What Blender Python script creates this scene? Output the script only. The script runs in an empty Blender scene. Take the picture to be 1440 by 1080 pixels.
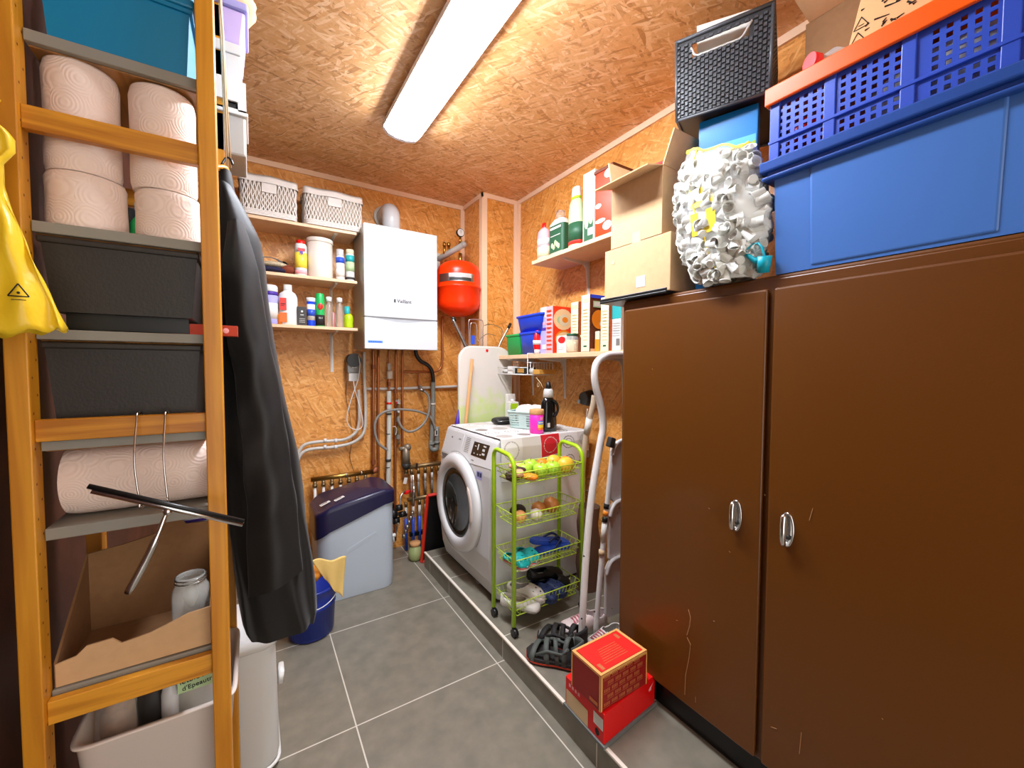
import bpy, math, random
from math import sin, cos, pi, radians, sqrt, hypot, floor, atan2
from mathutils import Vector, Matrix, Euler

# ------------------------------------------------------------------ camera, light, exposure
SC = bpy.context.scene
COL = SC.collection
CAM_H = 1.33
YAW, PITCH, ROLL, FPX = .565522, .0411502, .0035333, 573.67
cam_d = bpy.data.cameras.new('camera')
cam_d.sensor_width = 36.0
cam_d.lens = FPX / 1440 * 36
cam_d.clip_start = .02
cam = bpy.data.objects.new('camera', cam_d)
COL.objects.link(cam)
_f = Vector((sin(YAW)*cos(PITCH), cos(YAW)*cos(PITCH), -sin(PITCH)))
_r = Vector((cos(YAW), -sin(YAW), 0))
_u = _r.cross(_f)
_r2 = cos(ROLL)*_r + sin(ROLL)*_u
_u2 = -sin(ROLL)*_r + cos(ROLL)*_u
_m = Matrix((_r2, _u2, -_f)).transposed().to_4x4()
_m.translation = Vector((0, 0, CAM_H))
cam.matrix_world = _m
SC.camera = cam
SC.view_settings.view_transform = 'Standard'
SC.view_settings.look = 'None'
SC.view_settings.gamma = 1
SC.view_settings.exposure = 1.5
SC.view_settings.use_curve_mapping = False

LAMP_EMIT = 30.0            # the diffuser of the ceiling light
world = bpy.data.worlds.new('world'); SC.world = world
world.use_nodes = True
world.node_tree.nodes['Background'].inputs[0].default_value = (1.0, .95, .88, 1)
world.node_tree.nodes['Background'].inputs[1].default_value = 0.9

# ------------------------------------------------------------------ surveying: a sight line from the photograph meets a real plane
def _ray(u, v): return _f + (u-720)/FPX*_r2 - (v-540)/FPX*_u2
def PX(u, v, x): d = _ray(u, v); t = x/d.x; return Vector((x, d.y*t, CAM_H+d.z*t))
def PY(u, v, y): d = _ray(u, v); t = y/d.y; return Vector((d.x*t, y, CAM_H+d.z*t))
def PZ(u, v, z): d = _ray(u, v); t = (z-CAM_H)/d.z; return Vector((d.x*t, d.y*t, z))

# ------------------------------------------------------------------ materials
def lin(h):
    h = h.lstrip('#'); o = []
    for i in (0, 2, 4):
        c = int(h[i:i+2], 16)/255
        o.append(c/12.92 if c <= .04045 else ((c+.055)/1.055)**2.4)
    return (*o, 1)
MATS = {}
def M(name, hexc='#808080', rough=.5, metal=0, trans=0, alpha=1, bump=0, bscale=60, emit=0, var=0, ior=1.45, coat=0, sheen=0):
    if name in MATS: return MATS[name]
    m = bpy.data.materials.new(name); m.use_nodes = True
    n, l = m.node_tree.nodes, m.node_tree.links
    b = n['Principled BSDF']
    c = lin(hexc)
    b.inputs['Base Color'].default_value = c
    b.inputs['Roughness'].default_value = rough
    b.inputs['Metallic'].default_value = metal
    b.inputs['IOR'].default_value = ior
    if trans: b.inputs['Transmission Weight'].default_value = trans
    if alpha < 1: b.inputs['Alpha'].default_value = alpha
    if coat: b.inputs['Coat Weight'].default_value = coat; b.inputs['Coat Roughness'].default_value = .12
    if sheen: b.inputs['Sheen Weight'].default_value = sheen
    if emit:
        b.inputs['Emission Color'].default_value = c; b.inputs['Emission Strength'].default_value = emit
    if bump or var:
        tc = n.new('ShaderNodeTexCoord'); nz = n.new('ShaderNodeTexNoise')
        nz.inputs['Scale'].default_value = bscale; nz.inputs['Detail'].default_value = 4
        l.new(tc.outputs['Object'], nz.inputs['Vector'])
        if bump:
            bp = n.new('ShaderNodeBump'); bp.inputs['Strength'].default_value = bump; bp.inputs['Distance'].default_value = .004
            l.new(nz.outputs['Fac'], bp.inputs['Height']); l.new(bp.outputs['Normal'], b.inputs['Normal'])
        if var:
            cr = n.new('ShaderNodeValToRGB')
            cr.color_ramp.elements[0].position = .3; cr.color_ramp.elements[1].position = .7
            cr.color_ramp.elements[0].color = (*[q*(1-var) for q in c[:3]], 1)
            cr.color_ramp.elements[1].color = (*[min(1, q*(1+var)) for q in c[:3]], 1)
            l.new(nz.outputs['Fac'], cr.inputs['Fac']); l.new(cr.outputs['Color'], b.inputs['Base Color'])
    MATS[name] = m
    return m

def mathn(n, l, op, a, b=None, c=None):
    k = n.new('ShaderNodeMath'); k.operation = op
    for i, q in enumerate((a, b, c)):
        if q is None: continue
        if isinstance(q, (int, float)): k.inputs[i].default_value = q
        else: l.new(q, k.inputs[i])
    return k.outputs[0]

def osb(name, axes, rot=0.0, cols=('#b46e26', '#d88f3c', '#e09a4c', '#edb36c')):
    """oriented strand board: layered flat wood flakes lying at many angles"""
    m = bpy.data.materials.new(name); m.use_nodes = True
    n, l = m.node_tree.nodes, m.node_tree.links
    b = n['Principled BSDF']; b.inputs['Roughness'].default_value = .42
    tc = n.new('ShaderNodeTexCoord'); sx = n.new('ShaderNodeSeparateXYZ'); l.new(tc.outputs['Object'], sx.inputs[0])
    cb = n.new('ShaderNodeCombineXYZ')
    l.new(sx.outputs['XYZ'.index(axes[0])], cb.inputs[0]); l.new(sx.outputs['XYZ'.index(axes[1])], cb.inputs[1])
    nz = n.new('ShaderNodeTexNoise'); nz.inputs['Scale'].default_value = 10; nz.inputs['Detail'].default_value = 3
    l.new(cb.outputs[0], nz.inputs['Vector'])
    wm = n.new('ShaderNodeVectorMath'); wm.operation = 'MULTIPLY_ADD'
    wm.inputs[1].default_value = (.030, .030, 0); l.new(nz.outputs['Color'], wm.inputs[0]); l.new(cb.outputs[0], wm.inputs[2])
    prev = None; hgt = None
    angs = [0, 35, -38, 75, -12, 18, -62]
    for i, a in enumerate(angs):
        mp = n.new('ShaderNodeMapping'); mp.vector_type = 'TEXTURE'
        mp.inputs['Rotation'].default_value = (0, 0, rot+radians(a))
        mp.inputs['Scale'].default_value = (.055+.02*(i % 3), .0095+.003*(i % 2), 1)
        mp.inputs['Location'].default_value = (i*.37, i*.83, 0)
        l.new(wm.outputs[0], mp.inputs['Vector'])
        vo = n.new('ShaderNodeTexVoronoi'); vo.voronoi_dimensions = '2D'; vo.inputs['Scale'].default_value = 1
        l.new(mp.outputs[0], vo.inputs['Vector'])
        sp = n.new('ShaderNodeSeparateColor'); l.new(vo.outputs['Color'], sp.inputs[0])
        cr = n.new('ShaderNodeValToRGB'); e = cr.color_ramp.elements
        e[0].position = 0; e[0].color = lin(cols[0]); e[1].position = 1; e[1].color = lin(cols[3])
        x = e.new(.22); x.color = lin(cols[1]); x = e.new(.7); x.color = lin(cols[2])
        l.new(sp.outputs[0], cr.inputs[0])
        # grain inside a flake
        g = n.new('ShaderNodeTexNoise'); g.noise_dimensions = '2D'; g.inputs['Scale'].default_value = 2.2; g.inputs['Detail'].default_value = 3
        mg = n.new('ShaderNodeMapping'); mg.inputs['Scale'].default_value = (.5, 3, 1)
        l.new(mp.outputs[0], mg.inputs[0]); l.new(mg.outputs[0], g.inputs['Vector'])
        edge = n.new('ShaderNodeTexVoronoi'); edge.voronoi_dimensions = '2D'; edge.feature = 'DISTANCE_TO_EDGE'; edge.inputs['Scale'].default_value = 1
        l.new(mp.outputs[0], edge.inputs['Vector'])
        ed = mathn(n, l, 'MULTIPLY_ADD', edge.outputs['Distance'], 4.0, .82); ed = mathn(n, l, 'MINIMUM', ed, 1.0)
        gr = mathn(n, l, 'MULTIPLY_ADD', g.outputs['Fac'], .22, .89)
        val = mathn(n, l, 'MULTIPLY', ed, gr)
        mul = n.new('ShaderNodeMix'); mul.data_type = 'RGBA'; mul.blend_type = 'MULTIPLY'; mul.inputs[0].default_value = 1
        l.new(cr.outputs[0], mul.inputs[6]); cc = n.new('ShaderNodeCombineColor')
        for q in range(3): l.new(val, cc.inputs[q])
        l.new(cc.outputs[0], mul.inputs[7])
        if prev is None: prev = mul.outputs[2]; hgt = sp.outputs[1]
        else:
            mask = mathn(n, l, 'MULTIPLY', mathn(n, l, 'GREATER_THAN', sp.outputs[1], .6), .8)
            mx = n.new('ShaderNodeMix'); mx.data_type = 'RGBA'
            l.new(mask, mx.inputs[0]); l.new(prev, mx.inputs[6]); l.new(mul.outputs[2], mx.inputs[7]); prev = mx.outputs[2]
            hx = n.new('ShaderNodeMix'); l.new(mask, hx.inputs[0]); l.new(hgt, hx.inputs[2]); l.new(sp.outputs[2], hx.inputs[3]); hgt = hx.outputs[0]
    l.new(prev, b.inputs['Base Color'])
    bp = n.new('ShaderNodeBump'); bp.inputs['Strength'].default_value = .25; bp.inputs['Distance'].default_value = .002
    l.new(hgt, bp.inputs['Height']); l.new(bp.outputs[0], b.inputs['Normal'])
    MATS[name] = m
    return m

def pine(name, hexa, hexb, axis='Z', scale=1.0, rough=.4):
    m = bpy.data.materials.new(name); m.use_nodes = True
    n, l = m.node_tree.nodes, m.node_tree.links
    b = n['Principled BSDF']; b.inputs['Roughness'].default_value = rough
    tc = n.new('ShaderNodeTexCoord'); mp = n.new('ShaderNodeMapping'); l.new(tc.outputs['Object'], mp.inputs[0])
    s = [38*scale]*3; s['XYZ'.index(axis)] = 2.2*scale
    mp.inputs['Scale'].default_value = s
    nz = n.new('ShaderNodeTexNoise'); nz.inputs['Scale'].default_value = 1; nz.inputs['Detail'].default_value = 5; nz.inputs['Distortion'].default_value = .6
    l.new(mp.outputs[0], nz.inputs['Vector'])
    cr = n.new('ShaderNodeValToRGB'); cr.color_ramp.elements[0].position = .36; cr.color_ramp.elements[1].position = .62
    cr.color_ramp.elements[0].color = lin(hexa); cr.color_ramp.elements[1].color = lin(hexb)
    l.new(nz.outputs['Fac'], cr.inputs[0]); l.new(cr.outputs[0], b.inputs['Base Color'])
    MATS[name] = m
    return m

def tiles(name, px, ox, py, oy, extra=()):
    """grey floor tiles with pale joints every px / py metres"""
    m = bpy.data.materials.new(name); m.use_nodes = True
    n, l = m.node_tree.nodes, m.node_tree.links
    b = n['Principled BSDF']; b.inputs['Roughness'].default_value = .38
    tc = n.new('ShaderNodeTexCoord'); sx = n.new('ShaderNodeSeparateXYZ'); l.new(tc.outputs['Object'], sx.inputs[0])
    def joint(o, p, off):
        a = mathn(n, l, 'SUBTRACT', o, off); a = mathn(n, l, 'DIVIDE', a, p)
        a = mathn(n, l, 'SUBTRACT', a, mathn(n, l, 'ROUND', a)); a = mathn(n, l, 'ABSOLUTE', a)
        return mathn(n, l, 'LESS_THAN', a, .0024/p)
    j = joint(sx.outputs[1], py, oy)
    if px: j = mathn(n, l, 'MAXIMUM', j, joint(sx.outputs[0], px, ox))
    for e in extra:
        d = mathn(n, l, 'ABSOLUTE', mathn(n, l, 'SUBTRACT', sx.outputs[1], e)); j = mathn(n, l, 'MAXIMUM', j, mathn(n, l, 'LESS_THAN', d, .0024))
    nz = n.new('ShaderNodeTexNoise'); nz.inputs['Scale'].default_value = 14; nz.inputs['Detail'].default_value = 6
    l.new(tc.outputs['Object'], nz.inputs['Vector'])
    cr = n.new('ShaderNodeValToRGB'); cr.color_ramp.elements[0].position = .3; cr.color_ramp.elements[1].position = .75
    cr.color_ramp.elements[0].color = lin('#716c5f'); cr.color_ramp.elements[1].color = lin('#857e6f')
    l.new(nz.outputs['Fac'], cr.inputs[0])
    mx = n.new('ShaderNodeMix'); mx.data_type = 'RGBA'; l.new(j, mx.inputs[0]); l.new(cr.outputs[0], mx.inputs[6])
    mx.inputs[7].default_value = lin('#cfc8bb'); l.new(mx.outputs[2], b.inputs['Base Color'])
    MATS[name] = m
    return m

# ------------------------------------------------------------------ mesh builder
class MB:
    def __init__(s, mat):
        s.v = []; s.f = []; s.fm = []; s.fs = []; s.mats = []; s.use(mat)
    def use(s, mat):
        m = MATS[mat] if isinstance(mat, str) else mat
        if m not in s.mats: s.mats.append(m)
        s.cur = s.mats.index(m); return s
    def add(s, vs, fs, smooth=False, X=None):
        o = len(s.v)
        for p in vs:
            p = Vector(p); s.v.append(X @ p if X is not None else p)
        for f in fs: s.f.append([o+i for i in f]); s.fm.append(s.cur); s.fs.append(smooth)
        return s
    def box(s, x0, x1, y0, y1, z0, z1, X=None):
        v = [(x, y, z) for x in (x0, x1) for y in (y0, y1) for z in (z0, z1)]
        return s.add(v, [(0, 1, 3, 2), (4, 6, 7, 5), (0, 4, 5, 1), (2, 3, 7, 6), (0, 2, 6, 4), (1, 5, 7, 3)], False, X)
    def ob(s, c, size, rot=(0, 0, 0)):
        X = Matrix.Translation(Vector(c)) @ Euler(rot).to_matrix().to_4x4()
        a, b, d = [q/2 for q in size]
        return s.box(-a, a, -b, b, -d, d, X)
    def quad(s, a, b, c, d): return s.add([a, b, c, d], [(0, 1, 2, 3)])
    def tube(s, pts, r, n=8, closed=False, smooth=True, caps=True, flat=None):
        P = [Vector(p) for p in pts]; k = len(P)
        rr = r if isinstance(r, (list, tuple)) else [r]*k
        T = []
        for i in range(k):
            if closed: t = P[(i+1) % k]-P[i-1]
            else: t = P[min(i+1, k-1)]-P[max(i-1, 0)]
            T.append(t.normalized() if t.length > 1e-9 else Vector((0, 0, 1)))
        a = Vector((0, 0, 1)) if abs(T[0].z) < .9 else Vector((1, 0, 0))
        N = (a-T[0]*a.dot(T[0])).normalized(); vs = []
        for i in range(k):
            if i: N = (N-T[i]*N.dot(T[i])).normalized()
            B = T[i].cross(N)
            for j in range(n):
                an = 2*pi*j/n
                sc = flat if flat else 1
                vs.append(P[i]+N*cos(an)*rr[i]*sc+B*sin(an)*rr[i])
        fs = []
        for i in range(k if closed else k-1):
            for j in range(n):
                a0 = i*n+j; a1 = i*n+(j+1) % n; b0 = ((i+1) % k)*n+j; b1 = ((i+1) % k)*n+(j+1) % n
                fs.append((a0, a1, b1, b0))
        s.add(vs, fs, smooth)
        if caps and not closed:
            o = len(s.v)-len(vs)
            for ring in ([o+j for j in range(n)][::-1], [o+(k-1)*n+j for j in range(n)]):
                s.f.append(ring); s.fm.append(s.cur); s.fs.append(False)
        return s
    def cyl(s, a, b, r, r2=None, n=20): return s.tube([a, b], [r, r if r2 is None else r2], n)
    def lathe(s, prof, c=(0, 0, 0), n=28, X=None, sx=1, sy=1):
        vs = []; fs = []
        for (r, z) in prof:
            for j in range(n): vs.append((c[0]+cos(2*pi*j/n)*r*sx, c[1]+sin(2*pi*j/n)*r*sy, c[2]+z))
        for i in range(len(prof)-1):
            for j in range(n): fs.append((i*n+j, i*n+(j+1) % n, (i+1)*n+(j+1) % n, (i+1)*n+j))
        k = len(prof)
        if prof[0][0] > 1e-6: fs.append([j for j in range(n)][::-1])
        if prof[-1][0] > 1e-6: fs.append([(k-1)*n+j for j in range(n)])
        return s.add(vs, fs, True, X)
    def ball(s, c, r, n=16, m=10, X=None):
        if isinstance(r, (int, float)): r = (r, r, r)
        vs = []; fs = []
        for i in range(m+1):
            t = pi*i/m
            for j in range(n): vs.append((c[0]+r[0]*sin(t)*cos(2*pi*j/n), c[1]+r[1]*sin(t)*sin(2*pi*j/n), c[2]-r[2]*cos(t)))
        for i in range(m):
            for j in range(n): fs.append((i*n+j, i*n+(j+1) % n, (i+1)*n+(j+1) % n, (i+1)*n+j))
        return s.add(vs, fs, True, X)
    def prism(s, poly, plane, d0, d1, X=None, smooth=False):
        """poly: 2-D outline; plane 'xy','xz','yz'; extruded between d0 and d1 on the third axis"""
        def mk(p, d):
            if plane == 'xy': return (p[0], p[1], d)
            if plane == 'xz': return (p[0], d, p[1])
            return (d, p[0], p[1])
        k = len(poly); vs = [mk(p, d0) for p in poly]+[mk(p, d1) for p in poly]
        fs = [tuple(range(k))[::-1], tuple(range(k, 2*k))]+[(i, (i+1) % k, k+(i+1) % k, k+i) for i in range(k)]
        return s.add(vs, fs, smooth, X)
    def grid(s, fn, nu, nv, closed=False, mf=None, smooth=True, X=None):
        vs = [fn(i/(nu if closed else nu), j/nv) for i in range(nu+(0 if closed else 1)) for j in range(nv+1)]
        w = nu if closed else nu+1; o = len(s.v)
        s.add(vs, [], smooth, X)
        for i in range(nu):
            for j in range(nv):
                a = i*(nv+1)+j; b = ((i+1) % w)*(nv+1)+j
                if mf:
                    mm = mf((i+.5)/nu, (j+.5)/nv)
                    if mm is None: continue
                    s.use(mm)
                s.f.append([o+a, o+b, o+b+1, o+a+1]); s.fm.append(s.cur); s.fs.append(smooth)
        return s
    def build(s, name, parent=None, w=True, bevel=0, seg=2, sub=0, solid=0, loc=None):
        off = Vector((0, 0, 0))
        if w and parent is not None:
            q = parent
            while q is not None: off += q.location; q = q.parent
        me = bpy.data.meshes.new(name)
        me.from_pydata([tuple(p-off) for p in s.v], [], s.f)
        for m in s.mats: me.materials.append(m)
        me.polygons.foreach_set('material_index', s.fm); me.polygons.foreach_set('use_smooth', s.fs)
        me.update()
        import bmesh as _b
        bm = _b.new(); bm.from_mesh(me); _b.ops.recalc_face_normals(bm, faces=bm.faces); bm.to_mesh(me); bm.free()
        o = bpy.data.objects.new(name, me); COL.objects.link(o); o.parent = parent
        if solid: k = o.modifiers.new('thickness', 'SOLIDIFY'); k.thickness = solid; k.offset = 0
        if sub: k = o.modifiers.new('subdivision', 'SUBSURF'); k.levels = k.render_levels = sub
        if bevel:
            k = o.modifiers.new('bevel', 'BEVEL'); k.width = bevel; k.segments = seg; k.limit_method = 'ANGLE'; k.angle_limit = radians(40)
        if loc is not None: o.location = loc
        return o

def thing(name, label, cat, loc=(0, 0, 0), rot=(0, 0, 0), group=None):
    o = bpy.data.objects.new(name, None); COL.objects.link(o); o.empty_display_size = .05
    o.location = loc; o.rotation_euler = rot; o['label'] = label; o['category'] = cat
    if group: o['group'] = group
    return o
def tag(o, label, cat, group=None, kind=None):
    o['label'] = label; o['category'] = cat
    if group: o['group'] = group
    if kind: o['kind'] = kind
    return o
def struct(name, mb, label, cat, **k):
    o = mb.build(name, None, **k); tag(o, label, cat); o['kind'] = 'structure'; return o
def dup(o, loc=None, rot=None, label=None, parent=None):
    c = o.copy(); COL.objects.link(c)
    if parent is not None: c.parent = parent
    if loc is not None: c.location = loc
    if rot is not None: c.rotation_euler = rot
    if label: c['label'] = label
    for ch in list(o.children): dup(ch, parent=c)
    return c
def text(parent, s, p, right, up, size, mat, w=True, depth=.0004, label=None, name='lettering', align='CENTER', sx=1.0, bold=0.0):
    cu = bpy.data.curves.new('t', 'FONT'); cu.body = s; cu.size = size; cu.extrude = depth; cu.offset = bold
    cu.align_x = align; cu.align_y = 'CENTER'
    to = bpy.data.objects.new('t', cu)
    me = bpy.data.meshes.new_from_object(to)
    bpy.data.objects.remove(to); bpy.data.curves.remove(cu)
    R = Vector(right).normalized(); U = Vector(up).normalized(); N = R.cross(U)
    off = Vector((0, 0, 0))
    if w:
        q = parent
        while q is not None: off += q.location; q = q.parent
    mm = Matrix((R*sx, U, N)).transposed().to_4x4(); mm.translation = Vector(p)-off
    me.transform(mm); me.materials.clear(); me.materials.append(MATS[mat])
    me.name = name
    o = bpy.data.objects.new(name, me); COL.objects.link(o); o.parent = parent
    if label: o['label'] = label
    return o
def smooth_path(pts, k=6):
    P = [Vector(p) for p in pts]; out = []
    for i in range(len(P)-1):
        a, b, c, d = P[max(i-1, 0)], P[i], P[i+1], P[min(i+2, len(P)-1)]
        for j in range(k):
            t = j/k
            out.append(.5*((2*b)+(c-a)*t+(2*a-5*b+4*c-d)*t*t+(3*b-a-3*c+d)*t**3))
    return out+[P[-1]]
def lerpt(tab, x):
    if x <= tab[0][0]: return tab[0][1]
    for (a, b), (c, d) in zip(tab, tab[1:]):
        if x <= c: return b+(d-b)*(x-a)/(c-a)
    return tab[-1][1]

rnd = random.Random(7)

# palette
for nm, hx, ro, me in [('white_plastic', '#dddbd7', .35, 0), ('cream_plastic', '#e2d7c9', .4, 0), ('black_plastic', '#141414', .35, 0),
    ('dark_grey', '#33312f', .5, 0), ('mid_grey', '#77746f', .5, 0), ('light_grey', '#c2bfba', .5, 0), ('chrome', '#d8d8d8', .18, 1),
    ('steel', '#a9a7a2', .35, 1), ('copper', '#b9764c', .38, .9), ('dull_copper', '#8a4f33', .5, .6), ('brass', '#b08d4a', .35, 1),
    ('dull_brass', '#8a7350', .45, .8), ('red', '#e01010', .35, 0), ('orange_red', '#ff3604', .3, 0), ('blue', '#1646d8', .35, 0),
    ('green', '#1fae55', .4, 0), ('lime', '#a8cf1c', .35, 0), ('yellow', '#f6dc3a', .4, 0), ('pink', '#f23ba6', .35, 0),
    ('teal', '#1b9aa8', .35, 0), ('navy', '#1a1d55', .4, 0), ('paper', '#dedad2', .8, 0), ('ink', '#1c1a1a', .7, 0),
    ('cream', '#e6d6b0', .7, 0), ('chocolate', '#6a3114', .6, 0), ('orange', '#f28a1c', .5, 0), ('purple', '#4b2f9c', .45, 0),
    ('dark_green', '#27583a', .5, 0), ('sky_blue', '#4f8ff0', .4, 0), ('cork', '#c9935f', .8, 0), ('beige', '#d8b98e', .8, 0),
    ('pale_pink', '#f3a9ae', .6, 0), ('pale_green', '#b5cf9a', .5, 0), ('gold', '#d9a24c', .4, .3), ('lavender', '#a9a5df', .45, 0)]:
    M(nm, hx, ro, me)
M('clear_plastic', '#f4f6f4', .12, trans=.85, alpha=.75); M('glass', '#ffffff', .03, trans=1)
M('leatherette', '#0e0e0e', .55, bump=.2, bscale=18, sheen=.1)
M('trim_wood', '#f0cba8', .5); M('shelf_wood', '#e3bd95', .45, var=.05, bscale=20)
M('platform_edge', '#e9dfd0', .5)
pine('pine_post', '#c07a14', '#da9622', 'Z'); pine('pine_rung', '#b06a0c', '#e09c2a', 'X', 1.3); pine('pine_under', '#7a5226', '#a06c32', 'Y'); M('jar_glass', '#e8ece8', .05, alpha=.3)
osb('osb_ceiling', 'XY', radians(5), ('#b0743a', '#dba265', '#e4b078', '#f4d0a4')); osb('osb_back', 'XZ'); osb('osb_side', 'YZ', radians(8))  # ceiling palette paler than the walls, lamp light put into its flakes
tiles('floor_tiles', .604, .902, .613, 2.150)
tiles('platform_tiles', 0, 0, .605, 1.553, (2.46,))
M('cabinet_brown', '#623607', .38, bump=.05, bscale=260, coat=.15)
M('wall_shade_brown', '#4a2718', .7, var=.4, bscale=9)  # shade on the shelving-side wall put into a mottled dark brown
M('cardboard', '#cfa87c', .8, var=.05, bscale=40); M('cardboard_shaded', '#8a6440', .85, var=.06)  # second, darker cardboard carries the shade inside open cartons

# ================================================================== the room
CZ = 2.583; YB = 2.95; XR = 1.72; XL = -.42; Y0 = -1.4
struct('floor', MB('floor_tiles').box(XL, XR, Y0, YB, -.06, 0), 'dark grey tiled floor with pale joints', 'floor')
struct('platform', MB('platform_tiles').box(.948, XR, Y0, 2.56, 0, .1).use('platform_tiles').box(.940, .948, Y0, 2.56, 0, .094),
       'low tiled step along the wall under the washing machine', 'platform')
struct('trim_1', MB('platform_edge').box(.936, .949, Y0, 2.56, .094, .1015), 'pale edging strip along the low tiled step', 'trim')
struct('ceiling', MB('osb_ceiling').box(XL, XR, Y0, YB, CZ, CZ+.05), 'strand board ceiling above the storage room', 'ceiling')
struct('wall_back', MB('osb_back').box(XL, 1.42, YB, YB+.05, 0, CZ), 'strand board wall behind the boiler', 'wall')
struct('wall_right', MB('osb_side').box(XR, XR+.05, Y0, 2.64, 0, CZ), 'strand board wall behind the brown cabinet', 'wall')
col = MB('osb_back').box(1.421, XR, 2.64, YB, 0, CZ).use('osb_side').quad((1.4205, 2.64, 0), (1.4205, YB, 0), (1.4205, YB, CZ), (1.4205, 2.64, CZ))
struct('wall_corner', col, 'strand board boxing in the far corner', 'wall')
struct('wall_left', MB('wall_shade_brown').box(XL-.05, XL, Y0, YB, 0, CZ), 'wall behind the pine shelving, its shade put into dark brown', 'wall')
T = .032; D = .012
n = 2
for a in ((XL, 1.42, YB-D, YB, CZ-T, CZ), (1.42-D, 1.42, 2.64-D, YB, CZ-T, CZ), (1.42-D, XR, 2.64-D, 2.64, CZ-T, CZ), (XR-D, XR, Y0, 2.64-D, CZ-T, CZ),
          (1.42-T, 1.42, YB-D, YB, 0, CZ-T), (1.42-D, 1.42+T, 2.64-D, 2.64, 0, CZ-T), (1.42-D, 1.42, 2.64, 2.64+T, 0, CZ-T), (XR-T-.004, XR-.0, 2.64-D, 2.64, 0, CZ-T), (XR-D, XR, 2.64-T-D, 2.64-D, .1, CZ-T)):
    struct('trim_%d' % n, MB('trim_wood').box(*a), 'pale planed wood trim strip', 'trim'); n += 1

# ------------------------------------------------------------------ ceiling light
M('diffuser', '#eef4ff', .4, emit=LAMP_EMIT)
t = thing('ceiling_light', 'long glowing white strip light on the strand board ceiling', 'ceiling light', (.672, 1.4, CZ))
LY0, LY1 = .72, 2.14
MB('white_plastic').box(.615, .730, LY0, LY1, CZ-.022, CZ).box(.574, .770, LY0, LY1, CZ-.030, CZ-.022).box(.574, .579, LY0, LY1, CZ-.046, CZ-.030).box(.765, .770, LY0, LY1, CZ-.046, CZ-.030).build('housing', t, bevel=.0015)
sec = [(.582, CZ-.031), (.582, CZ-.052), (.602, CZ-.074), (.645, CZ-.084), (.700, CZ-.084), (.742, CZ-.074), (.762, CZ-.052), (.762, CZ-.031)]
MB('diffuser').prism(sec, 'xz', LY0+.02, LY1-.025).build('diffuser', t)
M('end_cap', '#e9ecf6', .3)
cap = [(.672+(x-.672)*1.02, CZ+(z-CZ)*1.02) for x, z in sec]
MB('end_cap').prism(cap, 'xz', LY1-.025, LY1).build('end_cap', t, bevel=.003)
MB('end_cap').prism(cap, 'xz', LY0, LY0+.02).build('end_cap', t, bevel=.003)

# ================================================================== pine shelving unit
FY = 1.06                                                     # front ladder frame
t = thing('shelving_unit', 'tall orange pine shelving unit with ladder ends and grey boards', 'shelving unit', (-.2, 1.25, 0))
for (x0, x1) in ((-.362, -.333), (-.086, -.055)):
    for (y0, y1) in ((FY, FY+.042), (1.42, 1.462)):
        p = MB('pine_post').box(x0, x1, y0, y1, 0, 2.42)
        xi = x1+.0002 if x0 < -.2 else x0-.0002
        p.use('chocolate')
        for k in range(75):                                   # shelf peg holes on the inner face
            z = .06+k*.032
            yy = y0+(.012 if k % 2 else .03)
            for xx in ((x1,) if x0 < -.2 else (x0,)):
                s = .0004 if x0 < -.2 else -.0004
                p.add([(xx+s, yy+cos(q*pi/3)*.0026, z+sin(q*pi/3)*.0026) for q in range(6)], [tuple(range(6))])
        p.build('post', t, bevel=.002)
for (z0, z1) in ((.664, .708), (1.192, 1.232), (1.744, 1.786), (.14, .182), (2.29, 2.33)):
    for y0 in (FY+.012, 1.432):
        MB('pine_rung').box(-.333, -.086, y0, y0+.018, z0, z1).build('rung', t, bevel=.002)
M('shelf_grey', '#8d8a80', .5)
SHZ = {'sh1': (1.572, 1.592), 'sh2': (1.378, 1.397), 'sh3': (1.172, 1.190), 'sh4': (1.004, 1.026), 'sh5': (.702, .716), 'top': (1.906, 1.927), 'sh6': (.36, .38)}
for k, (z0, z1) in SHZ.items():
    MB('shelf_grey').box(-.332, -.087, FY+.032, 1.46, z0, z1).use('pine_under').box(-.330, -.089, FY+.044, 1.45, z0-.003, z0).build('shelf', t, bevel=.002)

# --- teal crate on the top board
M('teal_plastic', '#0a7fae', .35)
t = thing('storage_crate', 'teal blue plastic crate on the top board of the pine shelving', 'storage crate', (-.2, 1.24, 1.928))
b = MB('teal_plastic')
b.grid(lambda u, v: (lambda a, w, h: (-.205+a[0]*w, 1.235+a[1]*h, 1.929+v*.13))((cos(u*2*pi)/max(abs(cos(u*2*pi)), abs(sin(u*2*pi))), sin(u*2*pi)/max(abs(cos(u*2*pi)), abs(sin(u*2*pi)))), .1+.008*v, .13+.008*v), 40, 1, True, smooth=False)
b.box(-.305, -.105, 1.105, 1.365, 1.9285, 1.936)
b.box(-.318, -.092, 1.092, 1.378, 2.055, 2.063)
b.build('body', t)
MB('teal_plastic').box(-.322, -.088, 1.088, 1.382, 2.064, 2.082).box(-.312, -.098, 1.098, 1.372, 2.082, 2.2).build('lid', t, bevel=.004)
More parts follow.
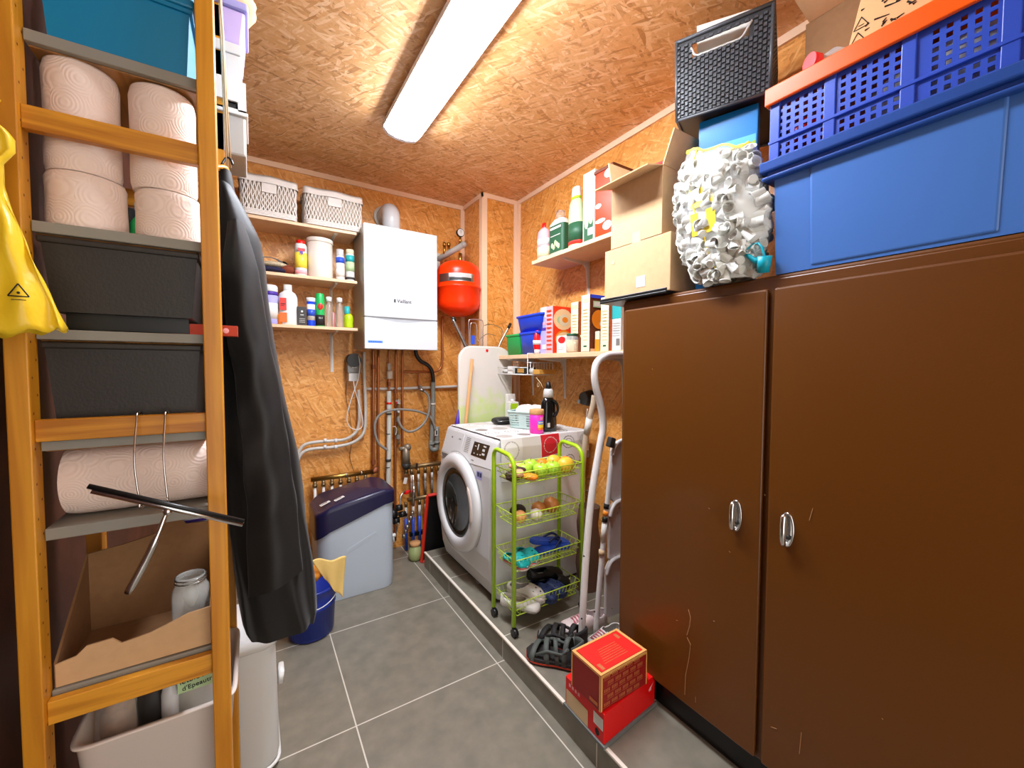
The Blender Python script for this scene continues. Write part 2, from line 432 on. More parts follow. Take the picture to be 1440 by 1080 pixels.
# --- stacked boxes showing past the post
t = thing('storage_box', 'grey white lidded box at the bottom of the stack under the ceiling', 'box', (-.14, 1.5, 1.928))
M('warm_white', '#e9e2da', .5); M('greyish', '#b5aca2', .5)
MB('greyish').box(-.2, -.004, 1.42, 1.58, 1.929, 2.04).build('body', t, bevel=.006)
MB('warm_white').box(-.206, .002, 1.414, 1.586, 2.04, 2.05).build('lid', t, bevel=.002)
t = thing('storage_box', 'white open box with dark contents in the stack of boxes', 'box', (-.14, 1.5, 2.051))
b = MB('warm_white').box(-.195, -.022, 1.58, 1.586, 2.051, 2.135).box(-.022, -.002, 1.42, 1.586, 2.051, 2.135).box(-.2, -.194, 1.42, 1.586, 2.051, 2.135).box(-.2, -.002, 1.42, 1.586, 2.051, 2.057)
b.box(-.2, -.02, 1.414, 1.42, 2.075, 2.135).build('body', t)
MB('dark_grey').box(-.19, -.025, 1.425, 1.57, 2.058, 2.074).build('interior', t, bevel=.003)  # dark slab stands in for the shade inside the open box
t = thing('storage_box', 'white cardboard box between the lilac tub and the open box', 'box', (-.14, 1.5, 2.136))
MB('white_plastic').box(-.2, -.014, 1.42, 1.58, 2.1355, 2.205).build('body', t, bevel=.002)
MB('white_plastic').box(-.204, -.011, 1.416, 1.584, 2.205, 2.234).build('lid', t, bevel=.003)
M('lilac', '#c9b4e6', .4)
t = thing('storage_tub', 'lilac lidded tub at the top of the stack beside the pine post', 'storage tub', (-.14, 1.5, 2.235))
b = MB('lilac')
b.prism([(-.2, 2.235), (-.01, 2.235), (.0, 2.33), (-.2, 2.33)], 'xz', 1.42, 1.59).build('body', t, bevel=.006)
MB('lavender').box(-.21, .008, 1.41, 1.6, 2.33, 2.352).build('lid', t, bevel=.006)
t = thing('cloth_bag', 'pale beige cloth bag lying on top of the lilac tub', 'bag', (-.14, 1.5, 2.353))
MB('beige').grid(lambda u, v: (-.1+.125*cos(2*pi*u)*sin(pi*v)**.6*(1+.08*sin(9*u*pi)), 1.5+.09*sin(2*pi*u)*sin(pi*v)**.6, 2.4-.046*cos(pi*v)*(1+.25*sin(6*pi*u))), 28, 12, True).build('sack', t)

# --- paper rolls
def roll(name, label, c, r, h, axis='z', core=.02, group=None, cat='paper roll'):
    o = thing(name, label, cat, c, group=group)
    def f(u, v):
        a = 2*pi*u; z = v*h
        q = r*(1+.012*sin(3*a+1)+.01*sin(7*v+2*a))
        if v in (0, 1): q -= .003
        p = Vector((cos(a)*q, sin(a)*q, z))
        return p
    b = MB('tissue').grid(f, 40, 14, True)
    for z in (0, h):                                      # wound end faces
        b.grid(lambda u, v, z=z: (cos(2*pi*u)*(core+(r-.003-core)*v)*(1 if v < 1 else 1+.012*sin(3*2*pi*u+1)), sin(2*pi*u)*(core+(r-.003-core)*v), z+.002*sin(v*20)), 40, 5, True)
    b.build('paper', o, w=False)
    MB('cardboard').lathe([(core, .001), (core, h-.001)]).build('core', o, w=False)
    if axis == 'x': o.rotation_euler = (0, pi/2, 0)
    return o
def tissue():
    m = M('tissue', '#f1ddd2', .85)
    n, l = m.node_tree.nodes, m.node_tree.links; b = n['Principled BSDF']
    tc = n.new('ShaderNodeTexCoord'); mp = n.new('ShaderNodeMapping'); mp.inputs['Scale'].default_value = (14, 14, 14); l.new(tc.outputs['Object'], mp.inputs[0])
    vo = n.new('ShaderNodeTexVoronoi'); vo.inputs['Scale'].default_value = 1.6; l.new(mp.outputs[0], vo.inputs['Vector'])
    s = mathn(n, l, 'SINE', mathn(n, l, 'MULTIPLY', vo.outputs['Distance'], 55.0))
    bp = n.new('ShaderNodeBump'); bp.inputs['Strength'].default_value = .22; bp.inputs['Distance'].default_value = .002
    l.new(s, bp.inputs['Height']); l.new(bp.outputs[0], b.inputs['Normal'])
tissue()
roll('kitchen_roll', 'fat white paper roll standing under the tall roll nearer the spotted post', (-.2725, 1.155, 1.593), .0585, .102, group='paper rolls on the upper grey board')
roll('kitchen_roll', 'fat white paper roll standing beside the upright orange post, lower one', (-.147, 1.155, 1.593), .055, .098, group='paper rolls on the upper grey board')
roll('kitchen_roll', 'tall paper roll standing on the roll nearer the spotted post', (-.275, 1.155, 1.697), .0545, .204, group='paper rolls on the upper grey board')
roll('kitchen_roll', 'tall paper roll with a loose sheet end on the roll beside the upright post', (-.152, 1.155, 1.693), .055, .204, group='paper rolls on the upper grey board')
roll('kitchen_roll', 'embossed white kitchen roll lying on its side behind the squeegee', (-.318, 1.176, 1.098), .070, .246, 'x')
t = thing('plastic_bottle', 'narrow green bottle between the two lower paper rolls', 'bottle', (-.205, 1.235, 1.593))
MB('green').lathe([(.017, 0), (.02, .004), (.02, .055), (.01, .072), (.01, .085)], (-.205, 1.235, 1.593)).build('body', t)
MB('white_plastic').lathe([(.012, .085), (.012, .1)], (-.205, 1.235, 1.593)).build('cap', t)
t = thing('black_case', 'black case behind the lower paper roll nearer the spotted post', 'case', (-.29, 1.32, 1.593))
MB('black_plastic').box(-.328, -.22, 1.26, 1.4, 1.593, 1.69).build('case', t, bevel=.005)

# --- dark drawers
M('drawer_dark', '#2b2622', .45, bump=.1, bscale=200)
for z0, z1, lab in ((1.4, 1.568, 'dark plastic drawer bin on the higher of the two bin boards'), (1.193, 1.374, 'dark plastic drawer bin resting behind the squeegee rung')):
    t = thing('drawer_bin', lab, 'storage bin', (-.21, 1.28, z0))
    b = MB('drawer_dark')
    def ring(z, k): return [(-.323+k, 1.098+k*.5, z), (-.096-k, 1.098+k*.5, z), (-.096-k, 1.418-k*.5, z), (-.323+k, 1.418-k*.5, z)]
    o = ring(z0+(.032 if z0 > 1.3 else .016), .012)+ring(z1, 0)
    b.add(o, [(0, 1, 5, 4), (1, 2, 6, 5), (2, 3, 7, 6), (3, 0, 4, 7), (0, 3, 2, 1)])
    b.build('body', t, solid=.003)
    MB('drawer_dark').box(-.328, -.091, 1.093, 1.42, z1-.012, z1).build('rim', t, bevel=.003)
    MB('black_plastic').box(-.30, -.115, 1.12, 1.40, z0, z0+.034 if z0 > 1.3 else z0+.017).build('foot', t)  # black block stands in for the shaded gap below the bin

# --- small red box on a board, jutting out
t = thing('match_box', 'small red carton jutting out past the post above the lower bin', 'carton', (-.08, 1.14, 1.398))
b = MB('orange_red').box(-.15, -.028, 1.13, 1.165, 1.3985, 1.422)
M('brick_red', '#b8391c', .6)
b = MB('brick_red').box(-.15, -.028, 1.13, 1.165, 1.3985, 1.422); b.use('pale_pink').lathe([(0, 0), (.006, 0), (.006, .0006), (0, .0006)], X=Matrix.Translation((-.05, 1.1296, 1.41)) @ Euler((pi/2, 0, 0)).to_matrix().to_4x4(), n=12)
b.build('carton', t, bevel=.001)

# --- cardboard tray, jar, plastic pack
t = thing('cardboard_tray', 'open cut-down cardboard tray below the lying kitchen roll', 'cardboard box', (-.2, 1.25, .717))
front = [(-.328, .7175), (-.09, .7175), (-.09, .800), (-.128, .797), (-.165, .784), (-.19, .776), (-.235, .771), (-.248, .785), (-.285, .783), (-.3, .768), (-.328, .762)]
MB('cardboard').prism(front, 'xz', 1.098, 1.102).build('front_wall', t)
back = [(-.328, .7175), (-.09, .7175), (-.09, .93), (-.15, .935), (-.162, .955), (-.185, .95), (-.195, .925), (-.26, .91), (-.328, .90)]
MB('cardboard_shaded').prism(back, 'xz', 1.29, 1.294).build('back_wall', t)
for x in (-.33, -.092): MB('cardboard_shaded').prism([(1.1, .7175), (1.29, .7175), (1.29, .9), (1.24, .86), (1.1, .765 if x < -.2 else .79)], 'yz', x, x+.004).build('side_wall', t)
MB('cardboard_shaded').box(-.327, -.092, 1.1, 1.29, .7172, .721).build('bottom', t)
t = thing('glass_jar', 'empty clear glass jar with a wire rim standing in the cardboard tray', 'jar', (-.13, 1.17, .721))
MB('jar_glass').lathe([(.001, .002), (.03, .002), (.034, .01), (.036, .08), (.034, .1), (.027, .114), (.027, .13), (.0255, .13), (.0255, .114), (.032, .1), (.034, .08), (.032, .012), (.001, .008)], (-.13, 1.17, .722)).build('jar_body', t)
MB('steel').tube([(-.13+.029*cos(a), 1.17+.029*sin(a), .722+.118) for a in [i*pi/12 for i in range(24)]], .0014, 6, True).tube([(-.13+.029*cos(a), 1.17+.029*sin(a), .722+.126) for a in [i*pi/12 for i in range(24)]], .0014, 6, True).build('wire_rim', t)
M('film', '#d7dbe2', .2, bump=.6, bscale=40)
t = thing('plastic_pack', 'crinkled clear plastic pack with purple print behind the squeegee handle', 'plastic pack', (-.13, 1.3, .722))
MB('film').grid(lambda u, v: (-.14+.045*cos(2*pi*u)+.006*sin(11*u+9*v), 1.355+.035*sin(2*pi*u)+.005*sin(14*v), .722+.268*v), 24, 16, True).build('film', t)
b = MB('purple')
for k in range(4): b.box(-.175, -.11, 1.312, 1.313, .915+k*.014, .921+k*.014)
b.build('print', t)

# --- white tub with bread, jar lids, flour bag
t = thing('white_tub', 'white open tub on the bottom board full of food packets', 'tub', (-.19, 1.25, .381))
M('tub_white', '#f0e3da', .4)
b = MB('tub_white')
def tubring(z, k, n=40):
    o = []
    for i in range(n):
        a = 2*pi*i/n; c, s_ = cos(a), sin(a); e = .2
        o.append((-.185+(.12+k)*abs(c)**e*(1 if c > 0 else -1), 1.26+(.132+k)*abs(s_)**e*(1 if s_ > 0 else -1), z))
    return o
V = tubring(.382, -.012)+tubring(.388, 0)+tubring(.565, .014)+tubring(.568, .02)+tubring(.572, .02)+tubring(.572, .010)+tubring(.392, -.004)
fs = [(r*40+i, r*40+(i+1) % 40, (r+1)*40+(i+1) % 40, (r+1)*40+i) for r in range(6) for i in range(40)]
b.add(V, fs+[tuple(range(40))[::-1], tuple(range(240, 280))], True); b.build('tub_body', t)
t = thing('bread_bag', 'brown crusty bread in a clear bag inside the white tub', 'bread', (-.25, 1.18, .4))
M('crust', '#9a6a38', .7, bump=.5, bscale=60, var=.35)
MB('crust').ball((-.262, 1.21, .545), (.036, .05, .075)).build('loaf', t)
M('thin_film', '#e9e6e0', .15, alpha=.3, bump=.8, bscale=50)
MB('thin_film').grid(lambda u, v: (-.262+(.046+.006*sin(15*u))*cos(2*pi*u)*(1-.3*v), 1.21+.06*sin(2*pi*u)*(1-.3*v), .44+.2*v), 26, 10, True).build('film', t)
t = thing('jar', 'dark lidded jar between the bread and the flour bag in the tub', 'jar', (-.185, 1.18, .42))
MB('dark_grey').lathe([(.03, 0), (.033, .01), (.033, .16), (.03, .18), (.03, .2), (.001, .2)], (-.205, 1.20, .42)).build('jar_body', t)
MB('chocolate').lathe([(.0345, 0), (.0345, .016), (.001, .017)], (-.205, 1.20, .605)).build('lid', t)
t = thing('plastic_bottle', 'small translucent bottle beside the flour bag in the tub', 'bottle', (-.15, 1.14, .45))
M('milky', '#d8d6d6', .25, alpha=.8)
MB('milky').lathe([(.014, 0), (.016, .01), (.016, .12), (.01, .145), (.001, .148)], (-.172, 1.165, .475)).build('bottle', t)
t = thing('flour_bag', 'plastic flour bag with a green band and black lettering in the tub', 'flour bag', (-.115, 1.17, .42))
M('flour_film', '#a9a69c', .35, bump=.3, bscale=60)
MB('flour_film').grid(lambda u, v: (-.124+.036*cos(2*pi*u)+.003*sin(9*v), 1.176+.024*sin(2*pi*u), .42+.235*v), 24, 10, True).build('bag', t)
MB('pale_green').box(-.157, -.091, 1.1505, 1.153, .592, .653).build('band', t)
text(t, 'letbloem', (-.124, 1.1495, .620), (1, 0, .1), (-.1, 0, 1), .0165, 'ink')
text(t, "d'Epeautre", (-.118, 1.1495, .604), (1, 0, .1), (-.1, 0, 1), .0145, 'ink')

# --- yellow rain bag hanging at the near post
t = thing('rain_bag', 'crumpled yellow plastic bag hanging on the near pine post', 'bag', (-.34, .98, 1.7))
M('yellow_film', '#eec82a', .32, bump=.6, bscale=22)
def yb(u, v):
    z = 1.712-.322*v
    xr = lerpt([(0, -.334), (.05, -.316), (.14, -.314), (.2, -.327), (.3, -.329), (.37, -.324), (.5, -.312), (.65, -.299), (.8, -.284), (.92, -.272), (1, -.264)], v)
    zz = z - .0*(u) 
    a = 2*pi*u; xl = -.44
    cx, hw = (xr+xl)/2, (xr-xl)/2
    x = cx+hw*cos(a)*(1 if cos(a) > 0 else 1)
    y = .985+(.016+.012*v)*sin(a)+.006*sin(8*a+6*v)+.004*sin(25*v+5*a)
    bottom = -.028*(1-(x-xl)/(xr-xl))*v
    return (x, y, z+bottom+.004*sin(12*a)*v)
MB('yellow_film').grid(yb, 60, 30, True).build('film', t, solid=.001)
MB('yellow_film').tube([(-.345, .985, 1.70), (-.352, 1.02, 1.76), (-.352, 1.058, 1.775)], .003, 6).build('strap', t)
b = MB('ink'); c = PY(30, 412, .965)
for k in range(3):
    a0, a1 = pi/2+k*2*pi/3, pi/2+(k+1)*2*pi/3
    b.tube([(c.x+.013*cos(a0), .955, c.z+.013*sin(a0)), (c.x+.013*cos(a1), .955, c.z+.013*sin(a1))], .0009, 4)
b.ball((c.x, .955, c.z-.001), .002, 8, 5)
b.box(c.x-.008, c.x+.008, .9548, .9552, c.z-.0125, c.z-.0115)
b.build('warning_print', t)

# --- squeegee hanging by two wire hooks from the rung
t = thing('squeegee', 'chrome shower squeegee with a black blade hanging from a shelf rung', 'squeegee', (-.13, 1.02, 1.06))
A_, B_ = PY(125, 686, .99), PY(343, 735, .99); mid = PY(236, 716, .99)
d = (B_-A_).normalized()
MB('chrome').tube([A_+d*.004+Vector((0, 0, -.004)), B_+d*-.002+Vector((0, 0, -.004))], .0052, 10).build('channel', t)
b = MB('black_plastic'); q = Vector((0, 0, 1))
b.tube([A_+Vector((0, -.004, .004)), B_+Vector((0, -.004, .004))], .0058, 6, flat=.8); b.build('blade', t)
hp = [mid, mid+Vector((-.004, 0, -.012)), PY(222, 752, .98), PY(204, 790, .98), PY(180, 834, .98)]
MB('chrome').tube(smooth_path(hp, 4), [.0035]*5+[.0042]*4+[.0062]*4+[.0066]*3+[.0058], 10).ball(mid+Vector((0, 0, -.004)), .008).build('handle', t)
t2 = thing('wire_hook', 'bent chrome wire hanger looped over the rung and carrying the squeegee', 'hook', (-.15, 1.04, 1.24))
b = MB('chrome')
for u in (192, 232):
    a = PY(u, 584, 1.055); e = PY(u+4, 708, 1.0)
    b.tube(smooth_path([(a.x, 1.094, a.z-.014), (a.x, 1.092, 1.2365), (a.x, 1.068, 1.2375), (a.x, 1.056, 1.23), (a.x+.001, 1.02, 1.15), (e.x, 1.004, e.z)], 4), .0018, 8)
a = PY(196, 708, 1.0); e = PY(236, 708, 1.0)
b.tube(smooth_path([a, a+Vector((.002, -.003, -.008)), (a+e)/2+Vector((0, -.006, .006)), e+Vector((0, -.002, -.004)), e], 4), .0018, 8)
b.build('wire', t2)

# ------------------------------------------------------------------ black coat
t = thing('coat', 'long black coat with a sleeve hanging on the end of the pine shelving', 'coat', (.0, 1.36, 1.86))
XRT = [(.585, .143), (.60, .150), (.70, .142), (.82, .133), (.95, .122), (1.1, .102), (1.2, .086), (1.3, .068), (1.4, .052), (1.5, .042), (1.6, .037), (1.683, .024), (1.76, -.012), (1.824, -.045), (1.85, -.058)]
XLT = [(.585, -.02), (.62, -.034), (.69, -.045), (.8, -.06), (1.0, -.072), (1.5, -.075), (1.85, -.072)]
def coatf(u, v):
    z = .588+(1.845-.588)*v
    xr, xl = lerpt(XRT, z), lerpt(XLT, z)
    a = 2*pi*u
    cx, hw = (xr+xl)/2, max(.004, (xr-xl)/2)
    hy = .035+.075*(1-v)**.5 if v < .97 else .02
    fold = 1+.10*(1-v)**.4*sin(5*a+2.2+v*1.5)+.05*(1-v)*sin(9*a+4*v)
    e_ = 1-.45*(1-v)
    x = cx+hw*abs(cos(a))**e_*(1 if cos(a) > 0 else -1); y = 1.36+hy*abs(sin(a))**e_*(1 if sin(a) > 0 else -1)*fold
    x += .004*sin(22*v+3*a)*(1-v)
    if v == 0: z += .006*sin(4*a)
    return (x, y, z)
b = MB('leatherette').grid(coatf, 72, 60, True)
b.add([coatf(i/72, 0) for i in range(72)], [tuple(range(72))])
b.build('coat_body', t)
# sleeve hanging in front
def slf(u, v):
    z = 1.70-(1.70-.748)*v
    cx = lerpt([(0, -.03), (.25, -.014), (.5, .016), (.75, .035), (1, .042)], v)
    hw = lerpt([(0, .018), (.12, .040), (.3, .046), (.6, .052), (.85, .060), (1, .064)], v)
    a = 2*pi*u
    zt = z + (.02 if v > .9 else 0)*cos(a)*(v-.9)*10
    cr = .004*sin(34*v+2*a)*(1 if .3 < v < .8 else .4)
    return (cx+hw*cos(a)+cr*.5, 1.245-.0+ .028*sin(a)*(1+.3*sin(3*a))+cr+(.04*(1-v)**2), zt)
b = MB('leatherette').grid(slf, 40, 48, True)
b.add([slf(i/40, 1) for i in range(40)], [tuple(range(40))[::-1]]); b.add([slf(i/40, 0) for i in range(40)], [tuple(range(40))])
b.build('sleeve', t)
# collar with hanger and cords
MB('leatherette').grid(lambda u, v: (-.052+.022*cos(2*pi*u)*(1-.4*v), 1.36+.03*sin(2*pi*u), 1.79+.06*v), 24, 4, True).build('collar', t)
t2 = thing('coat_hanger', 'wooden coat hanger with thin straps holding the black coat', 'hanger', (-.05, 1.36, 1.86))
MB('pine_rung').tube(smooth_path([(-.075, 1.30, 1.835), (-.058, 1.34, 1.856), (-.05, 1.36, 1.86), (-.045, 1.39, 1.852), (-.05, 1.43, 1.835)], 4), .006, 8).build('shoulder_bar', t2)
b = MB('beige')
b.tube([(-.05, 1.36, 1.862), (-.058, 1.3, 2.45)], .0018, 6).tube([(-.046, 1.365, 1.862), (-.05, 1.32, 2.2), (-.064, 1.24, 2.5)], .0022, 6).tube([(-.04, 1.37, 1.87), (-.053, 1.3, 2.35)], .0018, 6)
b.build('strap', t2)
MB('black_plastic').tube(smooth_path([(-.06, 1.35, 1.865), (-.05, 1.36, 1.89), (-.04, 1.36, 1.888), (-.036, 1.36, 1.875)], 4), .003, 8).build('hook', t2)

# ------------------------------------------------------------------ white bin, bucket, softener
t = thing('waste_bin', 'big white plastic bin on the floor under the black coat', 'bin', (-.1, 1.65, 0))
def rr(cx, cy, hx, hy, r, z, n=8):
    o = []
    for (sx, sy, a0) in ((1, 1, 0), (-1, 1, 90), (-1, -1, 180), (1, -1, 270)):
        for k in range(n+1):
            a = radians(a0+90*k/n); o.append((cx+sx*(hx-r)+r*cos(a), cy+sy*(hy-r)+r*sin(a), z))
    return o
def rloft(b, specs, n=8, cap0=True, cap1=True, smooth=True):
    k = 4*(n+1); V = []
    for s_ in specs: V += rr(*s_, n=n)
    fs = [(r*k+i, r*k+(i+1) % k, (r+1)*k+(i+1) % k, (r+1)*k+i) for r in range(len(specs)-1) for i in range(k)]
    if cap0: fs.append(tuple(range(k))[::-1])
    if cap1: fs.append(tuple(range((len(specs)-1)*k, len(specs)*k)))
    b.add(V, fs, smooth); return b
M('bin_white', '#d8d8d6', .35)
cx, cy = -.13, 1.64
rloft(MB('bin_white'), [(cx, cy, .15, .11, .05, 0), (cx, cy, .175, .135, .05, .012), (cx, cy, .182, .142, .05, .05), (cx, cy, .176, .136, .045, .42)], cap1=False).build('bin_body', t)
MB('white_plastic').tube(rr(cx, cy, .181, .141, .05, .02), .0055, 8, True).build('bottom_rim', t)
rloft(MB('bin_white'), [(cx, cy, .182, .142, .05, .42), (cx, cy, .186, .146, .05, .425), (cx, cy, .186, .146, .05, .445), (cx, cy, .17, .13, .05, .458)]).build('lid', t)
rloft(MB('white_plastic'), [(.06, 1.6, .008, .03, .007, .24), (.064, 1.6, .008, .03, .007, .28)]).build('handle', t)

t = thing('bucket', 'dark blue plastic bucket on the floor behind the black coat', 'bucket', (.222, 2.22, 0))
M('bucket_blue', '#1b2f8c', .35)
MB('bucket_blue').lathe([(.001, .004), (.094, .002), (.1, .008), (.107, .08), (.112, .15), (.115, .152), (.115, .158), (.113, .16), (.12, .235), (.127, .24), (.127, .25), (.118, .25), (.104, .02), (.001, .012)], (.222, 2.22, 0), 40).build('bucket_body', t)
MB('white_plastic').tube([(.222+.13*cos(a), 2.22+.13*sin(a), .245-.07*sin(a-pi)) for a in [pi+i*pi/20 for i in range(21)]], .0022, 6).build('handle', t)
t = thing('duster_cloth', 'pale yellow cloth hanging over the rim of the blue bucket', 'cloth', (.3, 2.2, .25))
M('yellow_cloth', '#ecc878', .9, bump=.3, bscale=80); M('orange_cloth', '#d98a2c', .9, bump=.3, bscale=80)
def cl(u, v):
    a = radians(-125+135*u); r = .132+.01*sin(5*u*pi)+.015*max(0, v-.3)
    if v < .3:
        q = v/.3; return (.222+(.06+.075*q)*cos(a), 2.22+(.06+.075*q)*sin(a), .300-.03*q+.012*sin(q*pi)+.006*sin(7*u))
    q = (v-.3)/.7; dr = lerpt([(0, .04), (.3, .05), (.55, .08), (.72, .19), (.85, .235), (1, .12)], u)
    return (.222+r*cos(a)+.004*sin(12*u), 2.22+r*sin(a), .272-q*dr*.85)
def sheet(u, v):
    T0, T1, S0, S1 = PY(438, 789, 2.10), PY(487, 783, 2.14), PY(458, 818, 2.10), PY(482, 842, 2.14)
    p = T0.lerp(T1, u).lerp(S0.lerp(S1, u), v)
    return p+Vector((0, .008*sin(7*u+2*v)+.02*v*(1-u), .006*sin(9*u)))
MB('yellow_cloth').grid(sheet, 24, 16).build('cloth', t, solid=.003)
t = thing('sponge_cloth', 'crumpled orange cloth in the mouth of the blue bucket', 'cloth', (.25, 2.2, .26))
MB('orange_cloth').grid(lambda u, v: (.222+.058*cos(2*pi*u)*sin(pi*v)*(1+.3*sin(3*u*2*pi)), 2.165+.05*sin(2*pi*u)*sin(pi*v), .322-.03*cos(pi*v)*(1+.4*sin(5*u*2*pi))), 24, 10, True).build('cloth', t)

t = thing('water_softener', 'pale blue-grey water softener cabinet with a dark blue curved lid', 'water softener', (.49, 2.6, 0))
M('softener_body', '#b4bec8', .4); M('softener_lid', '#1c1a3c', .3)
SX0, SX1 = .282, .712
LB = [(.272, .36), (.33, .408), (.40, .452), (.5, .488), (.6, .508), (.712, .512)]      # seam under the lid
def LBf(x): return .517-.150*max(0, (.69-x)/.41)**2
def TPf(x): return .600-.86*(x-.60)**2
def body(u, v):
    # outline around in plan, v up to the seam
    k = 4*9; P = rr((SX0+SX1)/2, 2.60, (SX1-SX0)/2, .165, .07, 0, n=8)
    P = [q for q in P]; i = int(round(u*len(P))) % len(P); p = P[i]
    z = LBf(p[0])*v
    ins = .02*(1-min(1, v*7))**2
    return (p[0]+(.49-p[0])*ins, p[1]+(2.6-p[1])*ins, z+.002)
MB('softener_body').grid(body, 36, 16, True).build('cabinet', t)
TOPZ = [(.262, .500), (.30, .52), (.38, .552), (.48, .585), (.58, .598), (.66, .596), (.70, .585), (.722, .55)]
def lid(u, v):
    P = rr(.497, 2.60, .225, .173, .07, 0, n=8); i = int(round(u*len(P))) % len(P); p = P[i]
    zl = LBf(p[0])-.004; zt = TPf(p[0])
    if v <= .7:
        q = v/.7; return (p[0], p[1], zl+(zt-.012-zl)*q)
    q = (v-.7)/.3; k = 1-.06*q-.05*q*q
    return (.492+(p[0]-.492)*k, 2.6+(p[1]-2.6)*k, zt-.012+.016*sin(q*pi/2))
b = MB('softener_lid').grid(lid, 36, 10, True)
def lidtop(u, v):
    P = rr(.497, 2.60, .225, .173, .07, 0, n=8); i = int(round(u*len(P))) % len(P); p = P[i]
    k = .89*(1-v); x = .492+(p[0]-.492)*k
    return (x, 2.6+(p[1]-2.6)*k, TPf(.492+(p[0]-.492)*(.89*(1-v)+.11*(1-v)))+.004)
b.grid(lidtop, 36, 8, True); b.build('lid', t)
b = MB('softener_lid')
MB('softener_body').prism([(.43, .262), (.60, .335), (.60, .352), (.59, .356), (.43, .284)], 'xz', 2.4335, 2.436).build('grip_recess', t)
b = MB('paper')
for (u, v) in ((457, 708), (477, 701)):
    c = PZ(u, v, TPf(.33 if u < 470 else .39)+.006)
    X = Matrix.Translation(c) @ Euler((0, -radians(17), radians(10))).to_matrix().to_4x4()
    b.box(-.028, .028, -.014, .014, -.0006, .0006, X)
    b.use('ink')
    for k in range(5): b.box(-.022+k*.0075, -.018+k*.0075, -.002, .009, .0007, .0009, X)
    b.use('paper')
b.build('sticker', t)

# ================================================================== back wall shelves
def bracket(parent, x, y, zt, dy, dz, axis='y', s=-1):
    """white pressed steel bracket: wall strip, arm and gusset; arm runs from the wall"""
    b = MB('white_plastic')
    if axis == 'y':
        b.box(x-.009, x+.009, y-.004, y, zt-dz, zt).box(x-.009, x+.009, y-dy, y, zt-.004, zt)
        b.prism([(y-.004, zt-dz+.01), (y-.004, zt-.004), (y-dy+.01, zt-.004), (y-dy+.01, zt-.010), (y-.045, zt-.022), (y-.024, zt-.045)], 'yz', x-.003, x+.003)
    else:
        b.box(x-.004, x, y-.009, y+.009, zt-dz, zt).box(x-dy, x, y-.009, y+.009, zt-.004, zt)
        b.prism([(x-.004, zt-dz+.01), (x-.004, zt-.004), (x-dy+.01, zt-.004), (x-dy+.01, zt-.010), (x-.045, zt-.022), (x-.024, zt-.045)], 'xz', y-.003, y+.003)
    return b.build('bracket', parent, bevel=.001)
for zt, lab in ((1.572, 'lowest pale wood shelf beside the boiler, holding bottles and a spray can'), (1.866, 'middle pale wood shelf beside the boiler, holding a white canister'), (2.167, 'top pale wood shelf beside the boiler, holding two wicker baskets')):
    t = thing('wall_shelf', lab, 'shelf', (.1, 2.82, zt), group='wall shelves beside the boiler')
    MB('shelf_wood').box(XL+.005, .562, 2.70, YB, zt-.018, zt).build('board', t, bevel=.002)
    for x in (-.2, .446): bracket(t, x, YB, zt-.018, .22, .26)

# wicker baskets
M('wicker', '#e6ddd4', .55); M('liner', '#e3dbd2', .9, bump=.3, bscale=60); M('wicker_dark', '#bfae9a', .8)
def wicker(x0, x1, z0, z1, lab):
    yc = 2.79; t = thing('wicker_basket', lab, 'basket', ((x0+x1)/2, yc, z0), group='baskets on the top shelf')
    y0, y1 = 2.695, 2.92; h = z1-z0; cx = (x0+x1)/2; cyy = (y0+y1)/2
    rloft(MB('wicker_dark'), [(cx, cyy, (x1-x0)/2-.016, (y1-y0)/2-.012, .03, z0+.001), (cx, cyy, (x1-x0)/2-.012, (y1-y0)/2-.008, .03, z1-.03)]).build('inner_wall', t)
    b = MB('wicker')
    nst = 34
    P = rr(cx, cyy, (x1-x0)/2-.004, (y1-y0)/2-.004, .03, 0, n=6)
    # resample the outline evenly
    L = [Vector(p) for p in P]+[Vector(P[0])]; D = [0]
    for a, c in zip(L, L[1:]): D.append(D[-1]+(c-a).length)
    def at(s):
        s %= D[-1]
        for i in range(len(L)-1):
            if D[i+1] >= s: k = (s-D[i])/max(1e-9, D[i+1]-D[i]); return L[i].lerp(L[i+1], k)
        return L[0]
    tot = D[-1]; N = int(tot/.0098)
    for i in range(N):
        pts = []
        p0 = at(i*tot/N)
        infront = p0.y < y0+.01 and abs(p0.x-cx) < .036
        zt = z1-.09 if infront else z1-.036
        for j in range(15):
            z = z0+.03+(zt-z0-.03)*j/14
            s = i*tot/N+.0030*sin(j*1.35+(pi if i % 2 else 0)); p = at(s); q = Vector((cx, cyy, 0)); out = (p-q).normalized()*.002*cos(j*1.05)
            pts.append((p.x+out.x, p.y+out.y, z))
        b.tube(pts, .0032, 5, caps=False)
    for zz in (z0+.006, z0+.014, z0+.022, z0+.03): b.tube([(p.x, p.y, zz) for p in [at(k*tot/60) for k in range(60)]], .0044, 6, True)
    b.build('weave', t)
    b = MB('liner')
    def lf(u, v):
        p = at(u*tot); q = Vector((cx, cyy, 0)); out = (p-q).normalized()
        r = .006+.003*sin(40*u)+.004*v
        return (p.x+out.x*r*(1 if v > .1 else .2), p.y+out.y*r, z1-.012-.030*v+.002*sin(30*u)+(.014*sin(pi*min(1, v*4)) if v < .25 else 0))
    b.grid(lf, 90, 8, True)
    b.grid(lambda u, v: (lambda p: (cx+(p.x-cx)*(1-.1*v), cyy+(p.y-cyy)*(1-.1*v), z1-.012-.05*v))(at(u*tot)), 60, 3, True)
    b.box(cx-.036, cx+.036, y0-.0008, y0+.004, z1-.088, z1-.036)
    b.build('cloth_liner', t)
    b = MB('wicker'); b.box(cx-.036, cx+.036, y0-.004, y0+.002, z1-.092, z1-.086); b.build('handle_edge', t)
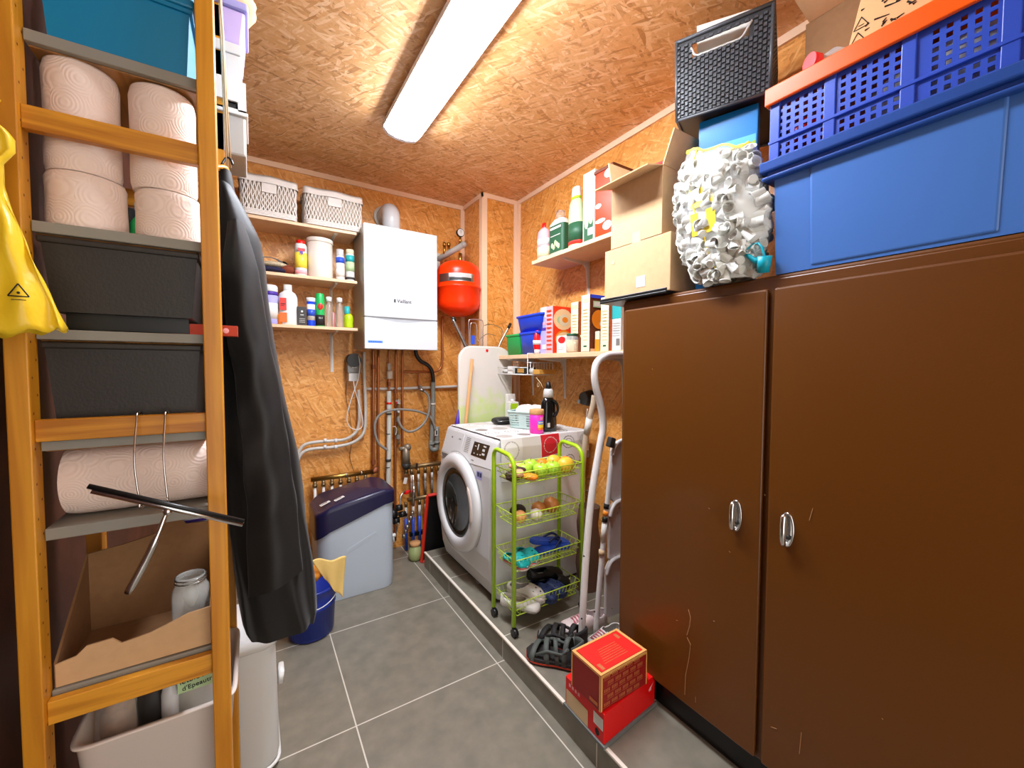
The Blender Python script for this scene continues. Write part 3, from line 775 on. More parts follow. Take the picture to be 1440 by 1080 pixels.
wicker(-.045, .236, 2.168, 2.392, 'white wicker basket with cloth liner on the top shelf, nearer the black coat')
wicker(.272, .60, 2.168, 2.388, 'white wicker basket with cloth liner on the top shelf, next to the boiler flue')
t = thing('toy_scoop', 'small light blue plastic scoop hanging by the coat in front of a basket', 'scoop', (-.09, 2.73, 2.27))
MB('sky_blue').lathe([(.001, 0), (.02, .004), (.032, .05), (.034, .05), (.034, .053), (.03, .053), (.018, .008), (.001, .004)], (0, 0, 0), X=Matrix.Translation((-.09, 2.725, 2.268)) @ Euler((0, -.5, 0)).to_matrix().to_4x4()).build('cup', t)
t = thing('toy_pack', 'small red and yellow packet below the light blue scoop', 'packet', (-.09, 2.73, 2.168))
b = MB('yellow').box(-.115, -.062, 2.715, 2.74, 2.168, 2.268); b.use('red').box(-.10, -.068, 2.713, 2.715, 2.22, 2.266); b.build('packet', t, bevel=.002)

# items on the two lower shelves ---------------------------------------------------
YS = 2.74
def bottle(name, label, cat, x, y, z, prof, body, cap, capprof, bands=(), sx=1, sy=1, group=None):
    """lathed container: profile, cap profile and printed bands (z0, z1, radius, material)"""
    t = thing(name, label, cat, (x, y, z), group=group)
    MB(body).lathe(prof, (x, y, z), 28, sx=sx, sy=sy).build('body', t)
    if capprof: MB(cap).lathe(capprof, (x, y, z), 24, sx=sx, sy=sy).build('cap', t)
    for k, (z0, z1, r, m) in enumerate(bands): MB(m).lathe([(r, z0), (r, z1)], (x, y, z), 28, sx=sx, sy=sy).build('label_band', t)
    return t
M('spray_yellow', '#fbe34d', .35); M('lid_blue', '#2f55c8', .35); M('band_teal', '#2aa6a6', .4); M('amber', '#e8852e', .5)
t = bottle('powder_can', 'slim white and yellow carpet powder can with a red cap', 'can', .253, 2.75, 1.867, [(.001, 0), (.031, 0), (.033, .006), (.033, .175), (.028, .188), (.001, .19)], 'white_plastic', 'red', [(.022, .186), (.024, .19), (.023, .208), (.001, .21)], [(.045, .135, .0334, 'spray_yellow'), (.01, .03, .0334, 'pale_pink')])
MB('purple').prism([(.243, .115), (.25, .128), (.253, .11), (.257, .128), (.264, .115), (.26, .145), (.246, .145)], 'xz', 2.715, 2.7165, Matrix.Translation((0, 0, 1.867))).build('print', t)
MB('red').box(.233, .273, 2.714, 2.716, 1.867+.142, 1.867+.158).build('print', t)
t = thing('canister', 'cream white cylindrical canister with a flat lid on the middle shelf', 'canister', (.358, 2.79, 1.867))
MB('cream_plastic').lathe([(.001, 0), (.07, 0), (.073, .006), (.073, .222), (.001, .222)], (.36, 2.785, 1.867), 40).build('canister_body', t)
MB('cream_plastic').lathe([(.0755, .214), (.0775, .218), (.0775, .236), (.074, .24), (.001, .24)], (.36, 2.785, 1.867), 40).build('lid', t)
bottle('spray_can', 'white can with a blue band and clear cap beside the cream canister', 'can', .472, 2.75, 1.867, [(.001, 0), (.024, 0), (.0255, .005), (.0255, .14), (.02, .15), (.001, .15)], 'white_plastic', 'milky', [(.02, .15), (.021, .152), (.021, .19), (.001, .192)], [(.105, .14, .0258, 'lid_blue'), (.02, .07, .0258, 'paper')])
bottle('spray_can', 'white can with a teal band and cream cap at the shelf end by the boiler', 'can', .53, 2.75, 1.867, [(.001, 0), (.024, 0), (.026, .005), (.026, .165), (.022, .172), (.001, .172)], 'white_plastic', 'cream', [(.022, .17), (.024, .172), (.023, .198), (.001, .2)], [(.12, .16, .0264, 'band_teal'), (.06, .12, .0264, 'pale_green'), (.01, .025, .0264, 'dark_grey')])
t = thing('folded_cap', 'heap of folded caps and gloves in dark and striped cloth on the middle shelf', 'clothes', (.1, 2.8, 1.867))
M('navy_cloth', '#23203d', .9); M('stripe_cloth', '#b9a98a', .95, bump=.5, bscale=120, var=.3); M('grey_cloth', '#5c5d60', .9); M('rust_cloth', '#7b3a22', .9)
MB('navy_cloth').ball((.10, 2.80, 1.890), (.115, .075, .022)).build('navy_layer', t)
MB('stripe_cloth').ball((.115, 2.785, 1.922), (.075, .05, .020)).build('striped_layer', t)
MB('rust_cloth').ball((.185, 2.78, 1.900), (.045, .045, .028)).build('rust_layer', t)
b = MB('grey_cloth').grid(lambda u, v: (.09+.085*cos(pi*u)*(1-.3*v), 2.83-.05*v, 1.925+.05*sin(pi*u)*(1-.25*v)), 20, 6); b.build('peak', t, solid=.004)
t = thing('dark_gloves', 'crumpled dark gloves beside the powder can', 'gloves', (.19, 2.86, 1.867))
MB('black_plastic').ball((.19, 2.86, 1.90), (.035, .03, .033)).ball((.17, 2.86, 1.945), (.02, .02, .022)).build('gloves', t)
# lowest shelf
Z1 = 1.573
t = bottle('wipes_tub', 'white and lilac round tub with a purple ring behind the coat edge', 'tub', .093, 2.755, Z1, [(.001, 0), (.036, 0), (.038, .006), (.038, .185), (.001, .185)], 'lavender', 'white_plastic', [(.036, .185), (.038, .19), (.038, .215), (.03, .225), (.001, .228)], [(.165, .185, .0386, 'purple'), (.03, .12, .0386, 'paper')])
bottle('pill_jar', 'tiny orange jar squeezed between the lilac tub and the white bottle', 'jar', .137, 2.74, Z1, [(.001, 0), (.011, 0), (.012, .05), (.01, .06), (.001, .062)], 'amber', 'orange', None)
t = bottle('cleaner_bottle', 'wide white bottle with a red label on the lowest shelf', 'bottle', .182, 2.76, Z1, [(.001, 0), (.046, 0), (.05, .006), (.05, .165), (.042, .185), (.023, .2), (.022, .204), (.001, .204)], 'white_plastic', 'white_plastic', [(.021, .204), (.023, .206), (.022, .238), (.001, .239)], sy=.62)
M('label_red', '#e2332a', .5); M('label_orange', '#f2691e', .5)
MB('label_red').box(.136, .172, 2.7262, 2.7275, Z1+.085, Z1+.155).build('label', t)
MB('label_orange').box(.136, .174, 2.7258, 2.727, Z1+.015, Z1+.07).build('label', t)
MB('ink').box(.142, .166, 2.7255, 2.7262, Z1+.118, Z1+.123).box(.142, .16, 2.7255, 2.7262, Z1+.108, Z1+.112).build('print', t)
t = thing('black_carton', 'small black carton with a white drop mark', 'carton', (.253, 2.76, Z1))
b = MB('dark_grey').box(.229, .277, 2.735, 2.79, Z1, Z1+.112); b.use('paper').box(.244, .262, 2.7343, 2.735, Z1+.062, Z1+.066).lathe([(.0, 0), (.006, .0), (.001, .0006)], n=12, X=Matrix.Translation((.253, 2.7348, Z1+.085)) @ Euler((pi/2, 0, 0)).to_matrix().to_4x4())
for k in range(3): b.box(.238, .268, 2.7343, 2.735, Z1+.02+k*.01, Z1+.022+k*.01)
b.build('carton', t, bevel=.001)
t = bottle('tablet_tube', 'blue tablet tube with a white cap between black carton and green can', 'tube', .302, 2.745, Z1, [(.001, 0), (.021, 0), (.022, .004), (.022, .15), (.001, .15)], 'blue', 'white_plastic', [(.024, .146), (.025, .148), (.025, .17), (.001, .172)], [(.035, .13, .0224, 'paper'), (.06, .1, .0227, 'lid_blue')])
t = bottle('air_freshener', 'tall green spray can with a black lower part and red badge', 'can', .352, 2.745, Z1, [(.001, 0), (.025, 0), (.026, .005), (.026, .175), (.022, .195), (.02, .2), (.001, .2)], 'green', 'green', None, [(.006, .07, .0264, 'ink')])
MB('red').ball((.352, 2.7185, Z1+.12), (.014, .003, .02)).build('badge', t)
text(t, '2in1', (.352, 2.7165, Z1+.05), (1, 0, 0), (0, 0, 1), .014, 'paper')
for x, lab in ((.402, 'clear bottle with white cap next to the green spray can'), (.463, 'clear bottle with white cap next to the lime green bottle')):
    t = thing('clear_bottle', lab, 'bottle', (x, 2.745, Z1), group='clear bottles on the lowest shelf')
    MB('clear_plastic').lathe([(.001, .001), (.02, 0), (.022, .006), (.022, .13), (.012, .15), (.011, .158), (.001, .158)], (x, 2.745, Z1)).build('body', t)
    MB('white_plastic').lathe([(.013, .155), (.0175, .158), (.0175, .182), (.015, .185), (.001, .185)], (x, 2.745, Z1)).build('cap', t)
t = thing('vial', 'small pale vial standing between the two clear bottles', 'vial', (.433, 2.79, Z1))
MB('pale_pink').lathe([(.001, 0), (.012, 0), (.012, .09), (.001, .1)], (.433, 2.785, Z1)).build('vial', t)
M('lime_gel', '#c9e91c', .3, trans=.3)
t = thing('lime_bottle', 'lime green squat bottle with a teal cap at the shelf end', 'bottle', (.518, 2.745, Z1))
MB('lime_gel').lathe([(.001, 0), (.024, 0), (.028, .01), (.026, .03), (.029, .05), (.026, .075), (.018, .088), (.001, .09)], (.516, 2.745, Z1)).build('body', t)
MB('band_teal').lathe([(.017, .088), (.018, .09), (.016, .135), (.001, .136)], (.508, 2.745, Z1)).build('cap', t)

# ================================================================== boiler
t = thing('boiler', 'white wall-hung gas boiler with a smooth front panel', 'boiler', (.818, 2.75, 1.44))
M('groove_shade', '#a4a7ab', .5); M('boiler_white', '#cdcfd1', .22, coat=.3); M('boiler_side', '#b9b2a6', .45)  # shade of the recessed handle groove put into its grey
bx0, bx1, bz0, bz1, by = .581, 1.055, 1.441, 2.206, 2.6
MB('boiler_side').box(bx0+.004, bx1-.004, by+.03, 2.93, bz0+.01, bz1-.006).build('casing', t, bevel=.004)
MB('boiler_white').box(bx0, bx1, by, by+.05, 1.640, bz1).build('front_panel', t, bevel=.006, seg=3)
lowp = [(bx0, bz0), (bx1, bz0), (bx1, 1.634)]+[(bx1+(bx0-bx1)*k/16, 1.634-.022*sin(pi*k/16)**2) for k in range(1, 16)]+[(bx0, 1.634)]
MB('boiler_white').prism(lowp, 'xz', by, by+.05).build('lower_panel', t, bevel=.004)
MB('groove_shade').box(bx0+.003, bx1-.003, by+.010, by+.05, 1.59, 1.642).build('handle_groove', t)
M('badge_grey', '#3f4247', .4)
c = PY(566, 424, by-.001)
text(t, 'Vaillant', (c.x+.012, by-.0008, c.z), (1, 0, 0), (0, 0, 1), .032, 'badge_grey', bold=.0006)
MB('badge_grey').prism([(c.x-.058+q*.0, c.z+w_) for q, w_ in ()] or [(c.x-.055, c.z-.011), (c.x-.043, c.z-.011), (c.x-.043, c.z+.011), (c.x-.055, c.z+.011)], 'xz', by-.0015, by).build('logo_mark', t)
b = MB('sky_blue'); c = PY(528, 483, by)
b.box(c.x-.045, c.x+.045, by-.0012, by, c.z+.004, c.z+.018); b.use('paper').box(c.x-.045, c.x+.045, by-.0012, by, c.z-.02, c.z+.003)
b.use('lid_blue')
for k in range(7): b.box(c.x-.038+k*.011, c.x-.031+k*.011, by-.002, by-.0012, c.z+.006, c.z+.015)
b.build('sticker', t)
t2 = thing('flue_elbow', 'white round flue elbow rising from the boiler top into the wall', 'flue pipe', (.80, 2.77, 2.2))
fy = 2.775
el = [(.80, fy, 2.2), (.80, fy, 2.315)]+[(.80, fy+.062*(1-cos(a)), 2.315+.062*sin(a)) for a in [i*pi/16 for i in range(1, 9)]]+[(.80, YB, 2.377)]
MB('boiler_white').tube(el, .058, 28).build('elbow', t2)
MB('boiler_side').tube([(.80, YB-.02, 2.377), (.80, YB, 2.377)], .075, 28).build('wall_collar', t2)

# ------------------------------------------------------------------ expansion vessel
vx, vy = 1.275, 2.74
t = thing('expansion_vessel', 'round bright red expansion vessel hanging beside the boiler', 'expansion vessel', (vx, vy, 1.7))
prof = [(.001, 1.698), (.06, 1.702), (.11, 1.722), (.143, 1.752), (.155, 1.79), (.157, 1.888), (.165, 1.892), (.165, 1.902), (.157, 1.906), (.155, 2.01), (.143, 2.05), (.11, 2.075), (.06, 2.092), (.001, 2.096)]
MB('orange_red').lathe(prof, (vx, vy, 0), 48).build('tank', t)
b = MB('steel')
b.grid(lambda u, v: (vx+.1585*cos(radians(-172+100*u)), vy+.1585*sin(radians(-172+100*u)), 1.925+.055*v), 24, 1)
b.use('light_grey').grid(lambda u, v: (vx+.159*cos(radians(-140+60*u)), vy+.159*sin(radians(-140+60*u)), 1.952+.028*v), 14, 1)
b.use('dark_grey')
b.grid(lambda u, v: (vx+.1592*cos(radians(-138+56*u)), vy+.1592*sin(radians(-138+56*u)), 1.930+.02*v), 14, 1)
b.build('label', t)
t = thing('pressure_gauge', 'round pressure gauge on brass fittings above the red vessel', 'gauge', (1.33, 2.8, 2.3))
g = PY(648, 327, 2.78)
MB('black_plastic').tube([g+Vector((0, .02, 0)), g], .030, 28).build('casing', t)
MB('paper').tube([g+Vector((0, 0, 0)), g+Vector((0, -.0015, 0))], .026, 28).build('dial', t)
MB('ink').box(g.x-.001, g.x+.001, g.y-.0025, g.y-.0015, g.z-.004, g.z+.02).build('needle', t)
MB('brass').tube([g+Vector((0, .01, -.03)), g+Vector((0, .01, -.08))], .008).tube([g+Vector((0, .01, -.08)), g+Vector((0, .01, -.105))], .018, n=6).tube([g+Vector((0, .01, -.15)), g+Vector((0, .01, -.24))], .014).build('stem', t)
t = thing('wall_manifold', 'grey slanting pipe manifold with brass valves over the red vessel', 'pipe', (1.2, 2.84, 2.15))
a, c = PY(614, 366, 2.90), PY(652, 344, 2.74)
M('pipe_grey', '#a19d94', .5)
MB('pipe_grey').tube([a, c], .021, 20).ball(tuple(c), .023).build('manifold_pipe', t)
MB('boiler_side').box(a.x-.03, a.x+.02, 2.88, 2.945, a.z-.07, a.z+.05).build('wall_plate', t, bevel=.004)
for u in (625, 631):
    p = PY(u, 352, 2.84)
    MB('brass').tube([p+Vector((0, 0, -.03)), p+Vector((0, 0, .03))], .010, 10).tube([p+Vector((0, 0, .03)), p+Vector((0, 0, .055))], .014, n=6).build('valve', t)
p = PY(627, 372, 2.84)
MB('brass').tube([p+Vector((0, 0, .03)), p+Vector((0, 0, -.03))], .008).build('valve', t)
# ================================================================== pipework below the boiler
def pipe(name, label, cat, pts, r, mat, y=2.9, n=10, k=6, group=None, smooth=True):
    P = [PY(u, v, yy) for (u, v, yy) in [(q if len(q) == 3 else (*q, y)) for q in pts]]
    if smooth: P = smooth_path(P, k)
    t = thing(name, label, cat, P[0], group=group)
    MB(mat).tube(P, r, n).build('pipe', t)
    return t
def ringfit(t, u, v, y, r, h, mat='brass', n=6, name='fitting'):
    p = PY(u, v, y); MB(mat).tube([p+Vector((0, 0, h/2)), p-Vector((0, 0, h/2))], r, n=n, smooth=n > 6).build(name, t); return p
M('hose_grey', '#85817a', .45); M('conduit', '#c6c1b8', .4); M('waste_grey', '#7f8078', .45)
t = pipe('copper_pipe', 'brown copper riser at the edge below the boiler, thickest fittings, joining the manifold elbow', 'pipe', [(525, 492), (525, 520), (525, 600), (525, 655)], .0095, 'copper')
ringfit(t, 525, 516, 2.9, .014, .03, 'dull_copper'); ringfit(t, 525, 650, 2.9, .015, .03, 'dull_copper')
pipe('copper_pipe', 'thin copper riser running down to the floor behind the softener lid', 'pipe', [(532, 492), (532, 600), (533, 700), (533, 760)], .008, 'copper')
t = pipe('copper_pipe', 'copper drop with a pale valve above the light grey riser', 'pipe', [(547, 492), (547, 520), (547, 552)], .0075, 'copper')
ringfit(t, 547, 516, 2.895, .012, .05, 'light_grey', 12); ringfit(t, 548, 527, 2.893, .021, .055, 'cream_plastic', 8, 'valve_body'); ringfit(t, 547, 540, 2.895, .013, .03, 'dull_copper')
M('riser_white', '#c9c8bd', .45)
t = pipe('waste_riser', 'light grey vertical waste pipe with a red tape mark below the boiler', 'pipe', [(547, 550), (547, 620), (546, 690), (546, 770)], .0165, 'riser_white', y=2.88)
ringfit(t, 547, 567, 2.88, .018, .014, 'red', 16, 'red_tape'); ringfit(t, 546.5, 610, 2.88, .0172, .005, 'ink', 16, 'black_mark'); ringfit(t, 546, 647, 2.88, .02, .018, 'dark_grey', 16, 'clamp'); ringfit(t, 546, 657, 2.88, .0172, .005, 'ink', 16, 'black_mark'); ringfit(t, 547, 582, 2.88, .019, .01, 'dark_grey', 16, 'clamp')
t = pipe('copper_pipe', 'copper riser with chrome valves in the middle below the boiler', 'pipe', [(557, 492), (557, 560), (556, 620), (556, 760)], .0085, 'copper')
ringfit(t, 556, 606, 2.895, .015, .05, 'dull_brass'); ringfit(t, 556, 550, 2.895, .013, .03, 'dull_copper')
t = pipe('copper_pipe', 'copper riser dropping straight into the grey filter body', 'pipe', [(566, 492), (566, 560), (566, 640)], .008, 'copper')
M('hex_brass', '#7e6c4c', .4, .8)
t = pipe('braided_valve', 'row of brass and chrome valves beside the light grey riser', 'valve', [(560, 560), (560, 600), (561, 625)], .009, 'dull_brass', y=2.87)
for v, m, r, h in ((565, 'chrome', .02, .028), (577, 'chrome', .014, .03), (590, 'steel', .016, .03), (602, 'brass', .013, .03), (614, 'steel', .018, .03)): ringfit(t, 560, v, 2.87, r, h, m)
t = thing('water_filter', 'greyish brass filter body at the bottom of the copper risers', 'filter', PY(571, 640, 2.87))
M('filter_body', '#8c7f6c', .4, .4)
p = PY(571, 634, 2.87); MB('filter_body').tube([p+Vector((0, 0, .03)), p+Vector((0, 0, -.09))], [.022, .03], 18).tube([p+Vector((-.05, 0, .02)), p+Vector((.03, 0, .02))], .014).ball(tuple(p+Vector((.01, 0, .025))), .028).build('body', t)
MB('dark_grey').tube([p+Vector((0, 0, -.09)), p+Vector((0, 0, -.13))], [.034, .022], 18).build('collar', t)
MB('hex_brass').tube([p+Vector((-.0, 0, -.13)), p+Vector((0, 0, -.165))], .014, 12).build('drain_cock', t)
t = thing('paper_tag', 'small white paper tag on a ring under the filter', 'tag', PY(570, 675, 2.84))
p = PY(570, 676, 2.84); MB('steel').tube([p+Vector((.004+.009*cos(a), 0, .04+.012*sin(a))) for a in [i*pi/8 for i in range(16)]], .001, 5, True).build('ring', t)
MB('paper').ob(p, (.024, .001, .045), (0, .25, 0)).build('tag', t)
# copper cross link and loop from the vessel
pipe('copper_pipe', 'copper pipe curving from the red vessel across to the risers', 'pipe', [(622, 445), (622, 475), (622, 505), (619, 518), (610, 523), (595, 523), (580, 523), (567, 523)], .0085, 'copper')
t = pipe('copper_pipe', 'short copper branch dropping to the hose tap', 'pipe', [(589, 524), (589, 535), (589, 545)], .007, 'copper')
ringfit(t, 591, 545, 2.885, .014, .03, 'steel'); p = PY(594, 549, 2.87); MB('steel').tube([p+Vector((-.02, 0, .01)), p+Vector((.014, 0, -.006))], .012, 10).build('tap', t)
t = pipe('conduit_pipe', 'horizontal light grey pipe clipped across the back wall', 'pipe', [(515, 547), (560, 546.4), (600, 545), (643, 543.5)], .0105, 'conduit', y=2.925)
pipe('black_hose', 'thick black hose snaking from the boiler to the grey drain', 'hose', [(584, 490), (586, 500), (592, 508), (601, 513), (607, 521), (609, 532), (609, 537)], .014, 'black_plastic', y=2.86, n=12)
t = pipe('drain_pipe', 'dark grey vertical drain pipe with a trap beside the washing machine', 'pipe', [(609, 535), (609, 570), (607.5, 610), (606.5, 622)], .0165, 'waste_grey', y=2.87, n=16)
b = MB('waste_grey')
P = [PY(606.5, 620, 2.87), PY(606, 628, 2.87), PY(608, 632, 2.865), PY(612, 632, 2.86), PY(614.5, 628, 2.86), PY(614.5, 600, 2.86)]
b.tube(smooth_path(P, 6), .0175, 16); b.build('trap', t)
ringfit(t, 609, 568, 2.87, .019, .012, 'cream_plastic', 16, 'clip'); ringfit(t, 607, 624, 2.87, .0215, .02, 'waste_grey', 16, 'collar'); ringfit(t, 614.5, 622, 2.86, .0215, .02, 'waste_grey', 16, 'collar')
p = PY(613.5, 607, 2.845); b = MB('light_grey').box(p.x-.012, p.x+.012, p.y-.004, p.y, p.z-.03, p.z+.02); b.use('ink').box(p.x-.004, p.x+.006, p.y-.005, p.y-.004, p.z-.022, p.z+.008); b.build('sticker', t)
pipe('loop_hose', 'grey hose hanging in a wide loop from the tap to the risers', 'hose', [(597, 550), (602, 556), (604, 566), (603, 580), (597, 594), (586, 604), (575, 607), (566, 602), (561, 593), (560, 586)], .0085, 'hose_grey', y=2.82, n=12)
pipe('loop_hose', 'grey hose arching over the white riser down to the softener', 'hose', [(612, 604), (610, 596), (606, 588), (600, 583), (586, 578), (570, 576), (556, 576), (541, 579), (531, 587), (527, 598), (528, 612), (533, 624), (540, 630), (545, 633)], .0085, 'hose_grey', y=2.84, n=12)
pipe('electric_cable', 'thin white cable curl beside the chrome valves', 'cable', [(552, 600), (556, 600), (558, 605), (556, 612)], .002, 'white_plastic', y=2.84)
# twin conduits bending to the coat
for dv, du, lab in ((0, 0, 'upper of two pale grey pipes bending from the boiler towards the coat'), (9, 9, 'lower of two pale grey pipes bending from the boiler towards the coat')):
    pts = [(504+du, 548-dv*2), (505+du, 570), (505+du, 590), (503+du, 603+dv*.4), (496+du*.9, 612+dv*.6), (484+du*.7, 618+dv*.7), (466, 620+dv), (446, 621.5+dv), (432, 624+dv), (424, 629+dv), (419, 638+dv), (415, 650+dv)]
    if dv: pts = [(512, 495), (512, 520)]+pts[1:]
    t = pipe('grey_conduit', lab, 'pipe', pts, .0105, 'conduit', y=2.90, n=12)
    for u in (457, 472): p = PY(u, 619.5+dv, 2.895); MB('white_plastic').tube([p+Vector((-.009, 0, 0)), p+Vector((.009, 0, 0))], .0135, 12).build('clip', t)
# pump box and cable
t = thing('pump_controller', 'small black and grey pump unit with a white label below the boiler corner', 'pump', PY(497, 515, 2.86))
a, c = PY(488, 497, 2.86), PY(507, 536, 2.86)
MB('black_plastic').tube([Vector(((a.x+c.x)/2, 2.93, a.z-.045)), Vector(((a.x+c.x)/2, 2.84, a.z-.045))], .045, 24).build('motor', t)
b = MB('mid_grey').box(a.x, c.x, 2.85, 2.93, a.z-.13, a.z-.04); b.build('casing', t, bevel=.006)
MB('paper').box(a.x+.028, c.x-.026, 2.846, 2.85, a.z-.095, a.z-.065).build('label', t)
MB('light_grey').box(a.x+.008, c.x-.012, 2.855, 2.93, c.z, a.z-.13).build('terminal_box', t, bevel=.003)
t = pipe('electric_cable', 'white cable hanging in a long loop from the pump unit', 'cable', [(497, 536), (499, 548), (504, 565), (509, 585), (510, 598), (504, 604), (494, 602), (488, 592), (490, 575), (496, 555), (503, 535), (506, 515), (504, 500)], .0028, 'white_plastic', y=2.83, n=8)
pipe('electric_cable', 'thin dark cable dropping down the wall to the brass manifold', 'cable', [(487, 536), (487, 560), (491, 580), (494, 600), (496, 615), (492, 640), (495, 655), (500, 668)], .0016, 'ink', y=2.93, n=6)
# heating manifolds
t = thing('heating_manifold', 'horizontal brass manifold with seven white pipes above the softener', 'manifold', PY(480, 670, 2.88))
a, c = PY(437, 675, 2.88), PY(524, 663, 2.88); z0 = (a.z+c.z)/2
MB('brass').tube([Vector((a.x, 2.88, z0)), Vector((c.x, 2.88, z0))], .0155, 18).build('bar', t)
MB('dull_copper').tube([Vector((c.x, 2.88, z0)), Vector((c.x+.02, 2.88, z0)), Vector((c.x+.022, 2.88, z0+.03))], .019, 10).build('elbow', t)
for u in (486, 508): x = PY(u, 667, 2.88).x; MB('chrome').tube([(x-.006, 2.88, z0), (x+.006, 2.88, z0)], .0195, 16).build('clip', t)
for u in (443, 455, 467, 479, 491, 502, 514):
    x = PY(u, 690, 2.87).x
    f = MB('dull_brass').tube([(x, 2.87, z0-.012), (x, 2.87, z0-.05)], .011, 10).tube([(x, 2.87, z0-.03), (x, 2.87, z0-.05)], .0145, 6).build('connector', t)
    MB('white_plastic').tube([(x, 2.87, z0-.048), (x, 2.87, .02)], .0085, 12).build('pipe', t)
t = thing('heating_manifold', 'dull brass manifold with sleeved pipes beside the washing machine', 'manifold', PY(600, 655, 2.88))
a, c = PY(573, 658, 2.88), PY(622, 650, 2.88); z0 = (a.z+c.z)/2
a2, c2 = PY(572, 706, 2.88), PY(622, 689, 2.88); z1 = (a2.z+c2.z)/2
MB('dull_brass').tube([Vector((a.x, 2.88, z0)), Vector((c.x+.1, 2.88, z0))], .0155, 18).build('upper_bar', t)
MB('dull_brass').tube([Vector((a2.x, 2.86, z1)), Vector((c.x+.1, 2.86, z1))], .0155, 18).build('lower_bar', t)
MB('black_plastic').box(a2.x+.01, c2.x, 2.84, 2.87, .10, .128).build('base_bar', t)
x = PY(585.5, 655, 2.87).x; MB('chrome').box(x-.007, x+.007, 2.858, 2.9, z0-.022, z0+.028).build('clip', t)
for u in (579, 588.5, 598, 607.5, 617):
    x = PY(u, 680, 2.86).x
    MB('dull_brass').tube([(x, 2.86, z0-.012), (x, 2.86, z0-.05)], .0125, 6).build('connector', t)
    MB('white_plastic').tube([(x, 2.86, z0-.048), (x, 2.86, z0-.11)], .0085, 12).build('pipe', t)
    MB('mid_grey').tube([(x, 2.86, z0-.11), (x, 2.86, z1+.012)], .0085, 12).build('sleeve', t)
for u in (571, 581, 590, 599, 608):
    x = PY(u, 725, 2.85).x
    MB('dull_brass').tube([(x, 2.85, z1-.012), (x, 2.85, z1-.045)], .0125, 6).build('connector', t)
    MB('white_plastic').tube([(x, 2.85, z1-.045), (x, 2.85, z1-.13)], .0095, 12).build('pipe', t)
    MB('lid_blue').tube([(x, 2.85, z1-.13), (x, 2.85, .01)], .0115, 12).build('sleeve', t)
# softener valve head and hoses
t = thing('valve_head', 'cluster of black valves and chrome hoses beside the softener', 'valve', PY(557, 725, 2.66))
b = MB('black_plastic')
for u, v, r in ((553, 722, .03), (561, 714, .022), (566, 723, .02), (557, 732, .022), (549, 712, .02)):
    p = PY(u, v, 2.66); b.tube([p+Vector((-.02, 0, 0)), p+Vector((.02, 0, 0))], r, 12)
b.tube([PY(548, 722, 2.66), PY(572, 724, 2.66)], .012, 10); b.build('valve_block', t)
MB('steel').tube(smooth_path([PY(563, 712, 2.66), PY(563, 700, 2.68), PY(568, 692, 2.7), PY(575, 690, 2.74)]), .007, 10).tube(smooth_path([PY(560, 735, 2.64), PY(558, 745, 2.64), PY(556, 752, 2.66)]), .006, 10).build('braided_hose', t)
MB('red').tube([PY(570, 693, 2.70), PY(576, 691, 2.74)], .0125, 10).build('red_collar', t)
b = MB('steel')
for k in range(6): p = PY(580-k*2.4, 722+k*6.4, 2.74); b.tube([p+Vector((0, 0, .015)), p-Vector((0, 0, .01))], .011+.003*(k % 2), 8)
b.build('brass_elbows', t)
MB('white_plastic').tube([PY(549, 754, 2.52), PY(556, 752, 2.52)], .012, 10).tube([PY(553, 752, 2.52), PY(554, 762, 2.52)], .006, 8).build('overflow_cap', t)
MB('chrome').tube([PY(581, 668, 2.72), PY(582, 690, 2.72), PY(581, 712, 2.72)], .007, 10).tube([PY(582, 684, 2.72), PY(582, 700, 2.72)], .012, 6).build('shut_off_tap', t)
# vase, chalk board
t = thing('green_vase', 'small pale green glass vase with a cork lid on the floor', 'vase', (.91, 2.72, 0))
M('pale_green_glass', '#c3cf8e', .25, trans=.4)
vb = PZ(584, 787, 0); vb = (vb.x, vb.y, 0)
MB('pale_green_glass').lathe([(.001, 0), (.03, 0), (.045, .02), (.047, .06), (.036, .09), (.028, .105)], vb).build('vase_body', t)
MB('cork').lathe([(.03, .1), (.036, .105), (.036, .125), (.001, .127)], vb).build('cork', t)
t = thing('chalk_board', 'black board in a red frame leaning behind the washing machine', 'board', (1.05, 2.63, 0))
y = 2.63; p0, p1, p2 = PY(593, 789, y), PY(603.5, 697, y), PY(618, 693, y)
W = .34
A0 = Vector((p0.x, y, .002)); A1 = Vector((p1.x-.012, y, .452)); B1 = A1+Vector((W, 0, 0)); B0 = A0+Vector((W, 0, 0))
MB('black_plastic').add([A0, A1, B1, B0]+[q+Vector((0, .012, 0)) for q in (A0, A1, B1, B0)], [(0, 1, 2, 3), (7, 6, 5, 4), (0, 4, 5, 1), (1, 5, 6, 2), (2, 6, 7, 3), (3, 7, 4, 0)]).build('slate', t)
b = MB('brick_red'); M('frame_red', '#c92a16', .45); b.use('frame_red')
for q0, q1 in ((A0, A1), (A1, B1), (B1, B0), (B0, A0)):
    b.tube([q0+Vector((0, -.004, 0)), q1+Vector((0, -.004, 0))], .0125, 4, smooth=False)
b.build('frame', t)

# ================================================================== washing machine
t = thing('washing_machine', 'white front-loading washing machine on the tiled step', 'washing machine', (1.33, 2.11, .1))
M('machine_white', '#d6d5d3', .28, coat=.3)
WY0, WY1 = 1.79, 2.43
prof = [(1.66, .112), (1.66, .955), (1.075, .955), (1.056, .948), (1.048, .935), (1.008, .80), (1.004, .765), (1.0, .60), (1.0, .34), (1.012, .22), (1.035, .14), (1.058, .112)]
MB('machine_white').prism(prof, 'xz', WY0, WY1).build('body', t, bevel=.010, seg=3)
for x in (1.1, 1.6):
    for y in (1.84, 2.38): MB('black_plastic').cyl((x, y, .1), (x, y, .114), .018).build('foot', t)
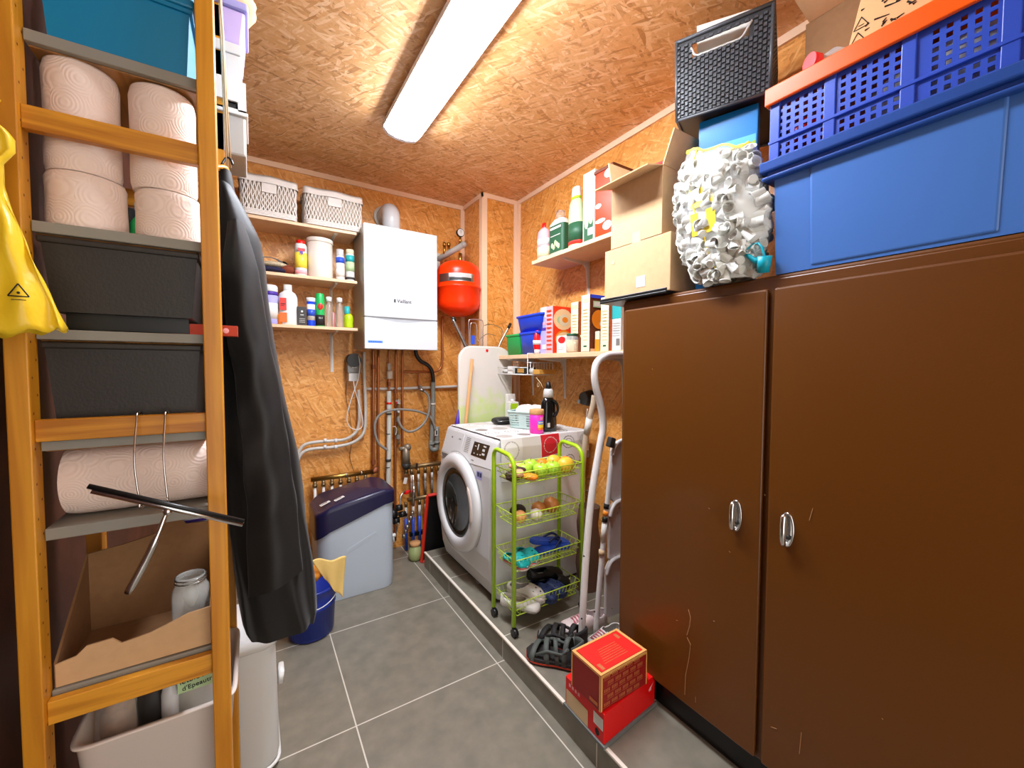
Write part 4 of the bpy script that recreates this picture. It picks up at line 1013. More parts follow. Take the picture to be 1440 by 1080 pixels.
# fascia seam, detergent drawer
def fx(z): return lerpt([(.34, 1.0), (.6, 1.0), (.765, 1.004), (.8, 1.008), (.935, 1.048)], z)
sm = [(2.432, .765), (2.35, .757), (2.27, .752), (2.2, .764), (2.12, .784), (2.0, .797), (1.9, .803), (1.789, .808)]
MB('mid_grey').tube([(fx(z)-.0003, y, z) for y, z in sm], .0016, 6).build('seam', t)
dr = [(2.42, .79), (2.40, .765), (2.27, .762), (2.22, .775), (2.30, .792)]
MB('mid_grey').add([(fx(z)-.001, y, z) for y, z in dr], [tuple(range(5))]).build('drawer_grip', t)
MB('light_grey').tube([(fx(z)-.0004, y, z) for y, z in ((2.425, .79), (2.30, .795), (2.21, .80), (2.17, .83), (2.165, .93))], .0012, 6).build('drawer', t)
M('screen', '#1b1816', .15); M('led', '#c9c4bd', .6)
b = MB('screen').add([(fx(z)-.0012, y, z) for y, z in ((2.03, .915), (1.855, .918), (1.862, .843), (2.035, .84))], [(0, 1, 2, 3)])
b.use('led')
for y, z, w, h in ((2.0, .893, .02, .004), (1.97, .893, .012, .03), (1.9, .905, .03, .008), (1.905, .885, .026, .012), (1.9, .865, .03, .01), (2.0, .855, .012, .006), (1.96, .855, .012, .006), (1.93, .858, .012, .006)):
    b.add([(fx(q)-.0022, p, q) for p, q in ((y+w/2, z+h/2), (y-w/2, z+h/2), (y-w/2, z-h/2), (y+w/2, z-h/2))], [(0, 1, 2, 3)])
b.build('display', t)
b = MB('mid_grey')
for k in range(9):
    z = .922-k*.0095; b.add([(fx(q)-.001, p, q) for p, q in ((2.13, z+.0015), (2.075, z+.0015), (2.075, z-.0015), (2.13, z-.0015))], [(0, 1, 2, 3)])
b.ball((fx(.895)-.0, 2.32, .895), (.001, .011, .009), 12, 6)
for q in ((2.21, .9), (2.0, .817)): b.add([(fx(q[1]+d)-.001, q[0]+e, q[1]+d) for e, d in ((.014, .003), (-.014, .003), (-.014, -.003), (.014, -.003))], [(0, 1, 2, 3)])
b.build('print', t)
b = MB('lavender').add([(fx(z)-.001, y, z) for y, z in ((1.935, .775), (1.87, .778), (1.872, .735), (1.937, .732))], [(0, 1, 2, 3)])
b.use('navy').add([(fx(z)-.0016, y, z) for y, z in ((1.925, .77), (1.90, .771), (1.901, .748), (1.926, .747))], [(0, 1, 2, 3)]).add([(fx(z)-.0016, y, z) for y, z in ((1.895, .77), (1.876, .771), (1.877, .748), (1.896, .747))], [(0, 1, 2, 3)])
b.build('energy_sticker', t)
# porthole door
DC = (1.0, 2.155, .545)
X = Matrix.Translation(DC) @ Euler((0, -pi/2, 0)).to_matrix().to_4x4()
M('door_white', '#dcdbda', .2, coat=.5)
MB('door_white').lathe([(.283, -.004), (.282, .014), (.270, .028), (.245, .036), (.22, .034), (.2, .026), (.196, .010), (.19, .006)], n=64, X=X).build('door', t)
M('door_glass', '#171510', .1, coat=.2)
dg = MB('door_glass').lathe([(.197, .012), (.185, .020), (.15, .008), (.1, -.012), (.05, -.02), (.001, -.022)], n=48, X=X)
dg.build('porthole_glass', t)
MB('mid_grey').tube([Vector(DC)+Vector((-.014, .196*cos(a), .196*sin(a))) for a in [i*pi/32 for i in range(64)]], .004, 8, True).build('door_seal', t)
M('handle_rose', '#cdb9ae', .3)
MB('handle_rose').tube([Vector(DC)+Vector((-.036, -.235*cos(a), .235*sin(a))) for a in [radians(-14+i*5) for i in range(11)]], [.004]+[.013]*9+[.004], 10, flat=.6).build('door_handle', t)
MB('mid_grey').tube([Vector(DC)+Vector((-.0, -.292*cos(a), .292*sin(a))) for a in [radians(-40+i*6) for i in range(26)]], .0016, 6).build('door_gap', t)
MB('light_grey').tube([(1.034, 1.98+.035*cos(a), .165+.035*sin(a)) for a in [i*pi/12 for i in range(24)]], .0012, 5, True).build('filter_flap', t)

# table cloth over it
for nm, hx in (('cloth_white', '#d8d4d0'), ('cloth_grey', '#a8a19a'), ('cloth_taupe', '#857d76'), ('cloth_red', '#c9202c'), ('cloth_pale', '#c9c2bb')): M(nm, hx, .55)
def clothmat(x, s):
    g = .128; gx, gy = (x-1.06)/g, s/g; i, j = floor(gx), floor(gy); fx_, fy_ = gx-i-.5, gy-j-.5; r = hypot(fx_, fy_)
    k = (i*7+j*11+i*j*3) % 5
    if (i, j) == (2, -1): return 'cloth_pale' if abs(r-.36) < .012 else 'cloth_red'
    if max(abs(fx_), abs(fy_)) > .46: return 'cloth_white'
    if k == 0: return 'cloth_grey' if r < .36 else 'cloth_pale'
    if k == 1: return 'cloth_taupe' if .28 < r < .33 or .16 < r < .2 else 'cloth_white'
    if k == 2: return 'cloth_taupe' if r < .3 else 'cloth_white'
    if k == 3: return 'cloth_pale'
    return 'cloth_grey' if .33 < r < .38 else 'cloth_white'
t = thing('table_cloth', 'white wipe-clean cloth with grey circles and a red square over the washing machine', 'cloth', (1.36, 2.1, .957))
CX0, CX1 = 1.062, 1.665
hz = lambda x: lerpt([(1.062, .74), (1.14, .735), (1.25, .745), (1.6, .79), (1.665, .80)], x)
b = MB('cloth_white')
L1, L2 = .62, .22
def cf(u, v):
    x = CX0+(CX1-CX0)*u; s = L1-(L1+L2)*v                    # s: distance back from the near edge; negative hangs down
    if s >= 0: return (x, 1.784+s, .9605+.0012*sin(9*x*6)*sin(s*30))
    d = -s/L2*(.9605-hz(x))
    return (x, 1.784-.010*min(1, d*20)-.006*sin(30*x)*min(1, d*6)-.01*d, .9605-d)
b.grid(cf, 150, 210, mf=lambda u, v: clothmat(CX0+(CX1-CX0)*u, L1-(L1+L2)*v)).build('cloth', t, solid=.0012)

TZ = .9625
t = thing('soft_pouch', 'black quilted purse lying on the cloth by the ironing board', 'purse', (1.38, 2.2, TZ))
MB('leatherette').grid(lambda u, v: (lambda a: (1.365+.072*(abs(cos(a))**.5*(1 if cos(a) > 0 else -1))*(sin(pi*v)**.4), 2.26+.05*(abs(sin(a))**.5*(1 if sin(a) > 0 else -1))*(sin(pi*v)**.4), TZ+.022-.021*cos(pi*v)))(2*pi*u), 40, 10, True).build('purse', t)
MB('steel').tube([(1.30, 2.21, TZ+.024), (1.365, 2.206, TZ+.026), (1.43, 2.21, TZ+.024)], .0015, 6).build('zip', t)
t = thing('black_case', 'small rounded black case behind the purse', 'case', (1.47, 2.33, TZ))
rloft(MB('black_plastic'), [(1.49, 2.32, .035, .025, .02, TZ), (1.49, 2.32, .04, .03, .02, TZ+.02), (1.49, 2.32, .036, .026, .02, TZ+.06)]).build('case', t)
# mint basket
t = thing('mint_basket', 'mint green plastic basket full of white cloths on the washing machine', 'basket', (1.41, 2.02, TZ))
M('mint', '#b9cfc8', .45)
bx = Matrix.Translation((1.425, 2.02, TZ)) @ Euler((0, 0, radians(-62))).to_matrix().to_4x4()
b = MB('mint'); H_ = .098
def mb(u, v):
    P = rr(0, 0, .12+.014*v, .065+.012*v, .025, 0, n=5); k = len(P); f = u*k; i = int(f) % k; q = f-int(f)
    p = Vector(P[i]).lerp(Vector(P[(i+1) % k]), q); return (p.x, p.y, .002+H_*v)
b.grid(mb, 96, 14, True, smooth=False, mf=lambda u, v: None if (.12 < v < .88 and int(u*96) % 2 == 0 and int(v*14) % 2 == 0) else 'mint', X=bx)
b.build('weave', t, solid=.003)
b = MB('mint').add([bx @ Vector((x, y, .004)) for x, y in ((-.12, -.065), (.12, -.065), (.12, .065), (-.12, .065))], [(0, 1, 2, 3)])
b.tube([bx @ Vector((p[0], p[1], H_+.002)) for p in rr(0, 0, .136, .079, .03, 0, n=5)], .005, 8, True); b.build('rim', t)
t = thing('white_cloths', 'bunched white cloths heaped in the mint basket', 'cloths', (1.42, 2.02, TZ+.09))
MB('paper').grid(lambda u, v: bx @ Vector((.11*cos(2*pi*u)*sin(pi*v), .056*sin(2*pi*u)*sin(pi*v), H_-.006-.045*cos(pi*v)*(1+.5*sin(6*2*pi*u)*sin(pi*v)))), 40, 14, True).build('cloth_heap', t)
# green-white carton behind
t = thing('juice_carton', 'small green and white carton with a spout behind the mint basket', 'carton', (1.5, 2.28, TZ))
c = PY(724, 572, 2.30)
b = MB('paper').box(c.x-.04, c.x+.03, 2.30, 2.35, TZ, c.z+.032); b.use('lime').box(c.x-.034, c.x+.024, 2.299, 2.3, c.z-.03, c.z+.022); b.build('carton', t, bevel=.002)
MB('white_plastic').cyl((c.x-.004, 2.325, c.z+.03), (c.x-.004, 2.325, c.z+.05), .012).build('spout', t)
# pink tub
p0 = (1.335, 1.845)
t = thing('pink_tub', 'bright pink cylindrical tub with a wood-coloured lid near the cloth edge', 'tub', (*p0, TZ))
M('hot_pink', '#f234b4', .35)
b = MB('hot_pink').lathe([(.001, 0), (.036, 0), (.039, .004), (.039, .105), (.035, .108), (.001, .108)], (*p0, TZ), 32)
b.build('tub_body', t)
MB('cork').lathe([(.040, .106), (.041, .108), (.041, .13), (.038, .134), (.001, .134)], (*p0, TZ), 32).build('lid', t)
b = MB('sky_blue')
def arcpatch(b, cx, cy, r, a0, a1, z0, z1, m, n=10): b.use(m).grid(lambda u, v: (cx+r*cos(radians(a0+(a1-a0)*u)), cy+r*sin(radians(a0+(a1-a0)*u)), z0+(z1-z0)*v), n, 1)
arcpatch(b, *p0, .0395, -115, -55, TZ+.052, TZ+.072, 'sky_blue'); arcpatch(b, *p0, .0395, -115, -55, TZ+.034, TZ+.052, 'yellow'); arcpatch(b, *p0, .0395, -112, -58, TZ+.022, TZ+.034, 'orange')
arcpatch(b, *p0, .0396, -95, -65, TZ+.076, TZ+.092, 'pale_pink'); arcpatch(b, *p0, .0398, -110, -60, TZ+.058, TZ+.066, 'paper')
b.build('label', t)
# black detergent bottle
p1 = (1.435, 1.87)
t = thing('detergent_bottle', 'tall black detergent bottle with a silver collar beside the pink tub', 'bottle', (*p1, TZ))
M('black_gloss', '#0c0f10', .15, coat=.4)
MB('black_gloss').lathe([(.001, 0), (.052, 0), (.056, .01), (.056, .06), (.05, .10), (.048, .13), (.046, .165), (.034, .188), (.022, .2), (.001, .2)], (*p1, TZ), 36, sx=1, sy=.68).build('bottle_body', t)
MB('black_gloss').tube(smooth_path([(p1[0]+.004, p1[1]-.036, TZ+.182), (p1[0]+.03, p1[1]-.04, TZ+.16), (p1[0]+.036, p1[1]-.042, TZ+.12), (p1[0]+.016, p1[1]-.040, TZ+.085)]), .008, 8).build('grip', t)
MB('light_grey').lathe([(.024, .194), (.031, .197), (.029, .222), (.027, .232), (.022, .244), (.001, .244)], (*p1, TZ), 28).build('collar', t)
MB('black_plastic').lathe([(.017, .242), (.016, .262), (.009, .285), (.001, .287)], (*p1, TZ), 20).build('nozzle', t)
b = MB('paper'); b.box(p1[0]-.034, p1[0]-.018, p1[1]-.042, p1[1]-.038, TZ+.028, TZ+.052); b.build('label', t)

# ================================================================== ironing board and things behind the machine
t = thing('ironing_board', 'upright ironing board with a pale cover behind the washing machine', 'ironing board', (1.36, 2.54, .1))
m = M('board_cover', '#d2cabf', .9)
n_, l_ = m.node_tree.nodes, m.node_tree.links
tc = n_.new('ShaderNodeTexCoord'); nz = n_.new('ShaderNodeTexNoise'); nz.inputs['Scale'].default_value = 16; nz.inputs['Detail'].default_value = 5
l_.new(tc.outputs['Object'], nz.inputs['Vector']); sx_ = n_.new('ShaderNodeSeparateXYZ'); l_.new(tc.outputs['Object'], sx_.inputs[0])
k1 = mathn(n_, l_, 'MULTIPLY_ADD', sx_.outputs[2], -3.2, 3.65); k2 = mathn(n_, l_, 'ADD', k1, mathn(n_, l_, 'MULTIPLY_ADD', nz.outputs['Fac'], 1.6, -.8))
cr = n_.new('ShaderNodeValToRGB'); cr.color_ramp.elements[0].position = .25; cr.color_ramp.elements[1].position = .8
cr.color_ramp.elements[0].color = lin('#d2cabf'); cr.color_ramp.elements[1].color = lin('#c3d08c'); l_.new(k2, cr.inputs[0]); l_.new(cr.outputs[0], n_['Principled BSDF'].inputs['Base Color'])
BW = .205; bxc = 1.375; yb0 = 2.49
outline = [(-BW, .12), (BW, .12), (BW, 1.36)]+[(BW-.13+.13*cos(a), 1.36+.115*sin(a)) for a in [radians(10*i) for i in range(1, 10)]]+[(-BW+.10-.10*sin(a), 1.375+.10*cos(a)) for a in [radians(10*i) for i in range(0, 10)]]
shx = lambda z: .012*(z-.1)
MB('board_cover').prism([(bxc+x-.01+shx(z)*(.0 if x < 0 else 1.2), z) for x, z in outline], 'xz', yb0, yb0+.03, X=None).build('padded_top', t, bevel=.012, seg=3)
c = PY(685, 493, yb0-.001); MB('red').tube([c, c+Vector((0, -.001, 0))], .010, 16).build('badge', t)
b = MB('steel'); ym = yb0+.05
def loop(us, r=.004, yy=ym): return smooth_path([PY(u, v, yy) for u, v in us], 5)
b.tube(loop([(637, 449), (645, 466), (655, 487), (660, 500)]), .012, 10).build('leg', t)
MB('black_plastic').tube([PY(636, 446, ym), PY(640, 452, ym)], .014, 10).build('leg_tip', t)
MB('steel').tube(loop([(716, 459), (709, 472), (702, 486), (698, 500)]), .007, 10).build('leg', t)
MB('black_plastic').tube([PY(718, 455, ym), PY(714.5, 462, ym)], .0105, 10).build('leg_tip', t)
MB('chrome').tube(loop([(660, 490), (659.5, 470), (659, 453), (663, 449), (675, 450), (679, 453), (679, 470), (679, 488)]), .0035, 8).tube(loop([(662, 488), (661, 470), (662, 456), (666, 454), (670, 458), (671, 488)]), .0035, 8).tube(loop([(680, 458), (690, 456), (702, 460), (706, 466), (703, 486)]), .0028, 8).tube(loop([(672, 480), (684, 470), (697, 472)]), .0025, 8).build('iron_rest', t)
b = MB('lid_blue').box(*(lambda p: (p.x-.012, p.x+.012, yb0+.035, yb0+.045, p.z-.03, p.z+.03))(PY(665, 478, yb0+.04))).build('clip', t)
t = thing('broom_stick', 'thin wooden stick leaning against the pale ironing board', 'stick', PY(648, 598, 2.46))
a = PY(664, 505, 2.455)
MB('cork').tube([a, Vector((1.10, 2.462, .102))], .011, 12).build('stick', t)
t = thing('purple_pole', 'purple pole tip standing behind the stick at the washing machine edge', 'pole', PY(643, 590, 2.58))
a = PY(645, 576, 2.50)
MB('purple').tube([a, a+Vector((-.012, 0, -.10)), Vector((a.x+.005, 2.50, .102))], [.004, .018, .018], 10).build('pole', t)
t = thing('paper_pack', 'white packet standing behind the ironing board edge', 'packet', (1.6, 2.45, .1))
c = PY(719, 560, 2.44); MB('warm_white').box(c.x-.03, c.x+.035, 2.44, 2.475, .101, c.z+.03).build('packet', t, bevel=.003)

# ================================================================== right wall shelves
t = thing('wall_shelf', 'long pale wood shelf with food boxes on the right side above the washing machine', 'shelf', (1.6, 1.95, 1.41))
t['label'] = 'long pale wood shelf carrying cereal boxes above the washing machine'
LZ = 1.412
MB('shelf_wood').box(1.47, XR, 1.18, 2.56, LZ-.026, LZ).build('board', t, bevel=.002)
for y in (2.42, 2.06, 1.56): bracket(t, XR, y, LZ-.026, .22, .26, axis='x')
t = thing('wall_shelf', 'short pale wood shelf with garden bottles under the ceiling trim', 'shelf', (1.6, 1.7, 1.97))
UZ = 1.985
MB('shelf_wood').box(1.47, XR, 1.22, 2.094, UZ-.022, UZ).build('board', t, bevel=.002)
for y in (1.85, 1.35): bracket(t, XR, y, UZ-.022, .20, .24, axis='x')

def carton(name, label, cat, x0, x1, y0, y1, z0, z1, body, patches=(), tilt=0, group=None, bevel=.0012):
    """upright carton; patches (face, a0, a1, b0, b1, material) as fractions read from the room: '-x' spine, '-y' side"""
    t = thing(name, label, cat, ((x0+x1)/2, (y0+y1)/2, z0), group=group)
    MB(body).box(x0, x1, y0, y1, z0, z1).build('carton', t, bevel=bevel)
    if patches:
        b = MB(patches[0][5])
        for k, (f, a0, a1, b0, b1, m) in enumerate(patches):
            b.use(m); e = .0008+.0003*k; zz0, zz1 = z0+(z1-z0)*b0, z0+(z1-z0)*b1
            if f == '-x': b.quad((x0-e, y1-(y1-y0)*a0, zz0), (x0-e, y1-(y1-y0)*a1, zz0), (x0-e, y1-(y1-y0)*a1, zz1), (x0-e, y1-(y1-y0)*a0, zz1))
            elif f == '-y': b.quad((x0+(x1-x0)*a0, y0-e, zz0), (x0+(x1-x0)*a1, y0-e, zz0), (x0+(x1-x0)*a1, y0-e, zz1), (x0+(x1-x0)*a0, y0-e, zz1))
            elif f == 'o-x':   # oval
                cy, cz = y1-(y1-y0)*(a0+a1)/2, (zz0+zz1)/2; ry, rz = (y1-y0)*(a1-a0)/2, (zz1-zz0)/2
                b.add([(x0-e, cy+ry*cos(q*pi/9), cz+rz*sin(q*pi/9)) for q in range(18)], [tuple(range(18))])
            elif f == 'o-y':
                cx, cz = x0+(x1-x0)*(a0+a1)/2, (zz0+zz1)/2; rx, rz = (x1-x0)*(a1-a0)/2, (zz1-zz0)/2
                b.add([(cx+rx*cos(q*pi/9), y0-e, cz+rz*sin(q*pi/9)) for q in range(18)], [tuple(range(18))])
        b.build('print', t)
    if tilt: t.rotation_euler = (0, 0, tilt)
    return t
def yx(u, x=1.49, v=470): return PX(u, v, x).y
def zx(u, v, x=1.49): return PX(u, v, x).z
# plastic tubs
def tubbin(name, label, u0, u1, v1, z0, mat, x0=1.49, dep=.15, group=None, z1=None):
    y1, y0 = yx(u0, x0), yx(u1, x0); z1 = z1 or zx((u0+u1)/2, v1, x0); t = thing(name, label, 'tub', (x0+dep/2, (y0+y1)/2, z0), group=group)
    cx, cy, hx, hy = x0+dep/2, (y0+y1)/2, dep/2, (y1-y0)/2
    rloft(MB(mat), [(cx, cy, hx*.86, hy*.84, .012, z0), (cx, cy, hx, hy*.96, .014, z1-.012)], n=4, cap1=False).build('tub_body', t)
    rloft(MB(mat), [(cx, cy, hx, hy*.96, .014, z1-.016), (cx, cy, hx+.005, hy+.003, .014, z1-.014), (cx, cy, hx+.005, hy+.003, .014, z1-.003), (cx, cy, hx, hy, .014, z1)], n=4).build('rim', t)
    return t, (x0, y0, y1, z1)
Zs = LZ+.001
tubbin('storage_tub', 'small green plastic tub at the end of the food shelf', 711, 732, 470, Zs, 'green', 1.52, .13)
a_, (q0, q1, q2, q3) = tubbin('storage_tub', 'blue plastic tub at the bottom of the stacked pair on the food shelf', 730, 757, 466.5, Zs, 'blue', 1.50, .19)
tb, (q4, q5, q6, q7) = tubbin('storage_tub', 'blue plastic tub with a grey label on top of the stacked pair', 726, 762, 442, q3+.001, 'blue', 1.50, .20)
b = MB('light_grey').quad((1.54, q5-.0035, q3+.02), (1.68, q5-.0035, q3+.02), (1.68, q5-.0035, q7-.02), (1.54, q5-.0035, q7-.02)); b.build('label', tb)
# squeeze bottle upside down
sp = PX(754, 490, 1.50)
t = bottle('squeeze_bottle', 'red and white squeeze bottle standing on its white cap by the blue tubs', 'bottle', 1.51, sp.y, Zs, [(.02, .022), (.026, .04), (.030, .07), (.022, .12), (.010, .148), (.001, .15)], 'red', 'white_plastic', [(.001, 0), (.022, 0), (.022, .03), (.016, .032)], [(.058, .085, .0315, 'paper')], sy=.7)
y1, y0 = yx(760, 1.52), yx(769, 1.52)
carton('snack_pack', 'violet and white upright packet behind the pink-edged packet', 'packet', 1.52, 1.66, y0, y1, Zs, zx(765, 432, 1.52), 'lavender', [('-x', 0, 1, .78, 1, 'paper'), ('-x', .1, .9, .5, .56, 'purple'), ('-x', .1, .8, .62, .68, 'pale_pink'), ('-x', .3, .9, .1, .2, 'paper')])
M('packet_red', '#ee3d16', .45); M('cream_swirl', '#f7cf98', .6)
y1, y0 = yx(768), yx(777.5)
t = carton('mix_packet', 'red packet with a cream swirl picture and pink spine', 'packet', 1.49, 1.64, y0, y1, Zs, zx(772, 431), 'packet_red',
    [('-x', 0, 1, 0, 1, 'pale_pink'), ('o-y', .02, 1.0, .5, .95, 'cream_swirl'), ('o-y', .2, .7, .62, .8, 'pale_green'), ('o-y', .3, .8, .58, .84, 'cream'), ('o-y', .45, .75, .66, .78, 'orange'), ('o-y', .1, 1.0, .1, .5, 'orange'), ('o-y', .14, 1.0, .12, .46, 'cream_swirl')]+[('-x', .15, .85, .08+.09*k, .11+.09*k, 'packet_red') for k in range(10)])
y1, y0 = yx(783, 1.485), yx(796, 1.485)
carton('sauce_carton', 'short white carton with a red spot in front of the red packet', 'carton', 1.485, 1.53, y0, y1, Zs, zx(790, 472, 1.485), 'paper', [('o-x', .15, .95, .55, .95, 'red'), ('-x', .1, .8, .3, .33, 'light_grey'), ('-x', .1, .8, .2, .23, 'light_grey')])
M('grain', '#d9b67a', .8, bump=.6, bscale=200, var=.3)
c = PX(803, 485, 1.51)
t = thing('grain_jar', 'glass jar of beige grains with a green lid on the food shelf', 'jar', (1.52, c.y, Zs))
MB('grain').lathe([(.001, .003), (.031, .003), (.033, .01), (.033, .07), (.001, .072)], (1.52, c.y, Zs)).build('grains', t)
MB('jar_glass').lathe([(.001, 0), (.034, 0), (.0365, .01), (.0365, .082), (.03, .092), (.029, .096)], (1.52, c.y, Zs)).build('jar_body', t)
MB('dark_green').lathe([(.031, .094), (.033, .096), (.033, .106), (.001, .107)], (1.52, c.y, Zs)).build('lid', t)
c = PX(815, 485, 1.51)
t = thing('dark_jar', 'small dark brown jar beside the jar of grains', 'jar', (1.53, c.y, Zs))
MB('chocolate').lathe([(.001, 0), (.02, 0), (.021, .006), (.021, .07), (.016, .08), (.001, .081)], (1.53, c.y-.012, Zs)).build('jar_body', t)
MB('pale_green').lathe([(.019, .08), (.02, .082), (.02, .094), (.001, .095)], (1.53, c.y-.012, Zs)).build('lid', t)
M('spine_cream', '#f2e2b8', .6)
def cereal(u0, u1, v1, x0, x1, lab, extra=()):
    y1, y0 = yx(u0, x0), yx(u1, x0)
    pt = [('-x', 0, 1, 0, 1, 'spine_cream'), ('-x', .1, .9, .86, .94, 'pale_green'), ('-x', .3, .7, .08, .11, 'dark_green')]+[('-x', .2, .8, .2+.06*k, .215+.06*k, 'beige') for k in range(10)]
    return carton('cereal_box', lab, 'cereal box', x0, x1, y0, y1, Zs, zx((u0+u1)/2, v1, x0), 'chocolate', pt+list(extra), group='cereal boxes on the food shelf')
M('cereal_orange', '#c9591c', .5)
cereal(803, 813, 425, 1.55, 1.66, 'cereal box with cream spine standing behind the jar of grains', [('-y', 0, 1, 0, 1, 'cereal_orange')])
cereal(817.5, 829, 415, 1.47, 1.66, 'tall cereal box with cream spine, dark brown side and a blue top flap', [('-y', .0, 1, .94, 1.0, 'blue'), ('-y', .1, 1, .78, .89, 'pale_green'), ('-y', .14, 1, .8, .87, 'paper'), ('o-y', .05, .62, .40, .74, 'orange'), ('o-y', .34, .5, .45, .54, 'paper'), ('-y', .62, .95, .5, .62, 'yellow'), ('-y', .0, 1, .0, .05, 'beige')])
cereal(845, 856, 418, 1.475, 1.60, 'cereal box with cream spine nearest the brown cabinet', [('-y', 0, 1, 0, 1, 'cereal_orange')])
y1, y0 = yx(835, 1.50), yx(841, 1.50)
carton('small_carton', 'small cream carton with a green patch between two cereal boxes', 'carton', 1.50, 1.56, y0-.01, y1-.01, Zs, zx(838, 466, 1.5), 'cream', [('-y', .3, .9, .4, .85, 'dark_green'), ('-x', 0, 1, .0, .6, 'orange')])
y1, y0 = yx(860.5, 1.49), yx(873, 1.49)
carton('coffee_pack', 'white packet with a teal green top next to the brown cabinet', 'packet', 1.49, 1.56, y0, y1, Zs, zx(866, 423, 1.49), 'paper', [('-x', 0, 1, .64, 1, 'band_teal'), ('-x', .5, .9, .1, .24, 'mid_grey')]+[('-x', .1, .9, .3+.05*k, .315+.05*k, 'light_grey') for k in range(6)])
# wire basket hooked under the food shelf
t = thing('wire_basket', 'white wire basket hooked under the food shelf', 'wire basket', (1.58, 2.28, 1.33))
b = MB('white_plastic')
ya, yb_ = PX(697, 520, 1.462).y, PX(742, 520, 1.462).y; xa, xb = 1.462, 1.66; zb_, zt_ = PX(742, 527, 1.462).z, LZ-.04
for x, y in ((xa, ya), (xa, yb_)):
    b.tube(smooth_path([(1.51, y, LZ+.004), (xa+.004, y, LZ+.004), (xa-.001, y, LZ-.002), (xa, y, LZ-.03), (xa, y, zb_+.01), (xa+.01, y, zb_), (xb, y, zb_)], 3), .0038, 6)
for y in (ya, yb_): b.tube([(xa, y, zt_-.012), (xb, y, zt_-.012), (xb, y, zb_)], .0024, 6)
b.tube([(xa, ya, zb_), (xa, yb_, zb_), (xb, yb_, zb_), (xb, ya, zb_)], .004, 6, True)
b.tube([(xa, ya, zb_+.045), (xa, yb_, zb_+.045)], .0024, 6); b.tube([(xb, ya, zt_-.012), (xb, yb_, zt_-.012)], .0024, 6)
for k in range(1, 9):
    x = xa+(xb-xa)*k/9
    b.tube([(x, yb_, zt_-.012), (x, yb_, zb_), (x, ya, zb_), (x, ya, zt_-.012)], .0024, 5)
for k in range(1, 12): y = ya+(yb_-ya)*k/12; b.tube([(xa, y, zb_), (xb, y, zb_), (xb, y, zt_-.012)], .0016, 5)
b.build('wires', t)
zi = zb_+.004
carton('small_carton', 'small white box in the wire basket', 'box', 1.475, 1.52, 2.32, 2.38, zi, zi+.05, 'paper')
carton('small_carton', 'dark box with a gold front in the wire basket', 'box', 1.475, 1.56, 2.16, 2.29, zi, zi+.042, 'ink', [('-x', .25, .85, .2, .8, 'gold')])
t = thing('wood_brush', 'round wooden brush block in the wire basket', 'brush', (1.58, 2.26, zi))
MB('cork').lathe([(.001, 0), (.04, 0), (.04, .02), (.001, .022)], (1.6, 2.33, zi+.045)).build('block', t); MB('dark_grey').lathe([(.036, 0), (.034, .045)], (1.6, 2.33, zi)).build('bristles', t)
t = thing('wood_box', 'small flat wooden box in the wire basket', 'box', (1.58, 2.06, zi)); MB('gold').box(1.50, 1.63, 2.045, 2.12, zi, zi+.03).build('box', t, bevel=.002)
t = thing('paper_scraps', 'crumpled silver and white wrappings in the wire basket', 'wrapping', (1.49, 2.44, zi))
MB('light_grey').ball((1.51, 2.44, zi+.016), (.03, .05, .016), 10, 6).ball((1.50, 2.13, zi+.02), (.018, .02, .02), 8, 5).build('scraps', t)
t = thing('rubber_band', 'loose pale loop of cord hanging from the wire basket', 'cord', (1.47, 2.1, zb_))
p = PX(757, 541, 1.5); MB('cream').tube([p+Vector((0, .010*cos(a), .013*sin(a)+.0)) for a in [i*pi/8 for i in range(16)]], .0012, 5, True).tube([PX(754, 531, 1.48), PX(760, 538, 1.49), PX(764, 546, 1.5)], .0014, 5).build('cord', t)

# --- upper shelf bottles
Zu = UZ+.001
def uy(u, x=1.54): return PX(u, 340, x).y
t = bottle('weed_bottle', 'pink and white bottle with a red cap at the end of the garden shelf', 'bottle', 1.55, uy(763), Zu, [(.001, 0), (.05, 0), (.053, .008), (.053, .15), (.045, .19), (.018, .212), (.001, .212)], 'pale_pink', 'red', [(.016, .21), (.017, .213), (.016, .24), (.001, .241)], [(.03, .09, .0536, 'cream'), (.004, .025, .0536, 'pale_green'), (.1, .14, .0536, 'paper')], sx=.62)
y1, y0 = uy(772.5), uy(793)
t = thing('garden_bottle', 'flat bottle with a dark green label and clear cap on the garden shelf', 'bottle', (1.56, (y0+y1)/2, Zu))
hy = (y1-y0)/2*.97; cy = (y0+y1)/2
rloft(MB('warm_white'), [(1.57, cy, .035, hy, .02, Zu), (1.57, cy, .037, hy, .02, Zu+.2), (1.57, cy, .025, hy*.6, .02, Zu+.228)]).build('bottle_body', t)
rloft(MB('dark_green'), [(1.57, cy, .0378, hy+.0008, .02, Zu+.03), (1.57, cy, .0378, hy+.0008, .02, Zu+.19)], cap0=False, cap1=False).build('label', t)
b = MB('pale_green')
for k in range(5): b.ball((1.531, cy-.03+.015*k, Zu+.06+.012*(k % 3)), (.001, .012, .016), 8, 5)
b.use('paper').box(1.5305, 1.5315, cy-.05, cy+.05, Zu+.165, Zu+.178).box(1.5305, 1.5315, cy-.045, cy+.045, Zu+.125, Zu+.129)
b.build('print', t)
MB('clear_plastic').lathe([(.028, .225), (.03, .228), (.026, .275), (.001, .276)], (1.57, cy, Zu)).build('cap', t)
